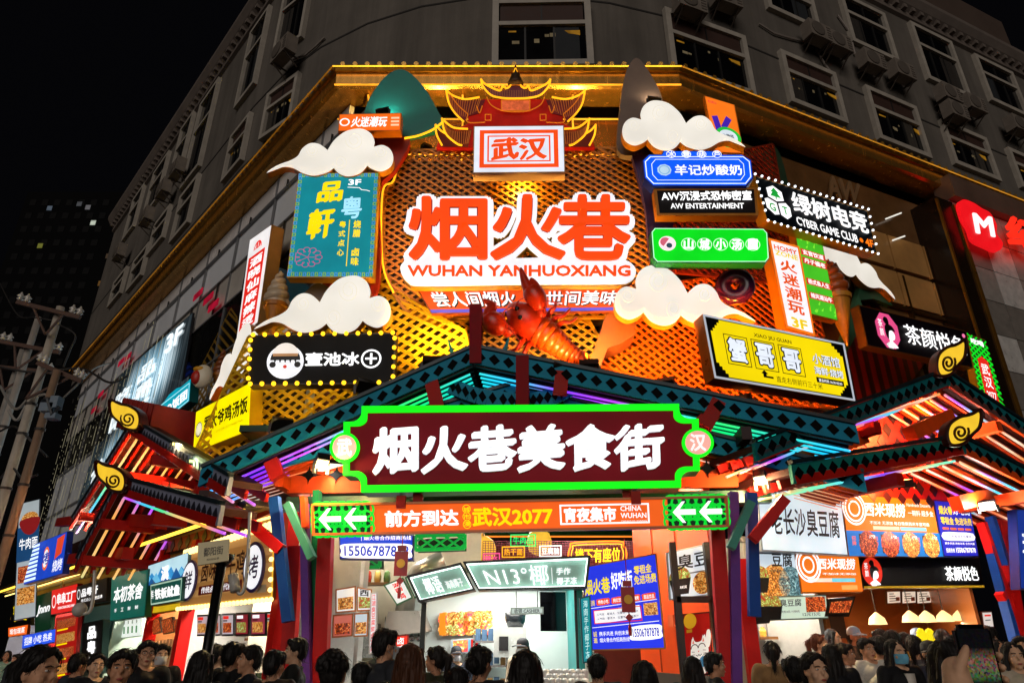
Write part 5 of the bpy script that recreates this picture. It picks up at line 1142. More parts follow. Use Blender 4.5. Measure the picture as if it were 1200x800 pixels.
flood('amber floodlight under the small red character box', Yp(610, 207, 10.7), Yp(610, 240, 11.4), 110, (1, .58, .14), spot=160, sz=(.2, .1, .12))  # added lamp, brightens the top of the lattice
flood('amber floodlight hidden behind the title, lower left', Yp(540, 285, 10.4), Yp(490, 200, 11.1), 210, (1, .58, .14), spot=150, sz=(.2, .1, .12))  # unseen lamp added to reach the lattice's upper left
flood('amber floodlight hidden behind the title, lower right', Yp(680, 285, 10.4), Yp(728, 200, 11.1), 210, (1, .58, .14), spot=150, sz=(.2, .1, .12))  # unseen lamp added to reach the lattice's upper right
flood('red floodlight in the attic right of the main board', GP.off(-.8).at(880, 512), GP.off(-1.4).at(860, 520), 120, (1, .2, .04), 'POINT', sz=(.2, .1, .12))  # added between the roof tiers to light the attic red
flood('red floodlight in the attic left of the main board', GP.off(-.8).at(330, 540), GP.off(-1.4).at(340, 545), 80, (1, .22, .04), 'POINT', sz=(.2, .1, .12))  # left counterpart, added for red light in the attic
flood('warm floodlight on the left canopy', LP.off(-.6).pt(-3.5, 10.3), LP.off(-.5).pt(-4.5, 11.9), 70, (1, .6, .22), spot=150, sz=(.2, .1, .12))
flood('warm floodlight on the right canopy', RP.off(-.5).pt(3.0, 10.1), RP.off(-.6).pt(3.5, 11.9), 70, (1, .58, .2), spot=150, sz=(.2, .1, .12))
# ================================================================ shops under the left awning
yl = E('#ffd040', 2.0, .1)
aw = thing('shop_awning', 'long dark awning with a yellow light line over the left shops', 'awning', SL.pt(-10, 3.3))
b = MB(); b.prism([SL.pt(-24, 3.52, .5), SL.pt(-.5, 3.52, .5), SL.pt(-.5, 3.62, -.5), SL.pt(-24, 3.62, -.5)], (0, 0, .12)); b.build('canopy', P('#2c1c18', .4, .2, .3), aw)
b = MB(); b.tube([SL.pt(-24, 3.48, .5), SL.pt(-.5, 3.48, .5)], .03, 6); b.build('light_line', E('#ffc43a', 3.2, .15), aw)
b = MB(); b.tube([SL.pt(-24, 3.44, .06), SL.pt(-.5, 3.44, .06)], .02, 6); b.build('light_line', E('#ffd878', 3.0, .15), aw)
b = MB(); b.prism([SL.pt(-22, 2.55, -.02), SL.pt(-.4, 2.55, -.02), SL.pt(-.4, 3.5, -.02), SL.pt(-22, 3.5, -.02)], -SL.n*.06); b.build('fascia_board', P('#b08a3a', .45, 0, .25, 1), aw)
b = MB(); b.prism([SL.pt(-24, 3.55, .48), SL.pt(-.5, 3.55, .48), SL.pt(-.5, 3.55, -.1), SL.pt(-24, 3.55, -.1)], (0, 0, .03)); b.build('soffit', P('#c8b078', .5, 0, .15, 1), aw)
b = MB(); b.prism([SL.pt(-24, 3.62, -.5), SL.pt(-.5, 3.62, -.5), SL.pt(-.5, 4.9, -.75), SL.pt(-24, 4.9, -.75)], SL.n*.05); b.build('upstand', P('#3a1c14', .5, 0, .3), aw)
tile = P('#d8d6d0', .25, 0, .08, 2); steel = P('#9a9a98', .25, .85, .15, 3); wood = P('#8a5a2c', .45, 0, .3, 4)
def food(key, c1, c2, c3, sc=10, s=.8):
    k = ('food', key)
    if k in MC: return MC[k]
    m = bpy.data.materials.new('food_photo_'+key); m.use_nodes = True; nt = m.node_tree; b = nt.nodes['Principled BSDF']
    tc = nt.nodes.new('ShaderNodeTexCoord'); v = nt.nodes.new('ShaderNodeTexVoronoi'); v.inputs['Scale'].default_value = sc
    n = nt.nodes.new('ShaderNodeTexNoise'); n.inputs['Scale'].default_value = sc*.8; nt.links.new(tc.outputs['Object'], n.inputs['Vector']); nt.links.new(n.outputs[1], v.inputs['Vector'])
    r = nt.nodes.new('ShaderNodeValToRGB'); nt.links.new(v.outputs['Distance'], r.inputs[0]); el = r.color_ramp.elements
    el[0].color = lin(c1); el[1].color = lin(c3); e = el.new(.35); e.color = lin(c2); el[0].position = .12; el[-1].position = .8
    nt.links.new(r.outputs[0], b.inputs['Base Color']); nt.links.new(r.outputs[0], b.inputs['Emission Color']); b.inputs['Emission Strength'].default_value = s; b.inputs['Roughness'].default_value = .3
    MC[k] = m; return m
fd1 = food('grill', '#f0b060', '#b8431a', '#3a1408'); fd2 = food('noodle', '#f8e0a0', '#d89038', '#6a3410'); fd3 = food('greens', '#e8f0c0', '#7aa040', '#a02a18'); fd4 = food('fruit', '#fff0d0', '#f0a030', '#e03a50', 7)
def stall(name, label, pl, s0, s1, wall, depth=2.6, h=3.3, counter=P('#c9c4bb', .3), energy=200, col=(1, .93, .82), ch=1.02, side=None, lean=None):
    t = thing(name, label, 'food stall', pl.pt((s0+s1)/2, 0, -depth/2)); w_ = s1-s0; m = (s0+s1)/2
    b = MB(); b.box(pl.pt(m+(lean or 0)/2, h/2, -depth), (w_+(lean or 0), .08, h), pl.u); b.build('back_wall', wall, t)
    for i, q_ in enumerate((s0+.05, s1-.05)):
        b = MB()
        if lean and i: b.prism([pl.pt(q_, 0, 0), pl.pt(q_+.08, 0, 0), pl.pt(q_+.08, h, 0), pl.pt(q_, h, 0)], pl.u*lean-pl.n*depth)
        else: b.box(pl.pt(q_, h/2, -depth/2+.05), (.08, depth-.1, h), pl.u)
        b.build('side_wall', side or wall, t)
    b = MB(); b.box(pl.pt(m, h+.05, -depth/2), (w_, depth, .08), pl.u); b.build('ceiling', P('#8a8680', .6), t)
    b = MB(); b.box(pl.pt(m, ch/2, -.35), (w_-.3, .6, ch), pl.u); b.build('counter', counter, t)
    b = MB(); b.box(pl.pt(m, ch+.025, -.35), (w_-.24, .68, .05), pl.u); b.build('counter_top', steel, t)
    b = MB(); b.box(pl.pt(m, h-.03, -depth/2), (w_*.6, .3, .05), pl.u); b.build('ceiling_light', E('#fff6e4', 3.0, .05), t)
    lamp('ceiling_lamp', 'AREA', pl.pt(m, h-.08, -depth/2), energy, col, t, pl.pt(m, 0, -depth/2+.4), .8)
    # shelf and things on the back counter
    b = MB(); b.box(pl.pt(m, 1.75, -depth+.2), (w_*.8, .3, .04), pl.u); b.build('shelf', wood, t)
    b = MB(); r_ = random.Random(hash(label) % 1000)
    r_ = random.Random(len(label)*7+int(abs(s0)*10))
    for i in range(int(w_/.16)):
        s_ = s0+.25+i*.16
        if s_ < s1-.2 and r_.random() < .8:
            hh = r_.uniform(.1, .3); b.cur = r_.randrange(4); b.lathe(pl.pt(s_, 1.77, -depth+.2), [(.05, 0), (.055, hh*.6), (.03, hh*.8), (.03, hh)], 8)
            hh = r_.uniform(.08, .25); b.cur = r_.randrange(4); b.lathe(pl.pt(s_, ch+.05, -.45+r_.uniform(-.1, .15)), [(.06, 0), (.07, hh*.7), (.065, hh)], 8)
    ob = b.build('bottle_row', [P('#c8bfae', .2), P('#9a3a20', .2), P('#3a4a30', .2), P('#d8a040', .25)], t); ob['kind'] = 'stuff'
    return t
S = lambda px, py=740: SL.st(px, py)[0]
stall('food_stall', 'white tiled chicken stall nearest the gate under the wood sign with bulbs', SL, S(218), S(330), tile, depth=1.25)
stall('food_stall', 'brown grilled squid stall under the green iron-plate sign', SL, S(174), S(216), P('#b07a48', .5), energy=190, col=(1, .8, .55), counter=P('#8a3a1c', .4))
stall('food_stall', 'pale tea stall under the dark green sign', SL, S(131), S(172), P('#c8dcc8', .5), energy=190, counter=P('#0e5a48', .4))
stall('food_stall', 'dark restaurant doorway beside the vertical black sign', SL, S(94), S(129), P('#12403a', .5), energy=30)
stall('food_stall', 'red skewer stall at the left', SL, S(60), S(92), P('#c02018', .45), energy=220, counter=P('#b81a14', .4))
stall('food_stall', 'far left bun stall with pale glowing counter', SL, S(12), S(58), P('#a8a8b8', .5), energy=150)
# red shop pillars
for (px, lab) in ((211, 'red square pillar between the squid stall and the chicken stall'), (323, 'red square pillar at the right end of the chicken stall'), (172, 'thin red pillar left of the squid stall')):
    p = SL.off(.06).at(px, 760); b = MB(); b.box((p.x, p.y, 1.7), (.2 if px > 200 else .12, .2, 3.4), SL.u); tag(b.build('pillar', cols['red'], loc=(p.x, p.y, 0)), lab, 'pillar')
SF = SL.off(.2)
woodst = stripes('wood_slats', '#c8965a', '#b07c42', 9, 'Z', .5, .42)  # lamp light on the sign put into the slats as emission
s = Sign('shop_sign', 'wooden slat sign bordered by warm bulbs with dark characters and two round plaques', 'sign', [(219, 646), (323, 612), (320, 702), (210, 713)], SF, .2, '#8a5a20', None, facemat=woodst)
DK = P('#2a1210', .5, 0, 0)
s.frame('border', 0, 0, 1, 1, .05, E('#e8b030', .9), .01)
for u, c in ((.13, '鲜'), (.85, '烤')):
    s.disc('roundel', u, .55, .36, P('#3a2a70', .4), .04, t=.03); s.disc('roundel_face', u, .55, .31, WH, .075); s.text(c, u-.055, .39, u+.055, .71, P('#3a1a60', .5, 0, 0), h=.08, bold=.015)
s.text('卤味童子鸡', .26, .26, .74, .62, P('#4a1410', .5, 0, 0), h=.03, bold=.015); s.rect('ribbon', .24, .68, .72, .82, P('#8a1a14', .5), .02); s.text('传统卤味世代相传', .28, .70, .68, .80, WH, h=.03, bold=.01)
s.rect('small_plate', .87, .80, .95, .90, P('#e8d8b0', .5), .02)
s.bulbs([(i/26, .0) for i in range(27)]+[(i/26, .05) for i in range(27)]+[(i/26, 1.0) for i in range(27)]+[(.99, .1+.13*i) for i in range(7)], .035, E('#ffe08a', 2.6, .1)); s.done()
s = Sign('shop_sign', 'bright yellow fascia behind the green iron-plate sign', 'sign', [(175, 688), (219, 676), (213, 714), (172, 720)], SF.off(-.1), .1, '#b88a10', '#e8c020', .75); s.done()
s = Sign('shop_sign', 'blue mountain-printed panel above the iron-plate squid sign', 'sign', [(174, 662), (221, 646), (219, 677), (173, 685)], SF.off(.06), .1, '#2a5a8a', '#bfe6f4', .9)
for k, c in enumerate(('#2a90d0', '#6ac0e8', '#1a5a9a')):
    s.poly('mountain_print', [(0, 1)]+[(i/8, (.75, .45, .8, .3, .7, .4, .85, .5, .8)[(i+k*3) % 9]+.1*k) for i in range(9)]+[(1, 1)], E(c, .9), .012+.001*k)
s.text('溪', .40, .3, .6, .95, W1, h=.03, bold=.05); s.done()
s = Sign('shop_sign', 'green squid sign with white iron-plate characters on the yellow fascia', 'sign', [(176.5, 684), (215, 675), (213, 704), (177, 710)], SF.off(.12), .12, '#0a3a30', '#12584c', .6); s.frame('border', .02, .05, .98, .95, .03, E('#b8d8c0', .8)); s.text('铁板鱿鱼', .16, .28, .95, .76, W1, bold=.04); s.text('鲜', .04, .3, .12, .7, W1); s.done()
s = Sign('shop_sign', 'dark teal cloth-like tea sign with white flowing characters', 'sign', [(131, 676), (174, 666), (169.5, 722), (129, 728)], SF.off(.1), .12, '#0a4a40', '#0f6a5c', .6); s.text('本初茶舍', .1, .26, .92, .62, W1, bold=.03, shear=.1)
for i in range(4): s.text('手工鲜制'[i], .14+i*.2, .74, .22+i*.2, .82, W1)
s.done()
s = Sign('shop_sign', 'black restaurant sign with white characters beneath the awning', 'sign', [(90, 687), (126, 676), (124, 704), (89, 711)], SF.off(.05), .12, '#181818', None, facemat=P('#0e0d0d', .3, 0, 0)); s.text('品粤轩', .2, .2, .74, .6, W1, bold=.03); s.text('粤式点心 烧腊卤味', .2, .68, .9, .84, W1, bold=0); s.ring('emblem', .1, .42, .16, .03, W1); s.done()
s = Sign('shop_sign', 'red skewer shop sign with white characters', 'sign', [(61, 691), (91, 683), (89.5, 715), (60, 720)], SF.off(.02), .12, '#7a0c0a', '#e0201c', .95); s.text('串串工厂', .25, .22, .97, .66, W1, bold=.03); s.ring('emblem', .12, .5, .25, .05, W1); s.text('CHUAN CHUAN GONG CHANG', .3, .74, .95, .84, W1); s.done()
s = Sign('shop_sign', 'dark green sign with an italic letter left of the red skewer sign', 'sign', [(42, 698), (61, 692), (59, 737), (41, 741)], SF, .1, '#0c2a1a', '#123a22', .5); s.text('Jnnn', .1, .3, .95, .6, W1, bold=.03, shear=.3); s.done()
s = Sign('shop_sign', 'black bun shop sign with yellow characters at the far left', 'sign', [(13, 702), (38, 697), (36, 732), (13, 735)], SF, .1, '#14110a', None, facemat=P('#0e0c08', .3, 0, 0)); s.text('鱼包子', .14, .2, .9, .58, YE, bold=.04); s.line('underline', [(.2, .8), (.5, .74), (.8, .8)], .06, YE); s.done()
s = Sign('shop_sign', 'orange strip sign beneath the black bun sign', 'sign', [(10, 735), (33, 731), (31, 743), (10, 746)], SF.off(.05), .08, '#a8400a', '#ff6a1c', .95); s.text('现包现蒸', .1, .2, .9, .8, W1); s.done()
s = Sign('shop_sign', 'blue and white striped sign with an orange ringed roast character on the awning edge', 'sign', [(34, 640), (79, 622), (73, 672), (28, 685)], SL.off(.75), .15, '#1a2a8a', '#1c48c8', .9)
for i in range(9): s.rect('white_stripe', .0, .04+i*.105, .34, .10+i*.105, E('#d8f4ff', 1.2), .012)
s.disc('emblem', .56, .5, .42, E('#f06a2a', 1.0), .014); s.disc('emblem', .56, .5, .32, WH, .018); s.text('烤', .46, .34, .66, .66, E('#2038b0', .9), h=.022, bold=.02); s.poly('red_mark', [(.8, .1), (.97, .05), (.93, .5), (.78, .6)], E('#e84a2a', .9)); s.text('烧烤', .76, .62, .98, .9, W1); s.done()
s = Sign('vertical_sign', 'tall black vertical sign with white characters beside the dark doorway', 'sign', [(97, 730), (121, 725), (118, 788), (95, 792)], SL.off(.6), .12, '#0e3a34', None, facemat=P('#0a1210', .3, 0, 0)); s.vtext('品粤轩', .3, .08, .72, .92, NW, bold=.04); s.done()
s = Sign('menu_board', 'red menu board full of skewer photos below the skewer sign', 'menu', [(66, 724), (92, 718), (87, 792), (62, 797)], SL.off(.15), .08, '#8a1410', '#b81a14', .7)
for i in range(4): s.rect('food_photo', .08, .05+i*.24, .92, .2+i*.24, (fd1, fd2, fd1, fd2)[i], .012); s.rect('price_strip', .1, .21+i*.24, .6, .235+i*.24, YE, .013)
s.done()
fr = P('#1a1614', .4)
for i, (px0, px1) in enumerate(((231, 244), (246, 258.5), (260.5, 274), (276.5, 291.5), (294.5, 311.5), (313, 322))):
    s = Sign('menu_sign', ['leftmost grey-pink menu panel under the wooden sign', 'second grey-pink menu panel under the wooden sign', 'third menu panel with a red heading under the wooden sign', 'crimson menu panel with a green dish under the wooden sign', 'crimson menu panel with a pale figure under the wooden sign', 'narrow menu panel by the red pillar with two lit squares below it'][i], 'menu', [(px0, 720-i*.8), (px1, 719.4-i*.8), (px1-.3, 744.5), (px0-.3, 745)], SL.off(.08), .05, '#1a1614', ('#c8b0b8', '#c8b4b8', '#c8bcc4', '#8a2430', '#98344a', '#b8c0b8')[i], .8, group='menu panels under the wooden sign', inset=.03)
    s.rect('food_photo', .14, .42, .86, .85, (fd2, fd1, fd1, fd3, fd2, fd2)[i]); s.rect('heading', .14, .12, .62, .26, (RED, RED, RED, WH, WH, RED)[i]); s.rect('price', .14, .30, .5, .36, P('#5a1a1a', .5, 0, 0)); s.done()
for i, (px0, px1) in enumerate(((177, 187), (189, 202), (203, 215))):
    s = Sign('menu_sign', ['left grilled squid photo panel hung under the green sign', 'middle grilled squid photo panel hung under the green sign', 'right grilled squid photo panel hung under the green sign'][i], 'menu', [(px0, 726), (px1, 722), (px1+2, 740), (px0+2, 743)], SL.off(.05), .05, '#2a1a10', None, facemat=fd1, group='squid photo panels'); s.done()
s = Sign('menu_sign', 'white price list with green bottles in the tea stall', 'menu', [(138, 725), (166, 721), (165, 745), (137, 748)], SL.off(-.2), .05, '#c8d8c8', '#eef6ee', .95)
for i in range(5): s.rect('bottle_print', .12+i*.17, .45, .19+i*.17, .8, E('#6a9a70', .7)); s.text('茶', .12+i*.17, .15, .2+i*.17, .35, P('#203a28', .5, 0, 0))
s.done()
s = Sign('light_box', 'bright blue and white counter light boxes at the far left', 'sign', [(27, 744), (66, 736), (64, 752), (26, 760)], SL.off(.1), .1, '#1a2a8a', '#2a58e8', 1.0); s.text('招牌 小吃 热卖', .08, .2, .92, .8, W1); s.done()
s = Sign('light_box', 'small blue character light box left of the red menu board', 'sign', [(44, 764), (64, 760), (63, 776), (43, 780)], SL.off(.3), .1, '#c8c8d8', '#e8ecff', 1.0); s.done()
# steam trays of skewers, cloth, hanging poster for the skewer stall
b = MB()
for i in range(9): q_ = SL.off(.02).at(176+i*4, 782-i*.3); b.tube([q_, q_+V((.0, 0, .45))], .05, 6, .7)
tag(b.build('roll_display', P('#c9a070', .5), loc=SL.off(.02).at(192, 790)), 'row of long pale rolls standing in the squid stall window', 'food display')['kind'] = 'stuff'
s = Sign('poster_tower', 'tall lit poster of a noodle bowl behind the poles at the far left', 'sign', [(22, 590), (47, 584), (42, 722), (16, 727)], FY(30, 30), .3, '#3a4450', '#d8e4e8', .42)
s.rect('blue_panel', 0, .22, 1, .52, E('#1c4a78', .7)); s.disc('bowl_photo', .55, .16, 1.0*s.W*.4, fd2, .02); s.poly('bowl', crom([(.1, .16), (1, .16), (.9, .26), (.6, .3), (.25, .26)], 3), E('#8a1a1c', .8), .024); s.text('牛肉面', .1, .32, .95, .42, W1, h=.02); s.rect('food_photo', .1, .56, .9, .7, fd1); s.rect('food_photo', .1, .74, .9, .88, fd2); s.done()

# screen reflections in the left glass front, put in as glowing panels
SC = L0.off(.12)
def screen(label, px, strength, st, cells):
    s = Sign('led_screen', label, 'screen', px, SC, .06, '#20242a', None, facemat=reflection_film(strength));  # stands for a reflection: the glow is put into the panel
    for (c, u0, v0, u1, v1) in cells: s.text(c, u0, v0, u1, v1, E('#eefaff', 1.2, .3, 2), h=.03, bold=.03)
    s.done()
def reflection_film(st):
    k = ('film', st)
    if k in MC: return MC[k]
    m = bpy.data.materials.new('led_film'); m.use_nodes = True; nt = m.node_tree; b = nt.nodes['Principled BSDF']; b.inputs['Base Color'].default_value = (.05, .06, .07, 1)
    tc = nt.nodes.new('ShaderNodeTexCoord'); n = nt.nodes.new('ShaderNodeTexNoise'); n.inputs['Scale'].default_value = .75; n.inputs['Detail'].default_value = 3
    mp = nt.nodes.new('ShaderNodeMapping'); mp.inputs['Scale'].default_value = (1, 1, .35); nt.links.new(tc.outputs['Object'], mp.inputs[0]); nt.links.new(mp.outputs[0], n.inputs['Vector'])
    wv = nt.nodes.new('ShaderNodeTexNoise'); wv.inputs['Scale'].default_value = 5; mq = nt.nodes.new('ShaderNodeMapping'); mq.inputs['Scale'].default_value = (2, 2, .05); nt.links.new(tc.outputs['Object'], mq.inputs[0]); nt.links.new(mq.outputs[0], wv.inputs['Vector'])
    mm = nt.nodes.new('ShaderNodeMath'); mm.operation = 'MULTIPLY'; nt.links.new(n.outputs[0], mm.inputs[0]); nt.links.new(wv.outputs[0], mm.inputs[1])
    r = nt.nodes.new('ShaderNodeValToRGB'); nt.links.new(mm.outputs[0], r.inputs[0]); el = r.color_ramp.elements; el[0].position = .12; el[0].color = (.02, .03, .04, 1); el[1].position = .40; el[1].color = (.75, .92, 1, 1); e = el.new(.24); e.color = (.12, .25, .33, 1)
    vd = nt.nodes.new('ShaderNodeVectorMath'); vd.operation = 'DISTANCE'; vd.inputs[1].default_value = (.5, .5, .5); nt.links.new(tc.outputs['Generated'], vd.inputs[0]); fm = nt.nodes.new('ShaderNodeMapRange'); nt.links.new(vd.outputs['Value'], fm.inputs[0]); fm.inputs[1].default_value = .2; fm.inputs[2].default_value = .62; fm.inputs[3].default_value = st; fm.inputs[4].default_value = .06; fm.interpolation_type = 'SMOOTHSTEP'  # emission fades outwards to imitate the reflection's soft edge
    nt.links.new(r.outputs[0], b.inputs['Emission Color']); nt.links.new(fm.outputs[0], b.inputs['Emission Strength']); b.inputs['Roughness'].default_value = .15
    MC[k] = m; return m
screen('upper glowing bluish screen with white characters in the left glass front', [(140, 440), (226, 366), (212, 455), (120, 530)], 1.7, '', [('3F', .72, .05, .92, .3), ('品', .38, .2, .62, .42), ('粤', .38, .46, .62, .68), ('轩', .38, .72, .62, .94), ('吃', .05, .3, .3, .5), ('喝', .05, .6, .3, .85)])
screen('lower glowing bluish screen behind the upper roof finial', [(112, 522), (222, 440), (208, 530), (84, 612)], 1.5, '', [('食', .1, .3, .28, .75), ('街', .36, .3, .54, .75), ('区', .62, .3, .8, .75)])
b = MB(); rr = random.Random(4)
for i in range(26):
    s_ = -10.5-i*.55; z1 = rr.uniform(9.0, 12.0); z = z1
    while z > 5.2: hh = rr.uniform(.02, .09) if rr.random() < .8 else rr.uniform(.3, .9); b.box(L0.pt(s_, z-hh/2, .2), (.012, .012, hh), L0.u); z -= hh+rr.uniform(.08, .3)
t = tag(b.build('light_curtain', E('#d8cfa8', .3, .7, .8), loc=L0.pt(-18, 4.5, .2)), 'curtain of fine light strings over the far left facade', 'string lights'); t['kind'] = 'stuff'
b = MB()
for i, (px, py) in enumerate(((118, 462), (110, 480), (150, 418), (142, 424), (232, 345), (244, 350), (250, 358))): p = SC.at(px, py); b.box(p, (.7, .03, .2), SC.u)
tag(b.build('neon_reflection', E('#c81a3a', .5, .5, 3), loc=SC.at(150, 430)), 'small pink neon shapes glowing behind the left glass', 'neon')['kind'] = 'stuff'  # pink reflections made as glowing boxes on the glass

# ================================================================ inside the gate
hall = thing('market_hall', 'lit covered market passage seen through the gate', 'hall', (0, 16, 0))
b = MB(); b.box((.2, 16.2, 4.62), (8.6, 12.6, .1)); b.build('ceiling', P('#123a24', .6, 0, .4, 1), hall)
b = MB(); b.box((.2, 22.3, 2.3), (9.6, .12, 4.6)); b.build('back_wall', P('#8a2a1c', .5, 0, .4, .6), hall)
b = MB(); b.box((-4.3, 17.5, 2.3), (.12, 9.6, 4.6)); b.build('side_wall', P('#5a4a3c', .5, 0, .2), hall)
rw = FY(12.2, 0)
b = MB(); a_ = FY(10.6).at(836, 700); c_ = FY(13.4).at(745, 700); PWR = Pl((c_.x, c_.y), (a_.x-c_.x, a_.y-c_.y)); Lw = (V((a_.x, a_.y, 0))-V((c_.x, c_.y, 0))).length
b.box(PWR.pt(Lw/2, 2.3, -.08), (Lw, .12, 4.6), PWR.u); b.build('orange_wall', P('#e0480c', .45, 0, .12, 1), hall)
b = MB(); b.box(PWR.pt(Lw/2, .62, .02), (Lw, .06, 1.24), PWR.u); b.build('dado', P('#4a4440', .4, 0, .3, 4), hall)
b = MB()
for k in (.3, .62): b.box(PWR.pt(Lw*k, 2.9, -.012), (.02, .02, 3.3), PWR.u)
b.build('wall_joints', P('#8a2a08', .6), hall)
for (x, y, e, c) in ((-2.6, 12.2, 150, (1, .95, .85)), (1.2, 12.4, 220, (1, .9, .75)), (0, 16.5, 220, (1, .9, .75)), (-2.5, 18, 160, (1, .85, .6)), (2.3, 10.9, 240, (1, .85, .65))):
    b = MB(); b.box((x, y, 4.53), (1.0, .28, .05)); b.build('ceiling_light', E('#fff4dc', 2.5, .05), hall); lamp('ceiling_lamp', 'AREA', (x, y, 4.48), e, c, hall, (x, y, 0), .9)
b = MB()
for i in range(5): b.box((0, 10.6+i*2.2, 4.5), (8, .16, .12))
b.build('beam', P('#1a6a3a', .5), hall)
for i in range(6):
    b = MB(); b.tube([(-4.2, 10.9+i*1.7, 4.42), (3.6, 10.9+i*1.7, 4.42)], .022, 6); b.build('neon_tube', E(('#18e058', '#18e058', '#ff8a2a')[i % 3], 1.3), hall)
for i, (px, py, Y, c) in enumerate(((632, 635, 15, '#e8b83a'), (553, 628, 15, '#e8a02a'), (566, 644, 14.5, '#f0b83a'), (520, 652, 15, '#e86a1a'))):
    p = Yp(px, py, Y); t = thing('paper_lantern', ['yellow lantern beside the pink neon under the ceiling', 'amber lantern left of centre under the ceiling', 'yellow lantern above the coconut stall roof', 'orange lantern over the tilted menu panels'][i], 'lantern', p, 'lanterns in the passage')
    b = MB(); b.lathe(p, [(.1, -.26), (.22, -.18), (.28, 0), (.22, .18), (.1, .26)], 16); b.build('shade', E(c, .9, .2), t, smooth=True); b = MB(); b.tube([p+V((0, 0, .26)), V((p.x, p.y, 4.5))], .01, 4); b.build('cord', P('#201810', .6), t)
# green and red lattice valance under the banner
lattice('short green lattice valance under the banner left', FY(11.2), [(487, 628), (545, 626), (545, 642), (487, 644)], E('#1ac850', .5), pitch=.12, wd=.03, back='#0a2a14', name='lattice_valance')
lattice('dark red lattice panel hanging deep in the passage', FY(13.5), [(484, 642), (540, 641), (540, 662), (484, 664)], P('#c02a20', .5), pitch=.16, wd=.04, back='#1a0c08', name='lattice_valance')
lattice('green lattice strip above the left kitchen', FY(12), [(395, 655), (445, 654), (445, 664), (395, 665)], E('#1aa848', .4), pitch=.12, wd=.03, back='#0a2a14', name='lattice_valance')
# hotline sign
s = Sign('hotline_sign', 'blue sign with a white phone number plate just under the banner', 'sign', [(397, 627), (485, 626), (484, 656.5), (398, 655)], FY(10.3), .12, '#1a2470', '#1c44d8', .95)
s.text('| 烟火巷合作招商热线', .3, .04, .97, .24, W1, bold=.015); s.poly('number_plate', crom([(.05, .38), (.5, .35), (.95, .38), (.97, .65), (.95, .92), (.5, .94), (.05, .92), (.03, .65)], 4), W1, .012); s.text('15506787878', .07, .44, .94, .86, E('#1a3cc8', .8), h=.018, bold=.02); s.done()
# recruitment poster on the orange wall
PP = PWR.off(.12)
PP = FY(10.9, -14)
s = Sign('recruitment_poster', 'big blue lit poster with yellow headline on the orange wall', 'poster', [(681, 664), (769, 647.5), (780, 760), (690, 762)], PP, .1, '#a8702a', '#2a3cf0', .9)
s.text('烟火巷', .02, .17, .36, .36, E('#f8e020', 1.0), bold=.03); s.text('好吃街', .38, .13, .66, .33, W1, bold=.03); s.text('零租金', .69, .10, .92, .20, YE, bold=.02); s.text('免进场费', .68, .21, .97, .31, YE, bold=.02)
for i, c in enumerate(('特色小吃', '网红饮品', '卤味烧烤', '甜品饮品')): u = .17+i*.2; s.poly('red_tag', crom([(u, .42), (u+.16, .415), (u+.165, .45), (u+.16, .485), (u, .49), (u-.005, .45)], 2), E('#f0502a', .95)); s.text(c, u+.015, .43, u+.15, .475, W1)
s.text('招商', .06, .42, .14, .49, YE); s.line('rule', [(.08, .515), (.95, .49)], .008, W1); s.poly('notice', [(.12, .55), (.72, .53), (.73, .67), (.12, .70)], WH, .012); s.frame('notice_frame', .11, .54, .74, .70, .012, RED, .016)
for v in (.58, .63): s.text('人气旺 · 客流大 · 位置优 · 即租即开', .15, v, .70, v+.03, P('#3a2a6a', .5, 0, 0), h=.018)
s.rect('food_photo', .77, .52, .95, .65, fd2, .014); s.line('rule', [(.08, .74), (.95, .715)], .008, W1)
s.text('携手共进 共创未来', .16, .79, .55, .84, W1, bold=.01); s.text('烟火巷合作招商热线', .16, .86, .55, .91, W1, bold=.01); s.poly('number_plate', crom([(.58, .76), (.95, .75), (.97, .82), (.95, .89), (.58, .9), (.57, .83)], 3), W1, .012); s.text('15506787878', .60, .78, .94, .87, E('#1a2cc8', .7), h=.018, bold=.02)
s.vtext('诚邀', .08, .78, .13, .92, YE); s.done()
# neon seat sign and shop names on a grid
b = MB(); gp = FY(13.6); a_, z1_ = gp.st(566, 634); c_, z0_ = gp.st(752, 668)
for i in range(60): s_ = a_+(c_-a_)*i/59; b.box(gp.pt(s_, (z0_+z1_)/2), (.012, .012, z1_-z0_))
for i in range(14): b.box(gp.pt((a_+c_)/2, z0_+(z1_-z0_)*i/13, .012), (c_-a_, .012, .012))
tag(b.build('wire_grid', P('#8a4a5a', .4, .6), loc=gp.pt((a_+c_)/2, z0_)), 'pinkish wire grid holding the neon name boxes', 'grid')
s = Sign('neon_sign', 'orange neon with yellow seat-downstairs characters in a notched outline', 'neon sign', [(664, 634), (735, 632), (736, 666), (665, 668)], FY(13.4), .04, '#3a1408', None, cabinet=False)
NO2 = E('#ff7a1a', 1.8, .1); s.line('neon_tube', crom([(.06, .2), (.14, .05), (.86, .05), (.94, .2), (.98, .5), (.94, .8), (.86, .95), (.14, .95), (.06, .8), (.02, .5)], 3), .03, NO2, closed=True); s.line('neon_tube', crom([(.1, .25), (.16, .14), (.84, .14), (.9, .25), (.93, .5), (.9, .75), (.84, .86), (.16, .86), (.1, .75), (.07, .5)], 3), .02, E('#ffb02a', 1.4, .1), closed=True); s.text('楼下有座位', .13, .26, .88, .76, E('#ffc81e', 1.5, .1), bold=.02); s.done()
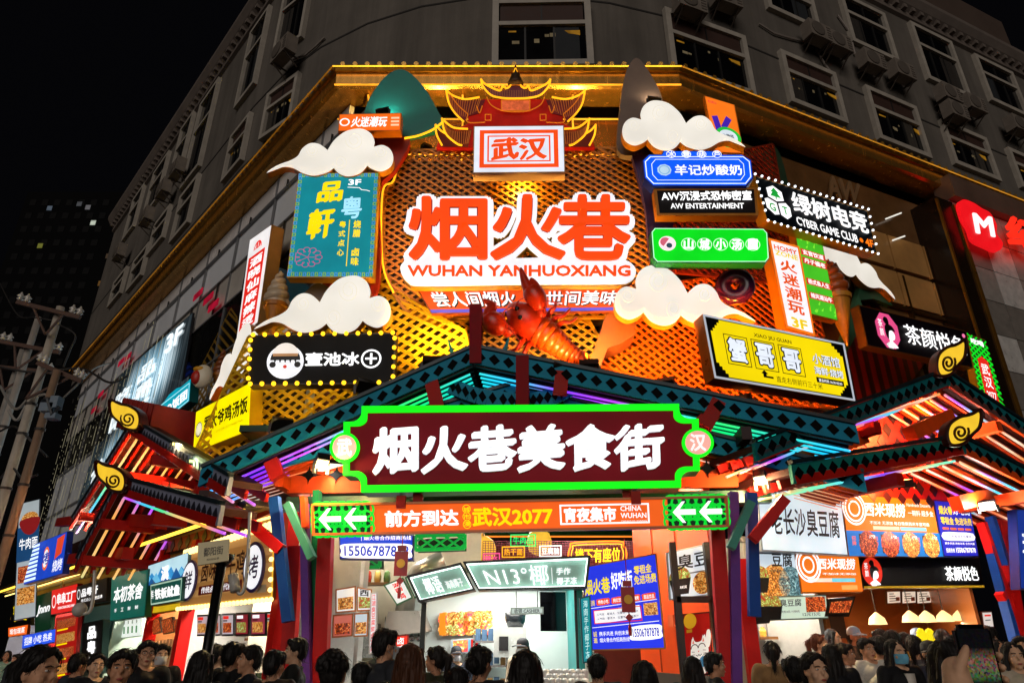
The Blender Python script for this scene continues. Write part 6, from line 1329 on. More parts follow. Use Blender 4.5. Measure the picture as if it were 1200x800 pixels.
for px, c, st, lab in (((598, 626, 628, 640), '#18c860', '牛肉面', 'green neon name box for beef noodles'), ((588, 640, 615, 653), '#f0a01a', '热干面', 'orange neon name box for dry noodles'), ((632, 639, 658, 652), '#f4f0e8', '豆腐脑', 'white neon name box on the grid'), ((566, 648, 586, 660), '#e84a8a', '糖水', 'pink neon name box at the left of the grid')):
    x0, y0, x1, y1 = px; s = Sign('neon_sign', lab, 'neon sign', [(x0, y0), (x1, y0-.6), (x1, y1), (x0, y1)], FY(13.3), .04, '#1a1010', None, cabinet=False); s.frame('neon_tube', 0, 0, 1, 1, .02, E(c, 1.1)); s.text(st, .1, .2, .9, .8, E(c, 1.1), bold=.015); s.done()
# coconut stall
ck = thing('drink_stall', 'white coconut drink stall with a long mint lit fascia in the middle of the entrance', 'food stall', (.4, 11.2, 0))
Kp = FY(10.5)
sA = Kp.st(494, 700)[0]; sB = Kp.st(690, 700)[0]
mint = P('#9fc8b8', .35, 0, .1); whw = P('#d4dcd8', .4, 0, .06)
b = MB(); b.box(FY(12.44).pt((sA+sB)/2-.1, 1.3), (sB-sA+.7, .08, 2.6)); b.build('back_wall', whw, ck)
x_ = Kp.at(676, 720).x; b = MB(); b.box((x_+.04, 11.45, 1.3), (.08, 2.1, 2.6)); b.build('side_wall', P('#1a9a98', .35, 0, .1), ck)
b = MB(); b.box(((sA+sB)/2, 11.5, 2.64), (sB-sA, 2.1, .07)); b.build('ceiling', P('#b8ccc4', .5), ck)
b = MB(); b.box(((sA+sB)/2+.1, 10.55, .52), (sB-sA-.2, .55, 1.04)); b.build('counter', P('#e4e8e4', .3), ck)
for px in (497, 676): b = MB(); x1_ = Kp.at(px, 720).x; b.box((x1_, 10.45, 1.3), (.07, .07, 2.6)); b.build('post', P('#1c2420', .4, .3), ck)
b = MB()
for i in range(7): b = MB(); b.lathe(V((sA+.5+i*.32, 10.7, 2.585)), [(.06, 0), (.06, .02)], 12); b.build('downlight', E('#fffbe8', 4, .05), ck)
lamp('stall_lamp', 'AREA', ((sA+sB)/2, 11.3, 2.57), 95, (1, .97, .9), ck, ((sA+sB)/2, 11.3, 0), 1.4)
mintP = P('#b4e4d4', .4, 0, .2, 2)
s = Sign('shop_sign', 'long mint light box with white neon coconut lettering on the drink stall', 'sign', [(543, 659), (691, 651.5), (686.5, 690), (561, 692.5)], FY(10.1), .15, '#101412', None, facemat=mintP, inset=.03)
s.frame('box_wall', 0, 0, 1, 1, .03, P('#101412', .4), .005, .16); s.frame('rim_light', .012, .06, .988, .94, .02, E('#eafff6', 4.0, .05), .05, .02); s.text('N13°椰', .12, .20, .66, .84, NW, h=.03, bold=0, ext=.01); s.rect('divider', .69, .3, .694, .82, W1, .02); s.text('手作', .73, .32, .85, .54, W1, h=.02, bold=.02); s.text('椰子冻', .73, .62, .91, .84, W1, h=.02, bold=.02); s.done()
s = Sign('shop_sign', 'smaller slanted mint light box at the left end of the drink stall', 'sign', [(478, 675.5), (541, 660), (558, 692), (492, 706)], FY(10.15), .15, '#101412', None, facemat=mintP, inset=.03); s.frame('box_wall', 0, 0, 1, 1, .03, P('#101412', .4), .005, .16); s.frame('rim_light', .03, .06, .97, .94, .02, E('#eafff6', 3.2, .05), .05, .02); s.text('椰语', .2, .2, .5, .8, NW, h=.03, bold=.012); s.text('海南椰子', .56, .45, .86, .75, W1, h=.02); s.done()
for q4, lab, fc in (([(449, 685), (472, 676), (484, 700), (465, 709)], 'white tilted panel with red characters left of the mint light box', '#eef2ee'), ([(474, 676), (500, 670), (500, 690), (486, 701)], 'pale green tilted menu panel by the mint light box', '#b8c8b4')):
    s = Sign('menu_sign', lab, 'menu', q4, FY(10.4), .06, '#2a6a3a', fc, .9)
    if 'red' in lab: s.vtext('湖南', .35, .1, .75, .55, RED, bold=.03); s.vtext('鸡', .4, .6, .7, .9, RED, bold=.03)
    else: s.rect('food_photo', .2, .2, .8, .8, fd3)
    s.done()
tv = thing('television', 'dark television on a bracket in the drink stall', 'television', Kp.at(648, 738)); p = FY(11.3).at(648, 716)
b = MB(); b.box(p, (.40, .06, .56), (1, .12, 0)); b.build('screen', P('#08080a', .08, .2, 0), tv); b = MB(); b.tube([p+V((0, .05, .3)), V((p.x, p.y+.05, 2.6))], .02, 6); b.build('bracket', P('#303030', .5), tv)
s = Sign('hanging_sign', 'small white cashier sign hung from two rods', 'sign', [(598, 711.5), (637, 710.5), (637, 719), (598, 720)], FY(10.7), .03, '#b8c8c0', '#dcece4', .7); s.text('收银 CASHIER', .12, .18, .88, .82, P('#102a20', .5, 0, 0)); s.done()
b = MB()
for px in (605, 630): b.tube([FY(10.71).at(px, 711), FY(10.71).at(px, 690)], .008, 5)
tag(b.build('hanging_rods', P('#303830', .4), loc=FY(10.71).at(617, 711)), 'thin rods holding the cashier sign', 'rods')
s = Sign('menu_board', 'colourful drink menu board on the stall back wall', 'menu', [(515, 718), (576, 715), (576, 742), (515, 744)], FY(12.3), .05, '#c86a20', '#f8f0d8', .9)
for i in range(6):
    for j in range(2): s.disc('drink_photo', .1+i*.16, .28+j*.45, .11, (fd4, fd2, fd3)[(i+j) % 3], .012); 
s.rect('orange_corner', 0, 0, .12, 1, E('#f08a20', .9), .016); s.done()
s = Sign('light_box', 'blue fruit light box with white side on the back counter', 'sign', [(528, 749), (562, 746), (562, 764), (528, 766)], FY(12.2), .08, '#d8e0e0', '#7ac0e0', .85); s.rect('fruit_photo', .08, .1, .6, .9, fd4); s.rect('red_strip', .7, .1, .95, .95, RED); s.done()
t = thing('drink_machine', 'white drink machine with a hopper on the stall counter', 'machine', FY(11.6).at(598, 770)); p = FY(11.6).at(598, 752)
b = MB(); b.box(p, (.5, .4, .42)); b.build('body', P('#c8ccc8', .25, .2), t); b = MB(); b.lathe(p+V((.08, 0, .21)), [(.12, 0), (.16, .1), (.17, .22), (.05, .24)], 14); b.build('hopper', P('#202428', .2), t, smooth=True); b = MB(); b.box(p+V((-.1, -.21, -.02)), (.14, .03, .2)); b.build('panel', P('#101214', .2), t)
t = thing('shelf_rack', 'steel rack of cups and boxes behind the vendor', 'rack', FY(12).at(575, 775))
b = MB()
for z in (1.0, 1.35, 1.7): b.box((FY(12).at(575, 760).x, 12.0, z), (.55, .4, .03))
for dx in (-.26, .26): b.box((FY(12).at(575, 760).x+dx, 12.0, .95), (.03, .4, 1.7))
b.build('frame', steel, t); b = MB(); rr = random.Random(2)
for i in range(5):
    for z in (1.02, 1.37, 1.72): b.cur = rr.randrange(3); b.box((FY(12).at(575, 760).x-.2+i*.1, 11.95, z+.08), (.08, .2, rr.uniform(.1, .2)))
b.build('boxes', [P('#d8cfb8', .5), P('#b8884a', .5), P('#4a6a8a', .5)], t)
# stacked cups along the counter: each stack a thing
cup = None
k = 0
for r_ in range(3):
    for i in range(7-r_%2):
        p = FY(9.9+r_*.16).at(640+i*7.6+(r_%2)*3.8, 797-r_*5.5)
        if cup is None:
            b = MB()
            b.lathe((0, 0, -.3), [(.03, 0), (.045, .02), (.047, .27), (.05, .29), (.05, .305), (.03, .33)], 12)
            cup = b.build('cup_stack', P('#e4e2dc', .35, 0, .1), smooth=True); cup['category'] = 'cups'; cup['group'] = 'cup stacks on the drink counter'; cup['label'] = 'white upside-down paper cup stack on the drink stall counter'; o = cup
        else: o = cup.copy(); COL.objects.link(o)
        o.location = p
b = MB(); p = FY(10).at(661, 800); b.box((p.x, 10.05, (p.z-.14)/2), (1.0, .6, p.z-.14)); tag(b.build('cup_counter', P('#c8ccc8', .4), loc=(p.x, 10.05, 0)), 'low white counter carrying the upside-down cup stacks', 'counter')
# left kitchens seen through the gate
kt = thing('food_stall', 'bright steel kitchen stall behind the left gate post', 'food stall', (-2.9, 12, 0))
b = MB(); b.box((-2.5, 12.6, 1.8), (3.9, .08, 3.6)); b.build('back_wall', P('#d8ccb4', .4, 0, .15), kt)
b = MB(); b.box((-2.6, 11.0, .5), (3.0, .5, 1.0)); b.build('counter', steel, kt)
b = MB(); q4 = [FY(11.6).at(*p) for p in ((448, 745), (500, 740), (490, 715), (455, 716))]; b.prism(q4, (0, .9, .05)); b.build('hood', P('#b8b4aa', .3, .6), kt)
b = MB(); b.tube([FY(12.2).at(474, 716), FY(12.2).at(478, 690), FY(12.0).at(492, 668), FY(12.0).at(520, 655)], .16, 12); b.build('exhaust_duct', P('#a8a49a', .3, .7), kt, smooth=True)
for i in range(6): b = MB(); p = FY(11.9).at(452+i*8, 722); b.tube([p, p-V((0, 0, .28))], .008, 5); b.ball(p-V((0, 0, .32)), .05, 10, 6, (1, .4, 1)); b.build('ladle', steel, kt, smooth=True)
b = MB(); p = FY(12.3).at(420, 684); b.box(p, (1.1, .3, .04)); b.build('shelf', wood, kt)
for i in range(7): b = MB(); q_ = p+V((-.48+i*.16, 0, .02)); b.lathe(q_, [(.05, 0), (.06, .08), (.05, .17), (.02, .2)], 10); b.build('jar', P(('#c0402a', '#d8b060', '#5a7a3a', '#e0d8c8')[i % 4], .25), kt, smooth=True)
for px in ((400, 725), (425, 750)): b = MB(); p = FY(11.9).at(*px); b.box(p, (.5, .3, .5)); b.build('steam_cabinet', steel, kt)
for q4, fc, m_, lab in (([(393, 690), (417, 686), (417, 716), (393, 718)], '#f0ece4', fd2, 'white menu with two noodle bowls behind the gate post'), ([(418, 687), (436, 690), (436, 715), (418, 716)], '#f4f6f8', fd3, 'white menu with a black character behind the gate post'), ([(390, 720), (414, 718), (413, 745), (389, 747)], '#c86a5a', fd1, 'reddish skewer photo board behind the gate post'), ([(415, 718), (432, 717), (431, 745), (414, 746)], '#c8d4dc', fd2, 'pale photo board behind the gate post')):
    s = Sign('menu_sign', lab, 'menu', q4, FY(10.9, 8), .05, '#c87a3a', fc, .9)
    s.rect('food_photo', .12, .4, .88, .88, m_)
    if 'black' in lab: s.text('西', .2, .08, .8, .36, BK, bold=.03)
    s.done()
s = Sign('red_label', 'red lit label box left of the noodle menu', 'sign', [(389, 700), (399, 698), (399, 718), (389, 719)], FY(10.8), .05, '#8a1a10', '#e82a1c', .95); s.vtext('热卖', .2, .1, .8, .9, W1); s.done()
s = Sign('red_label', 'red lit box with white characters in the kitchen', 'sign', [(462, 744), (479, 743), (478, 766), (461, 767)], FY(11.4), .05, '#8a1a10', '#f03a28', .95); s.vtext('卤鸡', .25, .1, .7, .9, W1); s.done()
s = Sign('hanging_sign', 'narrow white vertical strip with red characters hanging in the entrance', 'sign', [(434, 694), (442.5, 693), (441, 765), (432, 766)], FY(10.2), .03, '#d8d0c8', '#f4eef0', .9); s.vtext('江湖臭豆腐鲜卤鸡爪', .25, .03, .75, .97, RED, bold=.01); s.done()
s = Sign('vertical_sign', 'narrow teal vertical sign on the right end of the drink stall', 'sign', [(679, 700), (692, 697), (695, 775), (683, 777)], FY(10.15), .08, '#0a5a60', '#1a98a4', .75); s.vtext('海南手作椰子冻', .3, .05, .7, .95, E('#c8f4f0', .9), bold=.01); s.done()
# red tag ornaments
for px, py, lab in ((470, 660, 'red tasselled charm hanging left of the mint light box'), (736, 702, 'red tasselled charm hanging before the blue poster')):
    p = FY(9.2).at(px, py); t = thing('hanging_charm', lab, 'ornament', p-V((0, 0, .4)), 'red hanging charms'); rd = P('#b80f14', .4, 0, .2)
    b = MB(); b.box(p, (.17, .03, .3)); b.box(p+V((0, 0, .19)), (.11, .03, .07)); b.build('tag', rd, t); b = MB(); b.lathe(p+V((0, -.018, .0)), [(.055, 0), (.055, .008)], 14, (0, -1, 0)); b.build('medallion', P('#d8a030', .4, .4), t)
    b = MB(); b.tube([p+V((0, 0, .22)), p+V((0, 0, .75))], .006, 4); b.build('cord', rd, t); b = MB(); b.box(p+V((0, 0, -.21)), (.07, .03, .07), (1, 0, 1), (-1, 0, 1)); b.tube([p+V((0, 0, -.15)), p+V((0, 0, -.3))], .006, 4); b.lathe(p+V((0, 0, -.42)), [(.02, 0), (.024, .08), (.014, .13)], 8); b.build('tassel', rd, t)
# banner of the tofu shop and the cat poster by the right post
s = Sign('hanging_banner', 'white tofu banner with two bowls hung beside the right gate post', 'banner', [(781, 647), (831, 636), (834, 697), (785, 703)], FY(9.9, 10), .04, '#c8ccc8', '#e4eaf0', .85)
s.text('臭豆', .22, .12, .98, .42, BK, bold=.02); s.poly('red_seal', crom([(.06, .1), (.16, .09), (.17, .36), (.07, .38)], 3), RED); s.vtext('長沙', .08, .12, .155, .35, W1)
def bowl(s, u, v, r, m_): s.disc('bowl_photo', u, v, r, m_, .014); s.poly('bowl_photo', [(u-r/s.W, v), (u+r/s.W, v), (u+r*.72/s.W, v+r*1.25/s.H), (u-r*.72/s.W, v+r*1.25/s.H)], P('#16181a', .4), .018)
bowl(s, .26, .60, .17, fd3); s.text('黑色经典臭豆腐', .12, .74, .40, .80, W1, h=.022); s.disc('bowl_photo', .78, .74, .15, fd2, .014); s.rect('price_line', .5, .5, .9, .53, P('#a0a8b0', .5)); s.done()
s = Sign('cat_poster', 'red poster of a white waving lucky cat beside the right post', 'poster', [(800, 719), (832, 716), (836, 788), (803, 797)], FY(10.1, 10), .05, '#5a0c0a', '#b01a14', .6)
cw = E('#f4ece0', .8)
s.poly('cat_print', crom([(.25, .48), (.3, .40), (.42, .46), (.62, .45), (.74, .36), (.8, .46), (.86, .6), (.85, .8), (.8, .95), (.3, .97), (.2, .85), (.22, .62)], 4), cw, .012); s.poly('cat_print', crom([(.78, .42), (.84, .3), (.94, .3), (.97, .42), (.9, .56), (.8, .56)], 3), cw, .013)
for u, v in ((.32, .44), (.68, .43)): s.poly('cat_print', [(u-.08, v+.06), (u, v-.07), (u+.08, v+.06)], cw, .0125); s.poly('cat_face', [(u-.04, v+.04), (u, v-.03), (u+.04, v+.04)], E('#e88a70', .7), .017)
s.line('cat_face', [(.40, .66), (.46, .68), (.5, .655), (.54, .68), (.6, .66)], .008, P('#5a1a10', .5, 0, 0), .017)
for u in (.3, .31, .7, .71): s.line('cat_face', [(u-.05, .60+.05*(u in (.31, .71))), (u+.05, .61+.04*(u in (.31, .71)))], .006, P('#5a1a10', .5, 0, 0), .018)
for u in (.36, .62): s.ring('cat_face', u, .56, .06, .012, P('#5a1a10', .5, 0, 0), .016, 10, math.pi, 2*math.pi)
s.poly('cat_face', [(.47, .6), (.53, .6), (.5, .625)], E('#e86a50', .7), .016); s.disc('coin', .34, .84, .11, E('#f0b820', .8), .018); s.disc('bell', .66, .78, .07, E('#4a8ab0', .7), .018); s.disc('gold_print', .24, .12, .1, E('#d8a020', .7), .014); s.rect('gold_print', .1, .25, .3, .3, E('#c88a20', .6), .014); s.done()
t = thing('door_frame', 'dark door frame around the red cat poster', 'door frame', FY(10.25).at(815, 797)); b = MB()
for px in (797, 839): p = FY(10.2).at(px, 740); b.box((p.x, p.y, 1.5), (.09, .1, 3.0))
b.build('jamb', P('#1c1612', .4), t); b = MB(); p = FY(10.2).at(818, 702); b.box(p, (.62, .1, .08)); b.build('lintel', P('#1c1612', .4), t)
b = MB(); p = PWR.off(.05).at(788, 727); b.box(p, (.2, .06, .18), PWR.u); tag(b.build('wall_box', P('#c8552a', .5), loc=p), 'small orange electrical box on the orange wall', 'box')

# ================================================================ shops under the right roof
SRF = SR.off(.25)
s = Sign('shop_sign', 'large white lit sign with black tofu characters behind the red brace', 'sign', [(887, 571), (984.5, 577.5), (994, 651), (893, 645)], SRF, .2, '#a8acb0', '#dcecf6', .95, var=.2)
s.text('老长沙臭豆腐', .12, .30, .93, .74, BK, bold=.015, skew=.0, shear=.05); s.text('何和後老', .05, .04, .28, .15, BK, shear=.3); s.done()
bl = E('#1a7ad0', .9)
s = Sign('shop_sign', 'long orange fruit-dessert sign with four food photos on blue', 'sign', [(985.5, 578), (1092.5, 584.5), (1105, 652), (994.5, 651)], SRF, .2, '#b8601a', '#f8801a', .95)
s.rect('blue_band', 0, .60, 1, 1, bl, .011); s.text('西米现捞', .21, .12, .66, .36, W1, bold=.03, shear=.15)
for r_ in (.26, .21, .13): s.ring('emblem', .11, .24, r_, .03, W1)
s.text('一碗料·超多金', .68, .22, .97, .32, W1, bold=.01); s.text('Handmade Desserts', .68, .10, .95, .16, W1); s.text('不加冰 无添加 每日现煮西米丰富可选', .25, .43, .9, .49, W1); s.rect('pill', .28, .515, .56, .575, E('#ffe0c0', .9)); s.rect('pill', .57, .515, .86, .575, E('#7ad0e8', .9))
for i in range(4): s.rect('food_photo', .12+i*.225, .65, .29+i*.225, .95, P('#181410', .4), .014); s.disc('food_photo', .205+i*.225, .81, .20, (fd1, fd1, fd2, fd2)[i], .018); s.vtext('招牌', .045+i*.225, .68, .085+i*.225, .84, E('#ff7a3a', .9)) ; s.text('人气款', .22+i*.225, .66, .285+i*.225, .72, W1, h=.02)
s.done()
s = Sign('shop_sign', 'small blue recruitment light box right of the long orange sign', 'sign', [(1093.5, 585), (1136, 589), (1147, 652), (1106, 652)], SRF, .18, '#1a1a6a', '#2428b8', .9)
s.text('烟火巷', .08, .1, .44, .26, YE, bold=.03); s.text('好吃街', .46, .09, .94, .25, W1, bold=.02); s.text('零租金 免进场费', .08, .3, .94, .44, YE, bold=.02)
for i in range(4): s.rect('tag', .1+i*.21, .49, .27+i*.21, .53, E('#f06a2a', .9))
s.poly('notice', crom([(.08, .58), (.5, .57), (.93, .58), (.93, .71), (.5, .72), (.08, .71)], 2), WH); s.text('人气旺客流大位置优', .14, .62, .86, .67, P('#3a3a8a', .5, 0, 0), h=.016); s.text('携手共进 共创未来 合作共赢', .08, .75, .92, .79, W1); s.text('招商热线', .08, .85, .32, .93, W1); s.text('15506787878', .36, .84, .92, .93, W1, bold=.03); s.done()
s = Sign('menu_sign', 'tall white tofu menu with two round dishes beside the blue post', 'menu', [(884, 647), (931, 648), (937.5, 696), (884, 697)], SR.off(.1), .08, '#9aa0a8', '#d4e4f0', .85)
s.text('豆腐', .40, .0, .90, .34, BK, bold=.02); s.text('一份臭豆腐 满口老长沙', .3, .40, .95, .46, P('#3a4a5a', .5, 0, 0)); s.disc('dish_photo', .46, .74, .27, fd2); s.disc('dish_photo', .82, .74, .24, food('soup', '#c8e0e0', '#5a8a98', '#16323a')); bowl(s, .12, .6, .16, fd3); s.done()
s = Sign('menu_sign', 'smaller orange fruit-dessert sign below the long one', 'menu', [(932.5, 648.5), (1006, 650), (1012, 694), (939, 695)], SR.off(.12), .08, '#b8601a', '#f47a16', .95)
s.text('西米现捞', .30, .1, .92, .40, W1, bold=.03, shear=.15)
for r_ in (.25, .2, .12): s.ring('emblem', .16, .28, r_, .03, W1)
s.text('不加冰无添加', .36, .48, .9, .54, W1); s.rect('pill', .12, .62, .5, .72, E('#ffe8d0', .9)); s.rect('pill', .5, .62, .88, .72, E('#7ad8e8', .9)); s.rect('pill', .64, .8, .9, .92, E('#ffb060', .9)); s.done()
s = Sign('shop_sign', 'black tea shop fascia with a red round lady emblem and white thin characters', 'sign', [(1007, 652.5), (1147, 653), (1153, 688), (1012, 689)], SR.off(.05), .15, '#1a120a', None, facemat=P('#0a0806', .5, 0, .3, 3, .15))
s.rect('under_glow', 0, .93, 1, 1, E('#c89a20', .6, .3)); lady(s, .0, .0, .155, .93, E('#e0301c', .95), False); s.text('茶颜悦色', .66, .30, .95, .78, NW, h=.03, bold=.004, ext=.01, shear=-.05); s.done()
s = Sign('menu_sign', 'pale green tofu price board with a red dish photo', 'menu', [(900, 698.5), (968, 696), (971, 724.5), (901, 727)], SR.off(.14), .06, '#8a9a8a', '#cfe4d0', .85)
s.text('臭豆腐', .18, .14, .54, .44, BK, bold=.01); bowl(s, .09, .42, .14, fd3); s.rect('food_photo', .62, .08, .96, .7, fd1); s.text('大份10元 / 小份8元', .2, .6, .5, .7, P('#2a3a3a', .5, 0, 0)); s.text('12元15元', .55, .72, .85, .86, P('#2a3a3a', .5, 0, 0)); s.done()
s = Sign('menu_sign', 'dark bowl photo panel beside the tofu price board', 'menu', [(884, 699), (899, 698.5), (900, 727), (884, 728)], SR.off(.14), .06, '#2a3038', '#3a5a68', .7); bowl(s, .5, .4, .18, fd3); s.done()
s = Sign('menu_sign', 'tilted dark photo of a red sausage dish above the counter', 'menu', [(971, 701), (1003, 698), (995, 722), (967, 722)], SR.off(.16), .05, '#2a2018', None, facemat=P('#241812', .4)); s.rect('food_photo', .1, .2, .9, .8, fd1); s.done()
Q = lambda px, py=745: SR.st(px, py)[0]
stall('food_stall', 'grey steel tofu stall right of the gate', SR, Q(884), Q(968), P('#b8b4ac', .35, .2, .2), depth=1.15, h=3.0, energy=110)
t = stall('food_stall', 'warm wood-walled tea counter under the black fascia', SR, Q(970), Q(1152), P('#a8602a', .4, 0, .15, 1), depth=3.4, h=2.85, lean=3.4, energy=330, col=(1, .8, .55), counter=P('#3a2414', .4))
b = MB(); b.box(SR.pt((Q(970)+Q(1152))/2, 2.02, -3.2), (Q(1120)-Q(985)+2, .05, .45), SR.u); b.build('dark_band', P('#1c1410', .4), t)
for i, (x0, x1) in enumerate(((1039, 1055), (1056.5, 1073), (1074, 1091), (1092, 1109))):
    s = Sign('menu_sign', ['first pale tea menu from the left on the wooden wall', 'second pale tea menu on the wooden wall', 'third tea menu with a small chart on the wooden wall', 'rightmost pale tea menu on the wooden wall'][i], 'menu', [(x0, 692), (x1, 691.5), (x1+.5, 706.5), (x0+.5, 707.5)], SR.off(-2.6), .04, '#7a4a20', '#f0dcc4', .85, group='tea menus')
    for j in range(4): s.rect('menu_line', .15, .2+j*.18, .5+.1*((i+j) % 4), .27+j*.18, P('#8a5a48', .5, 0, 0))
    s.rect('menu_picture', .62, .5, .9, .8, P('#b87a5a', .5)); s.done()
for i, (px, py) in enumerate(((1028, 726), (1067, 723.5), (1086, 723.5), (1106.5, 723), (1125.5, 722))):
    p = SR.off(-.9).at(px, py); t = thing('pendant_lamp', ['leftmost tea counter pendant lamp by the sausage photo', 'second tea counter pendant lamp from the left', 'middle tea counter pendant lamp', 'fourth tea counter pendant lamp from the left', 'rightmost tea counter pendant lamp near the orange wall'][i], 'lamp', p, 'pendant lamps over the tea counter')
    b = MB(); b.lathe(p, [(.15, -.07), (.145, -.06), (.12, .03), (.04, .1), (.015, .12)], 16); b.build('lamp_shade', E('#ffe09a', 1.3, .2), t, smooth=True); b = MB(); b.tube([p+V((0, 0, .1)), V((p.x, p.y, 2.8))], .008, 4); b.build('cord', P('#181410', .6), t)
    if i in (0, 2, 4): lamp('pendant_bulb', 'POINT', p-V((0, 0, .14)), 12, (1, .75, .4), t, None, .06)
for i, (px, py) in enumerate(((1081, 744), (1091, 744))):
    p = SR.off(-.25).at(px, py); b = MB(); n = 13
    pts = [p+SR.u*(.11*(1 if k % 2 else .85)*math.cos(k*math.pi/n))+V((0, 0, .11*(1 if k % 2 else .85)*math.sin(k*math.pi/n))) for k in range(2*n)]; b.prism(pts, -SR.n*.03)
    tag(b.build('price_flower', E('#f4e01a', .9), loc=p), ('left yellow scalloped sign on the tea counter', 'right yellow scalloped sign on the tea counter')[i], 'sign', 'scalloped counter signs')
s = Sign('menu_sign', 'framed white notice on the orange wall at the right', 'menu', [(1150, 716), (1162, 715.5), (1165, 735), (1153, 736)], SR.off(-.3), .03, '#8a3a1a', '#f0e4dc', .8); s.rect('notice_line', .2, .2, .8, .3, RED); s.rect('notice_line', .2, .5, .7, .55, BK); s.done()
s = Sign('shop_sign', 'blue edge of a sign cut by the right border of the photo', 'sign', [(1191, 596), (1230, 598), (1230, 690), (1196, 690)], SR.off(1.0), .15, '#14246a', '#1a3a9a', .7); s.text('现捞', .1, .3, .95, .6, W1, bold=.02); s.done()
# street name post, cameras
sp = thing('street_name_post', 'black street name post with a beige plate before the chicken stall', 'street sign', (Yp(240, 780, 6.6).x, 6.6, 0)); x_ = Yp(240, 780, 6.6).x; zt = Yp(247, 660, 6.6).z
b = MB(); b.tube([(x_, 6.6, 0), (x_, 6.6, zt)], .045, 12); b.lathe((x_, 6.6, zt-.02), [(.05, 0), (.1, .06), (.1, .1), (.02, .12)], 12); b.build('post', P('#0e0f10', .3, .3, .1), sp, smooth=True)
NP = FY(6.55, 14); q4 = [NP.at(*p) for p in ((232, 636), (268.5, 631), (267, 656.5), (231.5, 662))]
b = MB(); b.prism(q4, -NP.n*.05); b.build('plate', P('#f0e2b4', .5, 0, .12), sp)
vs, fs = glyphs('鄱阳街'); b = MB(); x1 = max(p.x for p in vs)
b.mesh([q4[0].lerp(q4[1], .18+.64*p.x/x1).lerp(q4[3].lerp(q4[2], .18+.64*p.x/x1), .62-.42*p.y)+NP.n*.004 for p in vs], fs); b.build('lettering', BK, sp, smooth='raw')
vs, fs = glyphs('POYANG JIE'); b = MB(); x1 = max(p.x for p in vs)
b.mesh([q4[0].lerp(q4[1], .3+.4*p.x/x1).lerp(q4[3].lerp(q4[2], .3+.4*p.x/x1), .86-.12*p.y)+NP.n*.004 for p in vs], fs); b.build('lettering', BK, sp, smooth='raw')
for i, (pts, lab) in enumerate((([(111, 668), (109, 700), (105, 716), (96, 718), (94, 711)], 'white dome camera on a bent pipe before the black restaurant sign'), ([(293, 600), (290, 660), (286, 690), (280, 695), (277, 686)], 'grey camera on a bent pipe before the wooden sign'))):
    Y = 9.6 if i == 0 else 8.6; q_ = crom([Yp(*p, Y) for p in pts], 5, False); t = thing('security_camera', lab, 'camera', q_[-1], 'cameras on bent pipes'); b = MB(); b.tube(q_, .022, 8); b.build('pipe', P('#c4c0b8', .35, .2), t, smooth=True)
    b = MB(); e = q_[-1]
    if i == 0: b.ball(e-V((0, 0, .03)), .09, 14, 10)
    else: b.tube([e+V((-.06, 0, .12)), e+V((.02, -.05, -.06))], .06, 10)
    b.build('housing', P('#b8b4ac', .3), t, smooth=True)
# ================================================================ people
def union(mb, voxel, smooth=2, wob=0.0, ws=30, stretch=(1, 1, 1)):
    """one continuous skin from overlapping closed shapes"""
    me = bpy.data.meshes.new('tmp'); me.from_pydata(mb.v, [], mb.f); bm = bmesh.new(); bm.from_mesh(me); bmesh.ops.recalc_face_normals(bm, faces=bm.faces); bm.to_mesh(me); bm.free()
    o = bpy.data.objects.new('tmp', me); COL.objects.link(o); m = o.modifiers.new('r', 'REMESH'); m.mode = 'VOXEL'; m.voxel_size = voxel; m.use_smooth_shade = True
    if smooth: k = o.modifiers.new('s', 'SMOOTH'); k.factor = .5; k.iterations = smooth
    dg = bpy.context.evaluated_depsgraph_get(); r = bpy.data.meshes.new_from_object(o.evaluated_get(dg)); bpy.data.objects.remove(o); bpy.data.meshes.remove(me)
    if wob:
        ns = [v.normal.copy() for v in r.vertices]
        for v, n in zip(r.vertices, ns): v.co += n*wob*(noise.noise(V((v.co.x*ws*stretch[0], v.co.y*ws*stretch[1], v.co.z*ws*stretch[2]))))
    r.polygons.foreach_set('use_smooth', [True]*len(r.polygons)); r.materials.append(None); return r
def limb(mb, pts, rad, n=12):
    q_ = [V(p) for p in pts]
    for a, c, r0, r1 in zip(q_, q_[1:], rad, rad[1:]): vtube(mb, [a, a.lerp(c, .5), c], [r0, (r0+r1)/2, r1], n)
    for p, r in zip(q_, rad): mb.ball(p, r*.99, n, 8)
def hand(mb, wr, d, side, curl=.5, nrm=(0, 0, 1)):
    """palm, four fingers of unequal length and a thumb from the side of the palm"""
    wr = V(wr); d = V(d).normalized(); nrm = V(nrm); sd = d.cross(nrm).normalized()*side; nn = sd.cross(d)*side
    pc = wr+d*.05; limb(mb, [wr, wr+d*.03, wr+d*.085], [.027, .033, .03], 10); limb(mb, [wr+d*.03-sd*.02, wr+d*.085-sd*.026], [.02, .018], 8); limb(mb, [wr+d*.03+sd*.02, wr+d*.085+sd*.026], [.02, .018], 8)
    for k, L in zip((-1.5, -.5, .5, 1.5), (.058, .074, .08, .07)):
        b0 = wr+d*.09+sd*k*.0225; b1 = b0+d*L*.5-nn*L*.25*curl; b2 = b1+d*L*.35*(1-curl*.6)-nn*L*.5*curl; limb(mb, [b0-d*.02, b1, b2], [.0095, .0088, .0075], 8)
    t0 = wr+d*.03+sd*.03; t1 = t0+sd*.028+d*.025-nn*.012; limb(mb, [t0, t1, t1+d*.035-sd*.006-nn*.01], [.013, .0105, .009], 8)
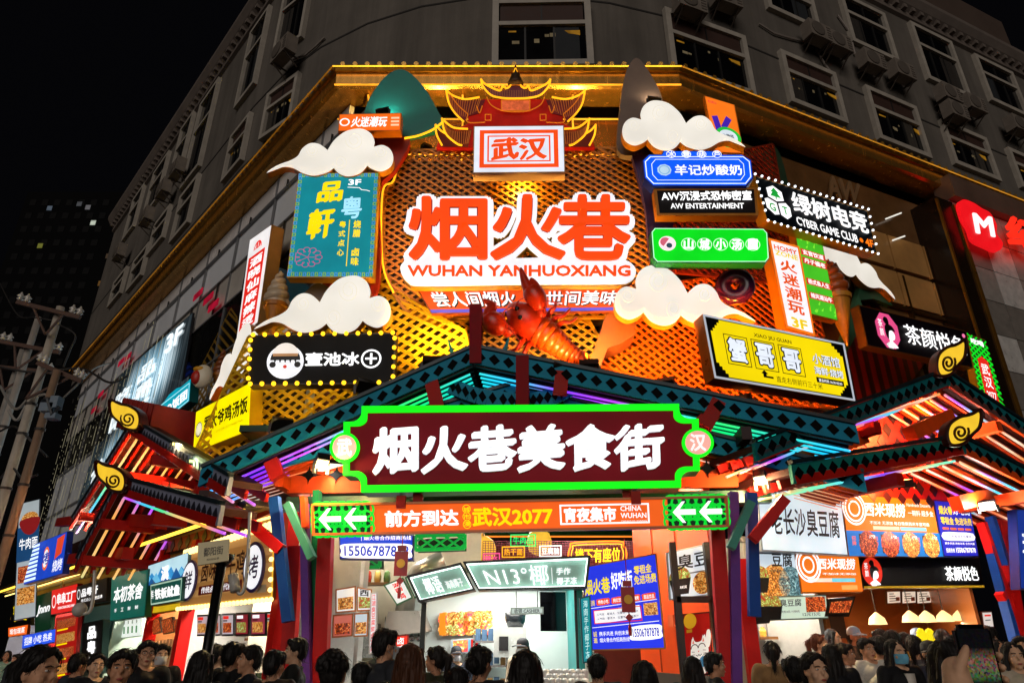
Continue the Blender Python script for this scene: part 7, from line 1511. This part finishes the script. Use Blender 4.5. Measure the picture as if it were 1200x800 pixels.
def shoulders(pose):
    if pose == 'down': return [((.185, .0, 1.395), (.235, .02, 1.12), (.235, -.06, .88)), ((-.185, .0, 1.395), (-.235, .02, 1.12), (-.235, -.06, .88))]
    if pose == 'phone': return [((.18, 0, 1.395), (.21, -.13, 1.15), (.06, -.33, 1.37)), ((-.18, 0, 1.395), (-.21, -.13, 1.15), (-.06, -.33, 1.35))]
    if pose == 'work': return [((.185, 0, 1.395), (.23, -.03, 1.13), (.10, -.27, 1.12)), ((-.185, 0, 1.395), (-.23, -.02, 1.13), (-.13, -.27, 1.06))]
    if pose == 'reach': return [((.185, 0, 1.395), (.235, .02, 1.12), (.235, -.06, .88)), ((-.185, -.02, 1.41), (-.23, -.25, 1.42), (-.12, -.43, 1.60))]
BODY = {}
def body_mesh(pose):
    if pose in BODY: return BODY[pose]
    b = MB()
    b.ball((0, .008, 1.592), 1, 20, 14, (.074, .092, .104)); b.ball((0, -.022, 1.525), 1, 16, 10, (.056, .066, .062)); b.ball((0, -.066, 1.487), 1, 10, 8, (.024, .022, .02))
    for k in (-1, 1):
        b.ball((k*.04, -.052, 1.545), 1, 10, 8, (.026, .03, .03)); b.ball((k*.031, -.074, 1.613), 1, 10, 8, (.024, .012, .008)); b.ball((k*.074, .012, 1.57), 1, 8, 8, (.01, .02, .032))
    limb(b, [(0, -.082, 1.596), (0, -.096, 1.563), (0, -.088, 1.556)], [.008, .0125, .011], 8)
    b.ball((0, -.085, 1.522), 1, 10, 6, (.024, .012, .006)); b.ball((0, -.084, 1.512), 1, 10, 6, (.021, .012, .007))
    limb(b, [(0, .012, 1.54), (0, .012, 1.40)], [.052, .058])
    b.ball((0, .0, 1.33), 1, 16, 10, (.165, .10, .115)); b.ball((0, 0, 1.15), 1, 16, 10, (.14, .095, .18)); b.ball((0, 0, .95), 1, 16, 10, (.155, .105, .13))
    for i, (s_, e, w_) in enumerate(shoulders(pose)):
        sg = 1 if i == 0 else -1
        limb(b, [(sg*.05, 0, 1.415), s_, e, w_], [.05, .056, .041, .027]); d = V(w_)-V(e)
        hand(b, w_, d if pose != 'reach' or i == 0 else (.1, -.3, .95), sg if pose != 'down' else sg, .55 if pose != 'reach' else .8, (0, -1, .2) if pose == 'down' else ((0, .3, 1) if pose != 'reach' else (0, -1, 0)))
    for k in (-1, 1): limb(b, [(k*.085, 0, .92), (k*.095, -.01, .5), (k*.095, .02, .09)], [.085, .055, .038]); limb(b, [(k*.095, .02, .07), (k*.1, -.13, .04)], [.04, .03])
    BODY[pose] = union(b, .0075 if pose != 'reach' else .0062, 2); return BODY[pose]
CLO = {}
def jacket_mesh(pose, hood=0, fat=1.0):
    k = (pose, hood, fat)
    if k in CLO: return CLO[k]
    b = MB(); b.ball((0, .002, 1.315), 1, 18, 12, (.185*fat, .125*fat, .13)); b.ball((0, 0, 1.13), 1, 18, 12, (.175*fat, .125*fat, .22)); b.ball((0, 0, .93), 1, 18, 12, (.185*fat, .135*fat, .15)); limb(b, [(0, 0, 1.2), (0, 0, .86)], [.14*fat, .15*fat])
    for i, (s_, e, w_) in enumerate(shoulders(pose)):
        sg = 1 if i == 0 else -1; w2 = V(e).lerp(V(w_), .93); limb(b, [(sg*.05, 0, 1.40), V(s_), e, w2], [.062*fat, .075*fat, .06*fat, .046*fat])
    for i in range(14):
        a = i/14*2*math.pi; b.ball((.07*math.cos(a), .012+.062*math.sin(a), 1.415+.016*math.sin(a)), .026, 8, 6)
    if hood:
        b.ball((0, .105, 1.38), 1, 12, 8, (.11, .06, .085))
    CLO[k] = union(b, .011, 3, .014, 9, (1, 1, .7)); return CLO[k]
def trouser_mesh():
    if 't' in CLO: return CLO['t']
    b = MB(); b.ball((0, 0, .9), 1, 14, 10, (.165, .118, .13))
    for k in (-1, 1): limb(b, [(k*.085, 0, .88), (k*.098, -.01, .5), (k*.098, .02, .11)], [.1, .072, .06])
    CLO['t'] = union(b, .013, 3, .012, 8); return CLO['t']
def shoe_mesh():
    if 'sh' in CLO: return CLO['sh']
    b = MB(); limb(b, [(.095, .03, .06), (.1, -.08, .045), (.102, -.15, .035)], [.05, .045, .036]); CLO['sh'] = union(b, .01, 2); return CLO['sh']
def hair_mesh(st):
    k = 'hair'+st
    if k in CLO: return CLO[k]
    b = MB()
    if st != 'cap': b.ball((0, .024, 1.618), 1, 18, 12, (.086, .094, .092)); b.ball((0, .05, 1.585), 1, 16, 10, (.08, .068, .09))
    if st in ('short', 'curly'):
        for i in range(9): x = -.06+i*.015; b.ball((x, -.058+.4*x*x*8, 1.672-.6*abs(x)*.5), .022+.008*((i*7) % 3)/2, 8, 6)
        for kx in (-1, 1): b.ball((kx*.072, .0, 1.625), 1, 8, 8, (.018, .05, .05))
    if st == 'curly':
        rr = random.Random(9)
        for i in range(60):
            a = rr.uniform(0, 6.28); e = rr.uniform(-.2, 1.4); d = V((math.cos(a)*math.cos(e), math.sin(a)*math.cos(e)*.95+.1, math.sin(e)));
            if d.y < -.55 and d.z < .5: continue
            b.ball(V((0, .03, 1.615))+V((d.x*.086, d.y*.09, d.z*.09)), rr.uniform(.016, .027), 8, 6)
    if st in ('long', 'fringe'):
        for kx in (-1, -.5, 0, .5, 1): limb(b, [(kx*.055, .07-.03*abs(kx), 1.62), (kx*.075, .085-.045*abs(kx), 1.45), (kx*.08, .095-.05*abs(kx), 1.26)], [.04, .045, .028], 10)
        for kx in (-1, 1): limb(b, [(kx*.06, -.04, 1.66), (kx*.086, -.025, 1.56), (kx*.092, -.01, 1.40), (kx*.085, .0, 1.3)], [.022, .021, .024, .016], 8)
    if st == 'fringe':
        for i in range(9): x = -.056+i*.014; limb(b, [(x, -.05, 1.69), (x*1.05, -.09+.3*abs(x), 1.64), (x*1.05, -.093+.4*abs(x), 1.612)], [.016, .013, .009], 8)
    if st == 'tied':
        for kx in (-1, 1): limb(b, [(0, -.055, 1.685), (kx*.05, -.045, 1.655), (kx*.078, .0, 1.6)], [.02, .022, .02], 8)
        limb(b, [(0, .1, 1.63), (0, .15, 1.6), (.01, .145, 1.5), (.01, .125, 1.40)], [.032, .036, .03, .012], 10)
    if st == 'bun':
        for kx in (-1, 1): limb(b, [(0, -.055, 1.685), (kx*.05, -.045, 1.655), (kx*.078, .0, 1.6)], [.02, .022, .02], 8)
        b.ball((.0, .125, 1.58), .052, 12, 8)
    if st == 'cap': b.ball((0, .04, 1.57), 1, 16, 10, (.082, .07, .075))
    CLO[k] = union(b, .0065, 1, .007 if st != 'curly' else .005, 60, (1, 1, .18))
    # loose strands lying over the surface so the outline is not a helmet
    me = CLO[k]; rr = random.Random(len(st)*3+1); sb = MB(); nv = len(me.vertices)
    for i in range(240 if st != 'curly' else 140):
        v = me.vertices[rr.randrange(nv)]; p = v.co+v.normal*.001; d = V((rr.uniform(-.35, .35), rr.uniform(-.1, .5), -1.0)); d = (d-v.normal*d.dot(v.normal)).normalized(); L_ = rr.uniform(.025, .07)*(2 if p.z < 1.52 else 1); out = v.normal*rr.uniform(.002, .009)
        sb.tube([p, p+d*L_*.5+out, p+d*L_+out*.6+V((0, 0, -.006))], rr.uniform(.0014, .0028), 3, .4, False)
    bm = bmesh.new(); bm.from_mesh(me); vv = [bm.verts.new(p) for p in sb.v]
    for f in sb.f: bm.faces.new([vv[i] for i in f])
    bm.to_mesh(me); bm.free(); return CLO[k]
def cap_mesh():
    if 'cap' in CLO: return CLO['cap']
    b = MB(); b.lathe((0, .012, 1.6), [(.088, 0), (.09, .03), (.082, .075), (.05, .105), (.012, .115)], 22); vs = []
    for rr_, z in ((.075, 1.618), (.15, 1.6)):
        for i in range(11): a = math.pi*(1.12+.76*i/10); vs.append(V((math.cos(a)*rr_*(.95 if rr_ > .1 else 1.12), .0+math.sin(a)*rr_*1.05, z-(.012*abs(i-5)/5))))
    for i in range(10): b.prism([vs[i], vs[i+1], vs[12+i], vs[11+i]], (0, 0, .008))
    me = bpy.data.meshes.new('cap'); me.from_pydata(b.v, [], b.f); me.polygons.foreach_set('use_smooth', [len(p.vertices) == 4 and p.index < 88 for p in me.polygons]); me.materials.append(None); CLO['cap'] = me; return me
def mask_mesh():
    if 'mask' in CLO: return CLO['mask']
    b = MB(); rows = []
    for j in range(7):
        z = 1.573-.09*j/6; bul = math.sin(math.pi*(.2+.7*j/6)); row = []
        for i in range(13): a = (i/12-.5)*2.5; row.append(V((math.sin(a)*.073*(1-.10*j/6), -.008-math.cos(a)*(.087+.044*bul*(math.cos(a)**2)), z)))
        rows.append(row)
    for r0, r1 in zip(rows, rows[1:]):
        for i in range(12): b.poly([r0[i], r0[i+1], r1[i+1], r1[i]])
    for k in (0, 12): b.tube([rows[1][k], V((rows[1][k].x*1.1, .02, 1.585)), V((rows[5][k].x*1.08, .02, 1.55)), rows[5][k]], .002, 4)
    me = bpy.data.meshes.new('mask'); me.from_pydata(b.v, [], b.f); me.polygons.foreach_set('use_smooth', [True]*len(me.polygons)); me.materials.append(None); CLO['mask'] = me; return me
def simple(key, fn):
    if key not in CLO:
        b = MB(); fn(b); me = bpy.data.meshes.new(key); me.from_pydata(b.v, [], b.f); me.polygons.foreach_set('use_smooth', [True]*len(me.polygons)); me.materials.append(None); CLO[key] = me
    return CLO[key]
def glasses(b):
    for k in (-1, 1): b.tube([V((k*.032+.024*math.cos(a), -.099, 1.587+.018*math.sin(a))) for a in [i*math.pi/8 for i in range(17)]], .002, 5); b.tube([(k*.056, -.098, 1.59), (k*.078, .01, 1.585)], .0018, 4)
    b.tube([(-.009, -.1, 1.59), (.009, -.1, 1.59)], .002, 4)
def eyef(k): return lambda b: b.ball((k*.031, -.0765, 1.5885), 1, 10, 8, (.0125, .009, .0062))
def irisf(k): return lambda b: b.ball((k*.031, -.0815, 1.5885), 1, 8, 6, (.0058, .005, .0058))
def browf(k): return lambda b: b.tube([(k*.014, -.0925, 1.606), (k*.032, -.0925, 1.611), (k*.05, -.078, 1.605)], .0034, 5)
def lipf(b): b.ball((0, -.0925, 1.517), 1, 10, 6, (.021, .007, .0085))
skins = [P('#d09c7a', .55, 0, .14, 20, .3), P('#daac8a', .55, 0, .14, 20, .3), P('#c28c6a', .55, 0, .14, 20, .3)]
def hairmat(h):
    k = ('hair', h)
    if k not in MC:
        m = P(h, .6, 0, .3, 6, .3).copy(); m.name = 'hair'; nt = m.node_tree; n = nt.nodes['Noise Texture']; mp = nt.nodes.new('ShaderNodeMapping'); mp.inputs['Scale'].default_value = (22, 22, 1.6); tc = nt.nodes['Texture Coordinate']; nt.links.new(tc.outputs['Object'], mp.inputs[0]); nt.links.new(mp.outputs[0], n.inputs['Vector']); MC[k] = m
    return MC[k]
PN = [0]
def person(label, px, py, Y, rot, hair='short', hc='#120d0b', coat='#1a1a1e', pose='down', mask=None, cap=None, specs=0, skin=None, hood=0, fat=1.0, pants='#1c1e26', wide=1.0, group=None, shirt=None):
    h_ = Yp(px, py, Y); sc = h_.z/1.585; t = thing('person', label, 'person', (h_.x, Y, 0), group); t.rotation_euler.z = math.radians(rot); t.scale = (sc*wide, sc*wide, sc); sk = skins[PN[0] % 3 if skin is None else skin]; PN[0] += 1
    def add(nm, me, m, par=None):
        o = bpy.data.objects.new(nm, me); COL.objects.link(o); o.parent = par or t; o.material_slots[0].link = 'OBJECT'; o.material_slots[0].material = m; return o
    bd = add('body', body_mesh(pose), sk); add('hair', hair_mesh('cap' if cap else hair), hairmat(hc))
    add('jacket', jacket_mesh(pose, hood, fat), P(coat, .75, 0, .22, 14, .3, .25)); add('trousers', trouser_mesh(), P(pants, .8, 0, .2, 10))
    for k in (0, 1):
        o = add('shoe', shoe_mesh(), P('#26211e', .5)); o.scale.x = 1 if k else -1
    away = abs(((rot+180) % 360)-180) > 120
    if not away:
        for k in (-1, 1):
            e = add('eye', simple('eye%d' % k, eyef(k)), P('#d8d0c6', .2, 0, 0)); add('iris', simple('iris%d' % k, irisf(k)), P('#0c0806', .1, 0, 0), e); add('eyebrow', simple('brow%d' % k, browf(k)), hairmat(hc))
        if not mask: add('lips', simple('lips', lipf), P('#a04a40', .4, 0, 0))
    if mask: add('face_mask', mask_mesh(), P(mask, .7, 0, .08, 8))
    if cap: add('cap', cap_mesh(), P(cap, .7, 0, .15, 8))
    if specs: add('glasses', simple('glasses', glasses), P('#0c0c0e', .2, 0, 0))
    if shirt: add('shirt', simple('shirt', lambda b: b.prism([V((-.05, -.128, 1.40)), V((.05, -.128, 1.40)), V((.035, -.145, 1.2)), V((-.035, -.145, 1.2))], (0, .03, 0))), P(shirt, .7, 0, .1))
    return t
pe = person
pe('woman with a black ponytail looking right at the bottom left corner', 46, 786, 3.7, 78, 'tied', coat='#15151a')
pe('woman in dark clothes looking right beside the black vertical sign', 113, 779, 7.6, 42, 'tied', coat='#17191c')
pe('man with short black hair in the lower left, face turned to the right', 142, 782, 5.0, 30, 'short', coat='#101014', fat=1.05)
pe('man with glasses in a black jacket before the tea stall', 172, 765, 7.4, 35, 'short', coat='#0e0e10', specs=1)
pe('man with a pale mask in a black top before the squid stall', 189, 767, 8.6, 38, 'short', coat='#121216', mask='#c8c4c0')
pe('small figure in a pale green top far down the left street', 8, 768, 17, 20, 'long', coat='#8fae98')
pe('small figure in dark clothes far down the left street', 19, 772, 16, -20, 'short', coat='#2a2a30')
pe('woman with long black hair seen from behind the street name post', 236, 780, 6.0, 165, 'long', coat='#141416')
pe('person in a bulky black hooded coat with back turned near the chicken stall', 274, 768, 6.9, 150, 'short', coat='#0c0c0e', hood=1, fat=1.12)
pe('man in a dark top facing left before the menu panels', 292, 772, 6.6, -62, 'short', coat='#141820')
pe('man in a dark blazer over a white shirt looking left by the red post', 346, 762, 7.3, -75, 'short', coat='#1b1d1a', shirt='#d8d8d4')
pe('person with curly black hair seen from behind under the gate', 391, 787, 4.5, 178, 'curly', coat='#141414')
pe('tall masked man in a dark grey jacket turned to the right under the gate', 452, 755, 6.2, 128, 'short', coat='#2c2e33', mask='#b8c4cc', fat=1.08)
pe('woman with long brown hair seen from behind before the drink stall', 481, 776, 5.0, 172, 'long', hc='#4a2a18', coat='#2a2422')
pe('woman with a dark hair bun seen from behind before the drink stall', 563, 776, 5.6, 150, 'bun', coat='#1a1a1c')
pe('person with smooth black hair seen from behind in front of the counter', 616, 787, 4.2, 180, 'long', coat='#111113')
pe('short person whose hair top shows between two women at the bottom edge', 536, 799, 5.6, 175, 'short', coat='#202020')
pe('person whose black hair top shows below the blue poster', 755, 794, 5.2, 178, 'long', coat='#161618')
pe('drink stall vendor in a dark cap, mask and beige shirt', 612, 758, 10.95, -40, coat='#c8b498', mask='#e4e2de', cap='#1c1c20', pose='work', group=None)
pe('stall worker in a dark cap at the back of the drink stall', 535, 766, 11.6, 25, coat='#2a2e3a', mask='#c8c8cc', cap='#20242c', pose='work')
pe('smiling woman with tied dark hair facing the camera at the lower right', 955, 784, 5.3, 12, 'tied', coat='#2a2019', skin=1)
pe('tofu stall worker in a dark red apron turned to the right', 961, 754, 10.2, 60, 'tied', hc='#5a2a16', coat='#7a2018', pose='work')
pe('woman with a dark bob behind the tofu counter', 977, 748, 10.6, 40, 'long', coat='#3a3030')
pe('person in a white jacket photographing with a raised phone at the right', 991, 766, 8.6, 55, 'short', coat='#d8d4cc', pose='phone')
pe('young man in a white jacket holding up a drink at the right', 1016, 760, 8.9, 10, 'short', coat='#d4d0c6', pose='work')
pe('masked woman in a black coat over a pale shirt near the right counter', 1050, 764, 7.4, 15, 'long', coat='#0f0f12', mask='#6ab4d4', shirt='#d8d0c4')
pe('masked person with a dark cap and brown hair near the right counter', 1091, 765, 7.8, -8, 'long', hc='#3a2018', coat='#23283a', mask='#7ac0dc', cap='#1a1c26')
pe('person with a black fringe and mask looking down at the lower right', 1113, 778, 4.0, 8, 'fringe', coat='#1a1a1e', mask='#8ac4d8')
pe('woman with long black hair in a beige coat at the right edge', 1188, 768, 7.0, -12, 'long', coat='#b8ac98', skin=1)
pe('counter worker in a pale blue cap behind the tea counter', 1002, 745, 11.4, 30, coat='#6a5a48', cap='#9ab0c8', pose='work')
pe('counter worker in a grey cap behind the yellow flowers', 1076, 746, 12.4, -10, coat='#7a6a58', cap='#5a6a8a', pose='work', mask='#d8d8d8')
pe('man in a tan shirt with back turned at the tea counter', 1130, 743, 10.8, 150, 'short', coat='#b09468')
pe('person with black hair in dark clothes at the right end of the tea counter', 1159, 745, 10.2, 120, 'short', coat='#1c2028')
pe('woman with long hair in a beige top ordering at the tea counter', 1060, 752, 10.4, 170, 'long', hc='#2a1a12', coat='#c8b090')
pe('customer in a grey jacket ordering at the tea counter', 1032, 748, 10.6, 165, 'short', coat='#4a4e58')
pe('customer with tied hair in a brown jacket by the pendant lamps', 1104, 748, 11.0, 175, 'tied', coat='#5a4030')
pe('man in a cap walking past in front of the far left counter', 38, 770, 12, 30, coat='#3a3a44', cap='#22242c')

for a in (('man in a mustard jacket with back turned, left of the yellow scalloped signs', 1046, 750, 9.8, 160, 'short', '#0f0c0a', '#9a7a2a'), ('person in a navy jacket facing away between the white jackets and the masked woman', 1030, 757, 9.0, 175, 'short', '#14100e', '#1c2438'),
          ('woman with tied hair in a grey coat behind the masked cap wearer', 1072, 757, 8.8, 140, 'tied', '#1a1210', '#5a5a60'), ('man in a dark green jacket looking left behind the fringe-haired person', 1120, 758, 8.0, -60, 'short', '#0e0c0b', '#1f3326'),
          ('woman with long dark hair in a plum coat right of the raised phone', 1170, 762, 8.4, 20, 'long', '#120e0c', '#3a1c30'), ('man in a black jacket at the right edge behind the beige coat', 1198, 758, 8.8, -30, 'short', '#100d0b', '#141418'),
          ('man in a charcoal hoodie seen from behind beside the smiling woman', 930, 786, 6.0, 170, 'short', '#0f0c0a', '#26282c'), ('woman in a black coat with back turned left of the white jackets', 974, 768, 8.0, 165, 'long', '#15100d', '#101014'),
          ('man in a dark brown jacket with back turned between the post and the blazer wearer', 322, 778, 6.4, 160, 'short', '#0e0b0a', '#2a1f1a'), ('woman with a bun in a dark coat behind the black hooded coat', 255, 768, 8.2, 140, 'bun', '#120e0c', '#1a1a22'),
          ('man in a slate jacket with back turned before the dark doorway', 92, 778, 8.0, 150, 'short', '#0f0c0b', '#2c333c'), ('woman in a maroon coat seen from behind before the tea stall', 158, 772, 9.2, 165, 'long', '#130f0d', '#3c1818'),
          ('child-height person with black hair between the curly head and the grey jacket', 424, 792, 6.2, 175, 'short', '#0e0c0b', '#303238'), ('woman in an olive coat looking left before the kitchen', 510, 772, 7.2, -110, 'tied', '#1a120e', '#3a3c26'),
          ('man in a black cap seen from behind right of the counter cups', 700, 782, 6.6, 170, 'short', '#0e0c0b', '#18181c'), ('woman with long hair in a dark teal coat below the cat poster', 812, 784, 6.8, 160, 'long', '#16100e', '#12282c'),
          ('man in a black jacket walking right before the red post', 838, 778, 7.4, 80, 'short', '#0f0d0b', '#121214'), ('woman in a camel coat with back turned at the tofu counter', 905, 764, 8.6, 165, 'tied', '#1c1410', '#8a6a44')):
    pe(a[0], a[1], a[2], a[3], a[4], a[5], hc=a[6], coat=a[7])
# held things
def phone(label, loc, rot, tilt=0, sc=1.0, lit=None):
    t = thing('phone', label, 'phone', loc); t.rotation_euler = (math.radians(tilt), 0, math.radians(rot)); t.scale = (sc,)*3
    bm = bmesh.new(); bmesh.ops.create_cube(bm, size=1); bmesh.ops.scale(bm, vec=(.076, .009, .156), verts=bm.verts); bmesh.ops.translate(bm, vec=(0, 0, .078), verts=bm.verts)
    bmesh.ops.bevel(bm, geom=[e for e in bm.edges if abs(e.verts[0].co.y-e.verts[1].co.y) > .005], offset=.011, segments=4, affect='EDGES')
    me = bpy.data.meshes.new('casing'); bm.to_mesh(me); bm.free(); me.materials.append(P('#0c0c0e', .15, .3, 0)); o = bpy.data.objects.new('casing', me); COL.objects.link(o); o.parent = t
    b = MB(); b.prism([(-.034, -.0052, .008), (.034, -.0052, .008), (.034, -.0052, .148), (-.034, -.0052, .148)], (0, .0004, 0)); me = bpy.data.meshes.new('screen'); me.from_pydata(b.v, [], b.f); me.materials.append(lit or E('#8a90a0', .6)); o = bpy.data.objects.new('screen', me); COL.objects.link(o); o.parent = t
    return t
def scr():
    m = bpy.data.materials.new('phone_picture'); m.use_nodes = True; nt = m.node_tree; b = nt.nodes['Principled BSDF']; tc = nt.nodes.new('ShaderNodeTexCoord'); v = nt.nodes.new('ShaderNodeTexVoronoi'); v.inputs['Scale'].default_value = 260; nt.links.new(tc.outputs['Object'], v.inputs['Vector'])
    hs = nt.nodes.new('ShaderNodeHueSaturation'); hs.inputs['Saturation'].default_value = .9; nt.links.new(v.outputs['Color'], hs.inputs['Color'])
    sx = nt.nodes.new('ShaderNodeSeparateXYZ'); nt.links.new(tc.outputs['Object'], sx.inputs[0]); mr = nt.nodes.new('ShaderNodeValToRGB'); mz = nt.nodes.new('ShaderNodeMath'); mz.operation = 'MULTIPLY'; mz.inputs[1].default_value = 6.4; nt.links.new(sx.outputs[2], mz.inputs[0]); nt.links.new(mz.outputs[0], mr.inputs[0])
    el = mr.color_ramp.elements; el[0].position = .3; el[0].color = (.01, .01, .012, 1); el[1].position = .72; el[1].color = (.01, .01, .014, 1); e = el.new(.55); e.color = (.9, .5, .35, 1); e = el.new(.38); e.color = (.3, .5, .25, 1)
    mx = nt.nodes.new('ShaderNodeMix'); mx.data_type = 'RGBA'; mx.blend_type = 'MULTIPLY'; mx.inputs[0].default_value = 1; nt.links.new(hs.outputs[0], mx.inputs[6]); nt.links.new(mr.outputs[0], mx.inputs[7]); nt.links.new(mx.outputs[2], b.inputs['Emission Color']); b.inputs['Emission Strength'].default_value = .28; b.inputs['Base Color'].default_value = (.01, .01, .012, 1); b.inputs['Roughness'].default_value = .1
    return m
ph = Yp(1153, 800, 1.6); ph.z -= .05
phone('phone held up at the lower right showing the lit street on its screen', ph, 3, 0, 1.05, scr())
# the photographer: hand closed round the phone from the left
def reacher():
    base = V((ph.x-.02, ph.y-.52, 0)); sc = .88
    b = MB(); body_mesh('down')
    t = thing('person', 'photographer whose raised hand holds the phone at the lower right', 'person', base)
    L_ = lambda p: V(((-(p.x-base.x))/sc, (-(p.y-base.y))/sc, p.z/sc))
    # local frame: the figure faces away from us; model space faces -Y, so turn by 180 degrees
    t.rotation_euler.z = math.pi; t.scale = (sc, sc, sc)
    W = lambda dx, dy, dz: L_(V((ph.x+dx, ph.y+dy, ph.z+dz)))
    b.ball((0, .008, 1.592), 1, 20, 14, (.074, .092, .104)); b.ball((0, -.022, 1.525), 1, 16, 10, (.056, .066, .062)); limb(b, [(0, -.083, 1.6), (0, -.102, 1.562)], [.009, .0155], 8)
    limb(b, [(0, .012, 1.54), (0, .012, 1.40)], [.052, .058]); b.ball((0, .0, 1.33), 1, 16, 10, (.165, .10, .115)); b.ball((0, 0, 1.15), 1, 16, 10, (.14, .095, .18)); b.ball((0, 0, .95), 1, 16, 10, (.155, .105, .13))
    wrp = W(-.075, -.035, -.035); el = (.26, -.26, 1.32)
    limb(b, [(.05, 0, 1.415), (.185, -.02, 1.40), el, wrp], [.05, .056, .042, .029]); limb(b, [(-.05, 0, 1.415), (-.185, 0, 1.395), (-.235, .02, 1.12), (-.235, -.06, .88)], [.05, .056, .041, .027]); hand(b, (-.235, -.06, .88), (0, -.3, -1), -1, .5, (0, -1, .2))
    limb(b, [wrp, W(-.062, -.012, .03), W(-.05, .006, .075)], [.03, .036, .03], 10); limb(b, [W(-.052, .0, .02), W(-.046, .012, .055)], [.03, .026], 10)
    for k, dz in enumerate((.022, .045, .068, .091)):
        limb(b, [W(-.046, .014, dz), W(-.01, .024, dz+.006), W(.03+.006*(1.5-abs(k-1.5)), .022, dz+.01), W(.0475, .004, dz+.012), W(.043, -.0105, dz+.012)], [.0125, .011, .0105, .0095, .008], 8)
    limb(b, [W(-.062, -.012, .04), W(-.056, -.02, .078), W(-.036, -.017, .106), W(-.028, -.014, .118)], [.017, .0135, .0115, .009], 8)
    for k in (-1, 1): limb(b, [(k*.085, 0, .92), (k*.095, -.01, .5), (k*.095, .02, .09)], [.085, .055, .038]); limb(b, [(k*.095, .02, .07), (k*.1, -.13, .04)], [.04, .03])
    def add(nm, me, m): o = bpy.data.objects.new(nm, me); COL.objects.link(o); o.parent = t; o.material_slots[0].link = 'OBJECT'; o.material_slots[0].material = m
    add('body', union(b, .0052, 2), skins[1]); add('hair', hair_mesh('long'), hairmat('#14100e'))
    j = MB(); j.ball((0, .002, 1.315), 1, 18, 12, (.185, .125, .13)); j.ball((0, 0, 1.13), 1, 18, 12, (.175, .125, .22)); j.ball((0, 0, .93), 1, 18, 12, (.185, .135, .15)); limb(j, [(.05, 0, 1.40), (.185, -.02, 1.395), el, V(el).lerp(wrp, .75)], [.062, .075, .062, .048]); limb(j, [(-.05, 0, 1.40), (-.185, 0, 1.395), (-.235, .02, 1.12), (-.235, -.05, .91)], [.062, .075, .06, .046])
    add('jacket', union(j, .011, 3, .014, 9), P('#8a7a68', .75, 0, .2, 14)); add('trousers', trouser_mesh(), P('#1c1e26', .8))
reacher()
q_ = Yp(991, 766, 8.6); phone('small phone held up by the person in the white jacket', q_+V((.26, -.2, -.30)), 55+180)
t = thing('drink_cup', 'clear drink cup held by the young man in the white jacket', 'cup', Yp(1016, 760, 8.9)+V((-.02, -.33, -.46)))
b = MB(); c = t.location; b.lathe(c, [(.028, 0), (.04, .12), (.041, .125), (.02, .15)], 14); b.build('cup', P('#d8cdb8', .15), t, smooth=True); b = MB(); b.tube([c+V((0, 0, .1)), c+V((.02, 0, .22))], .004, 5); b.build('straw', P('#d0402a', .4), t)
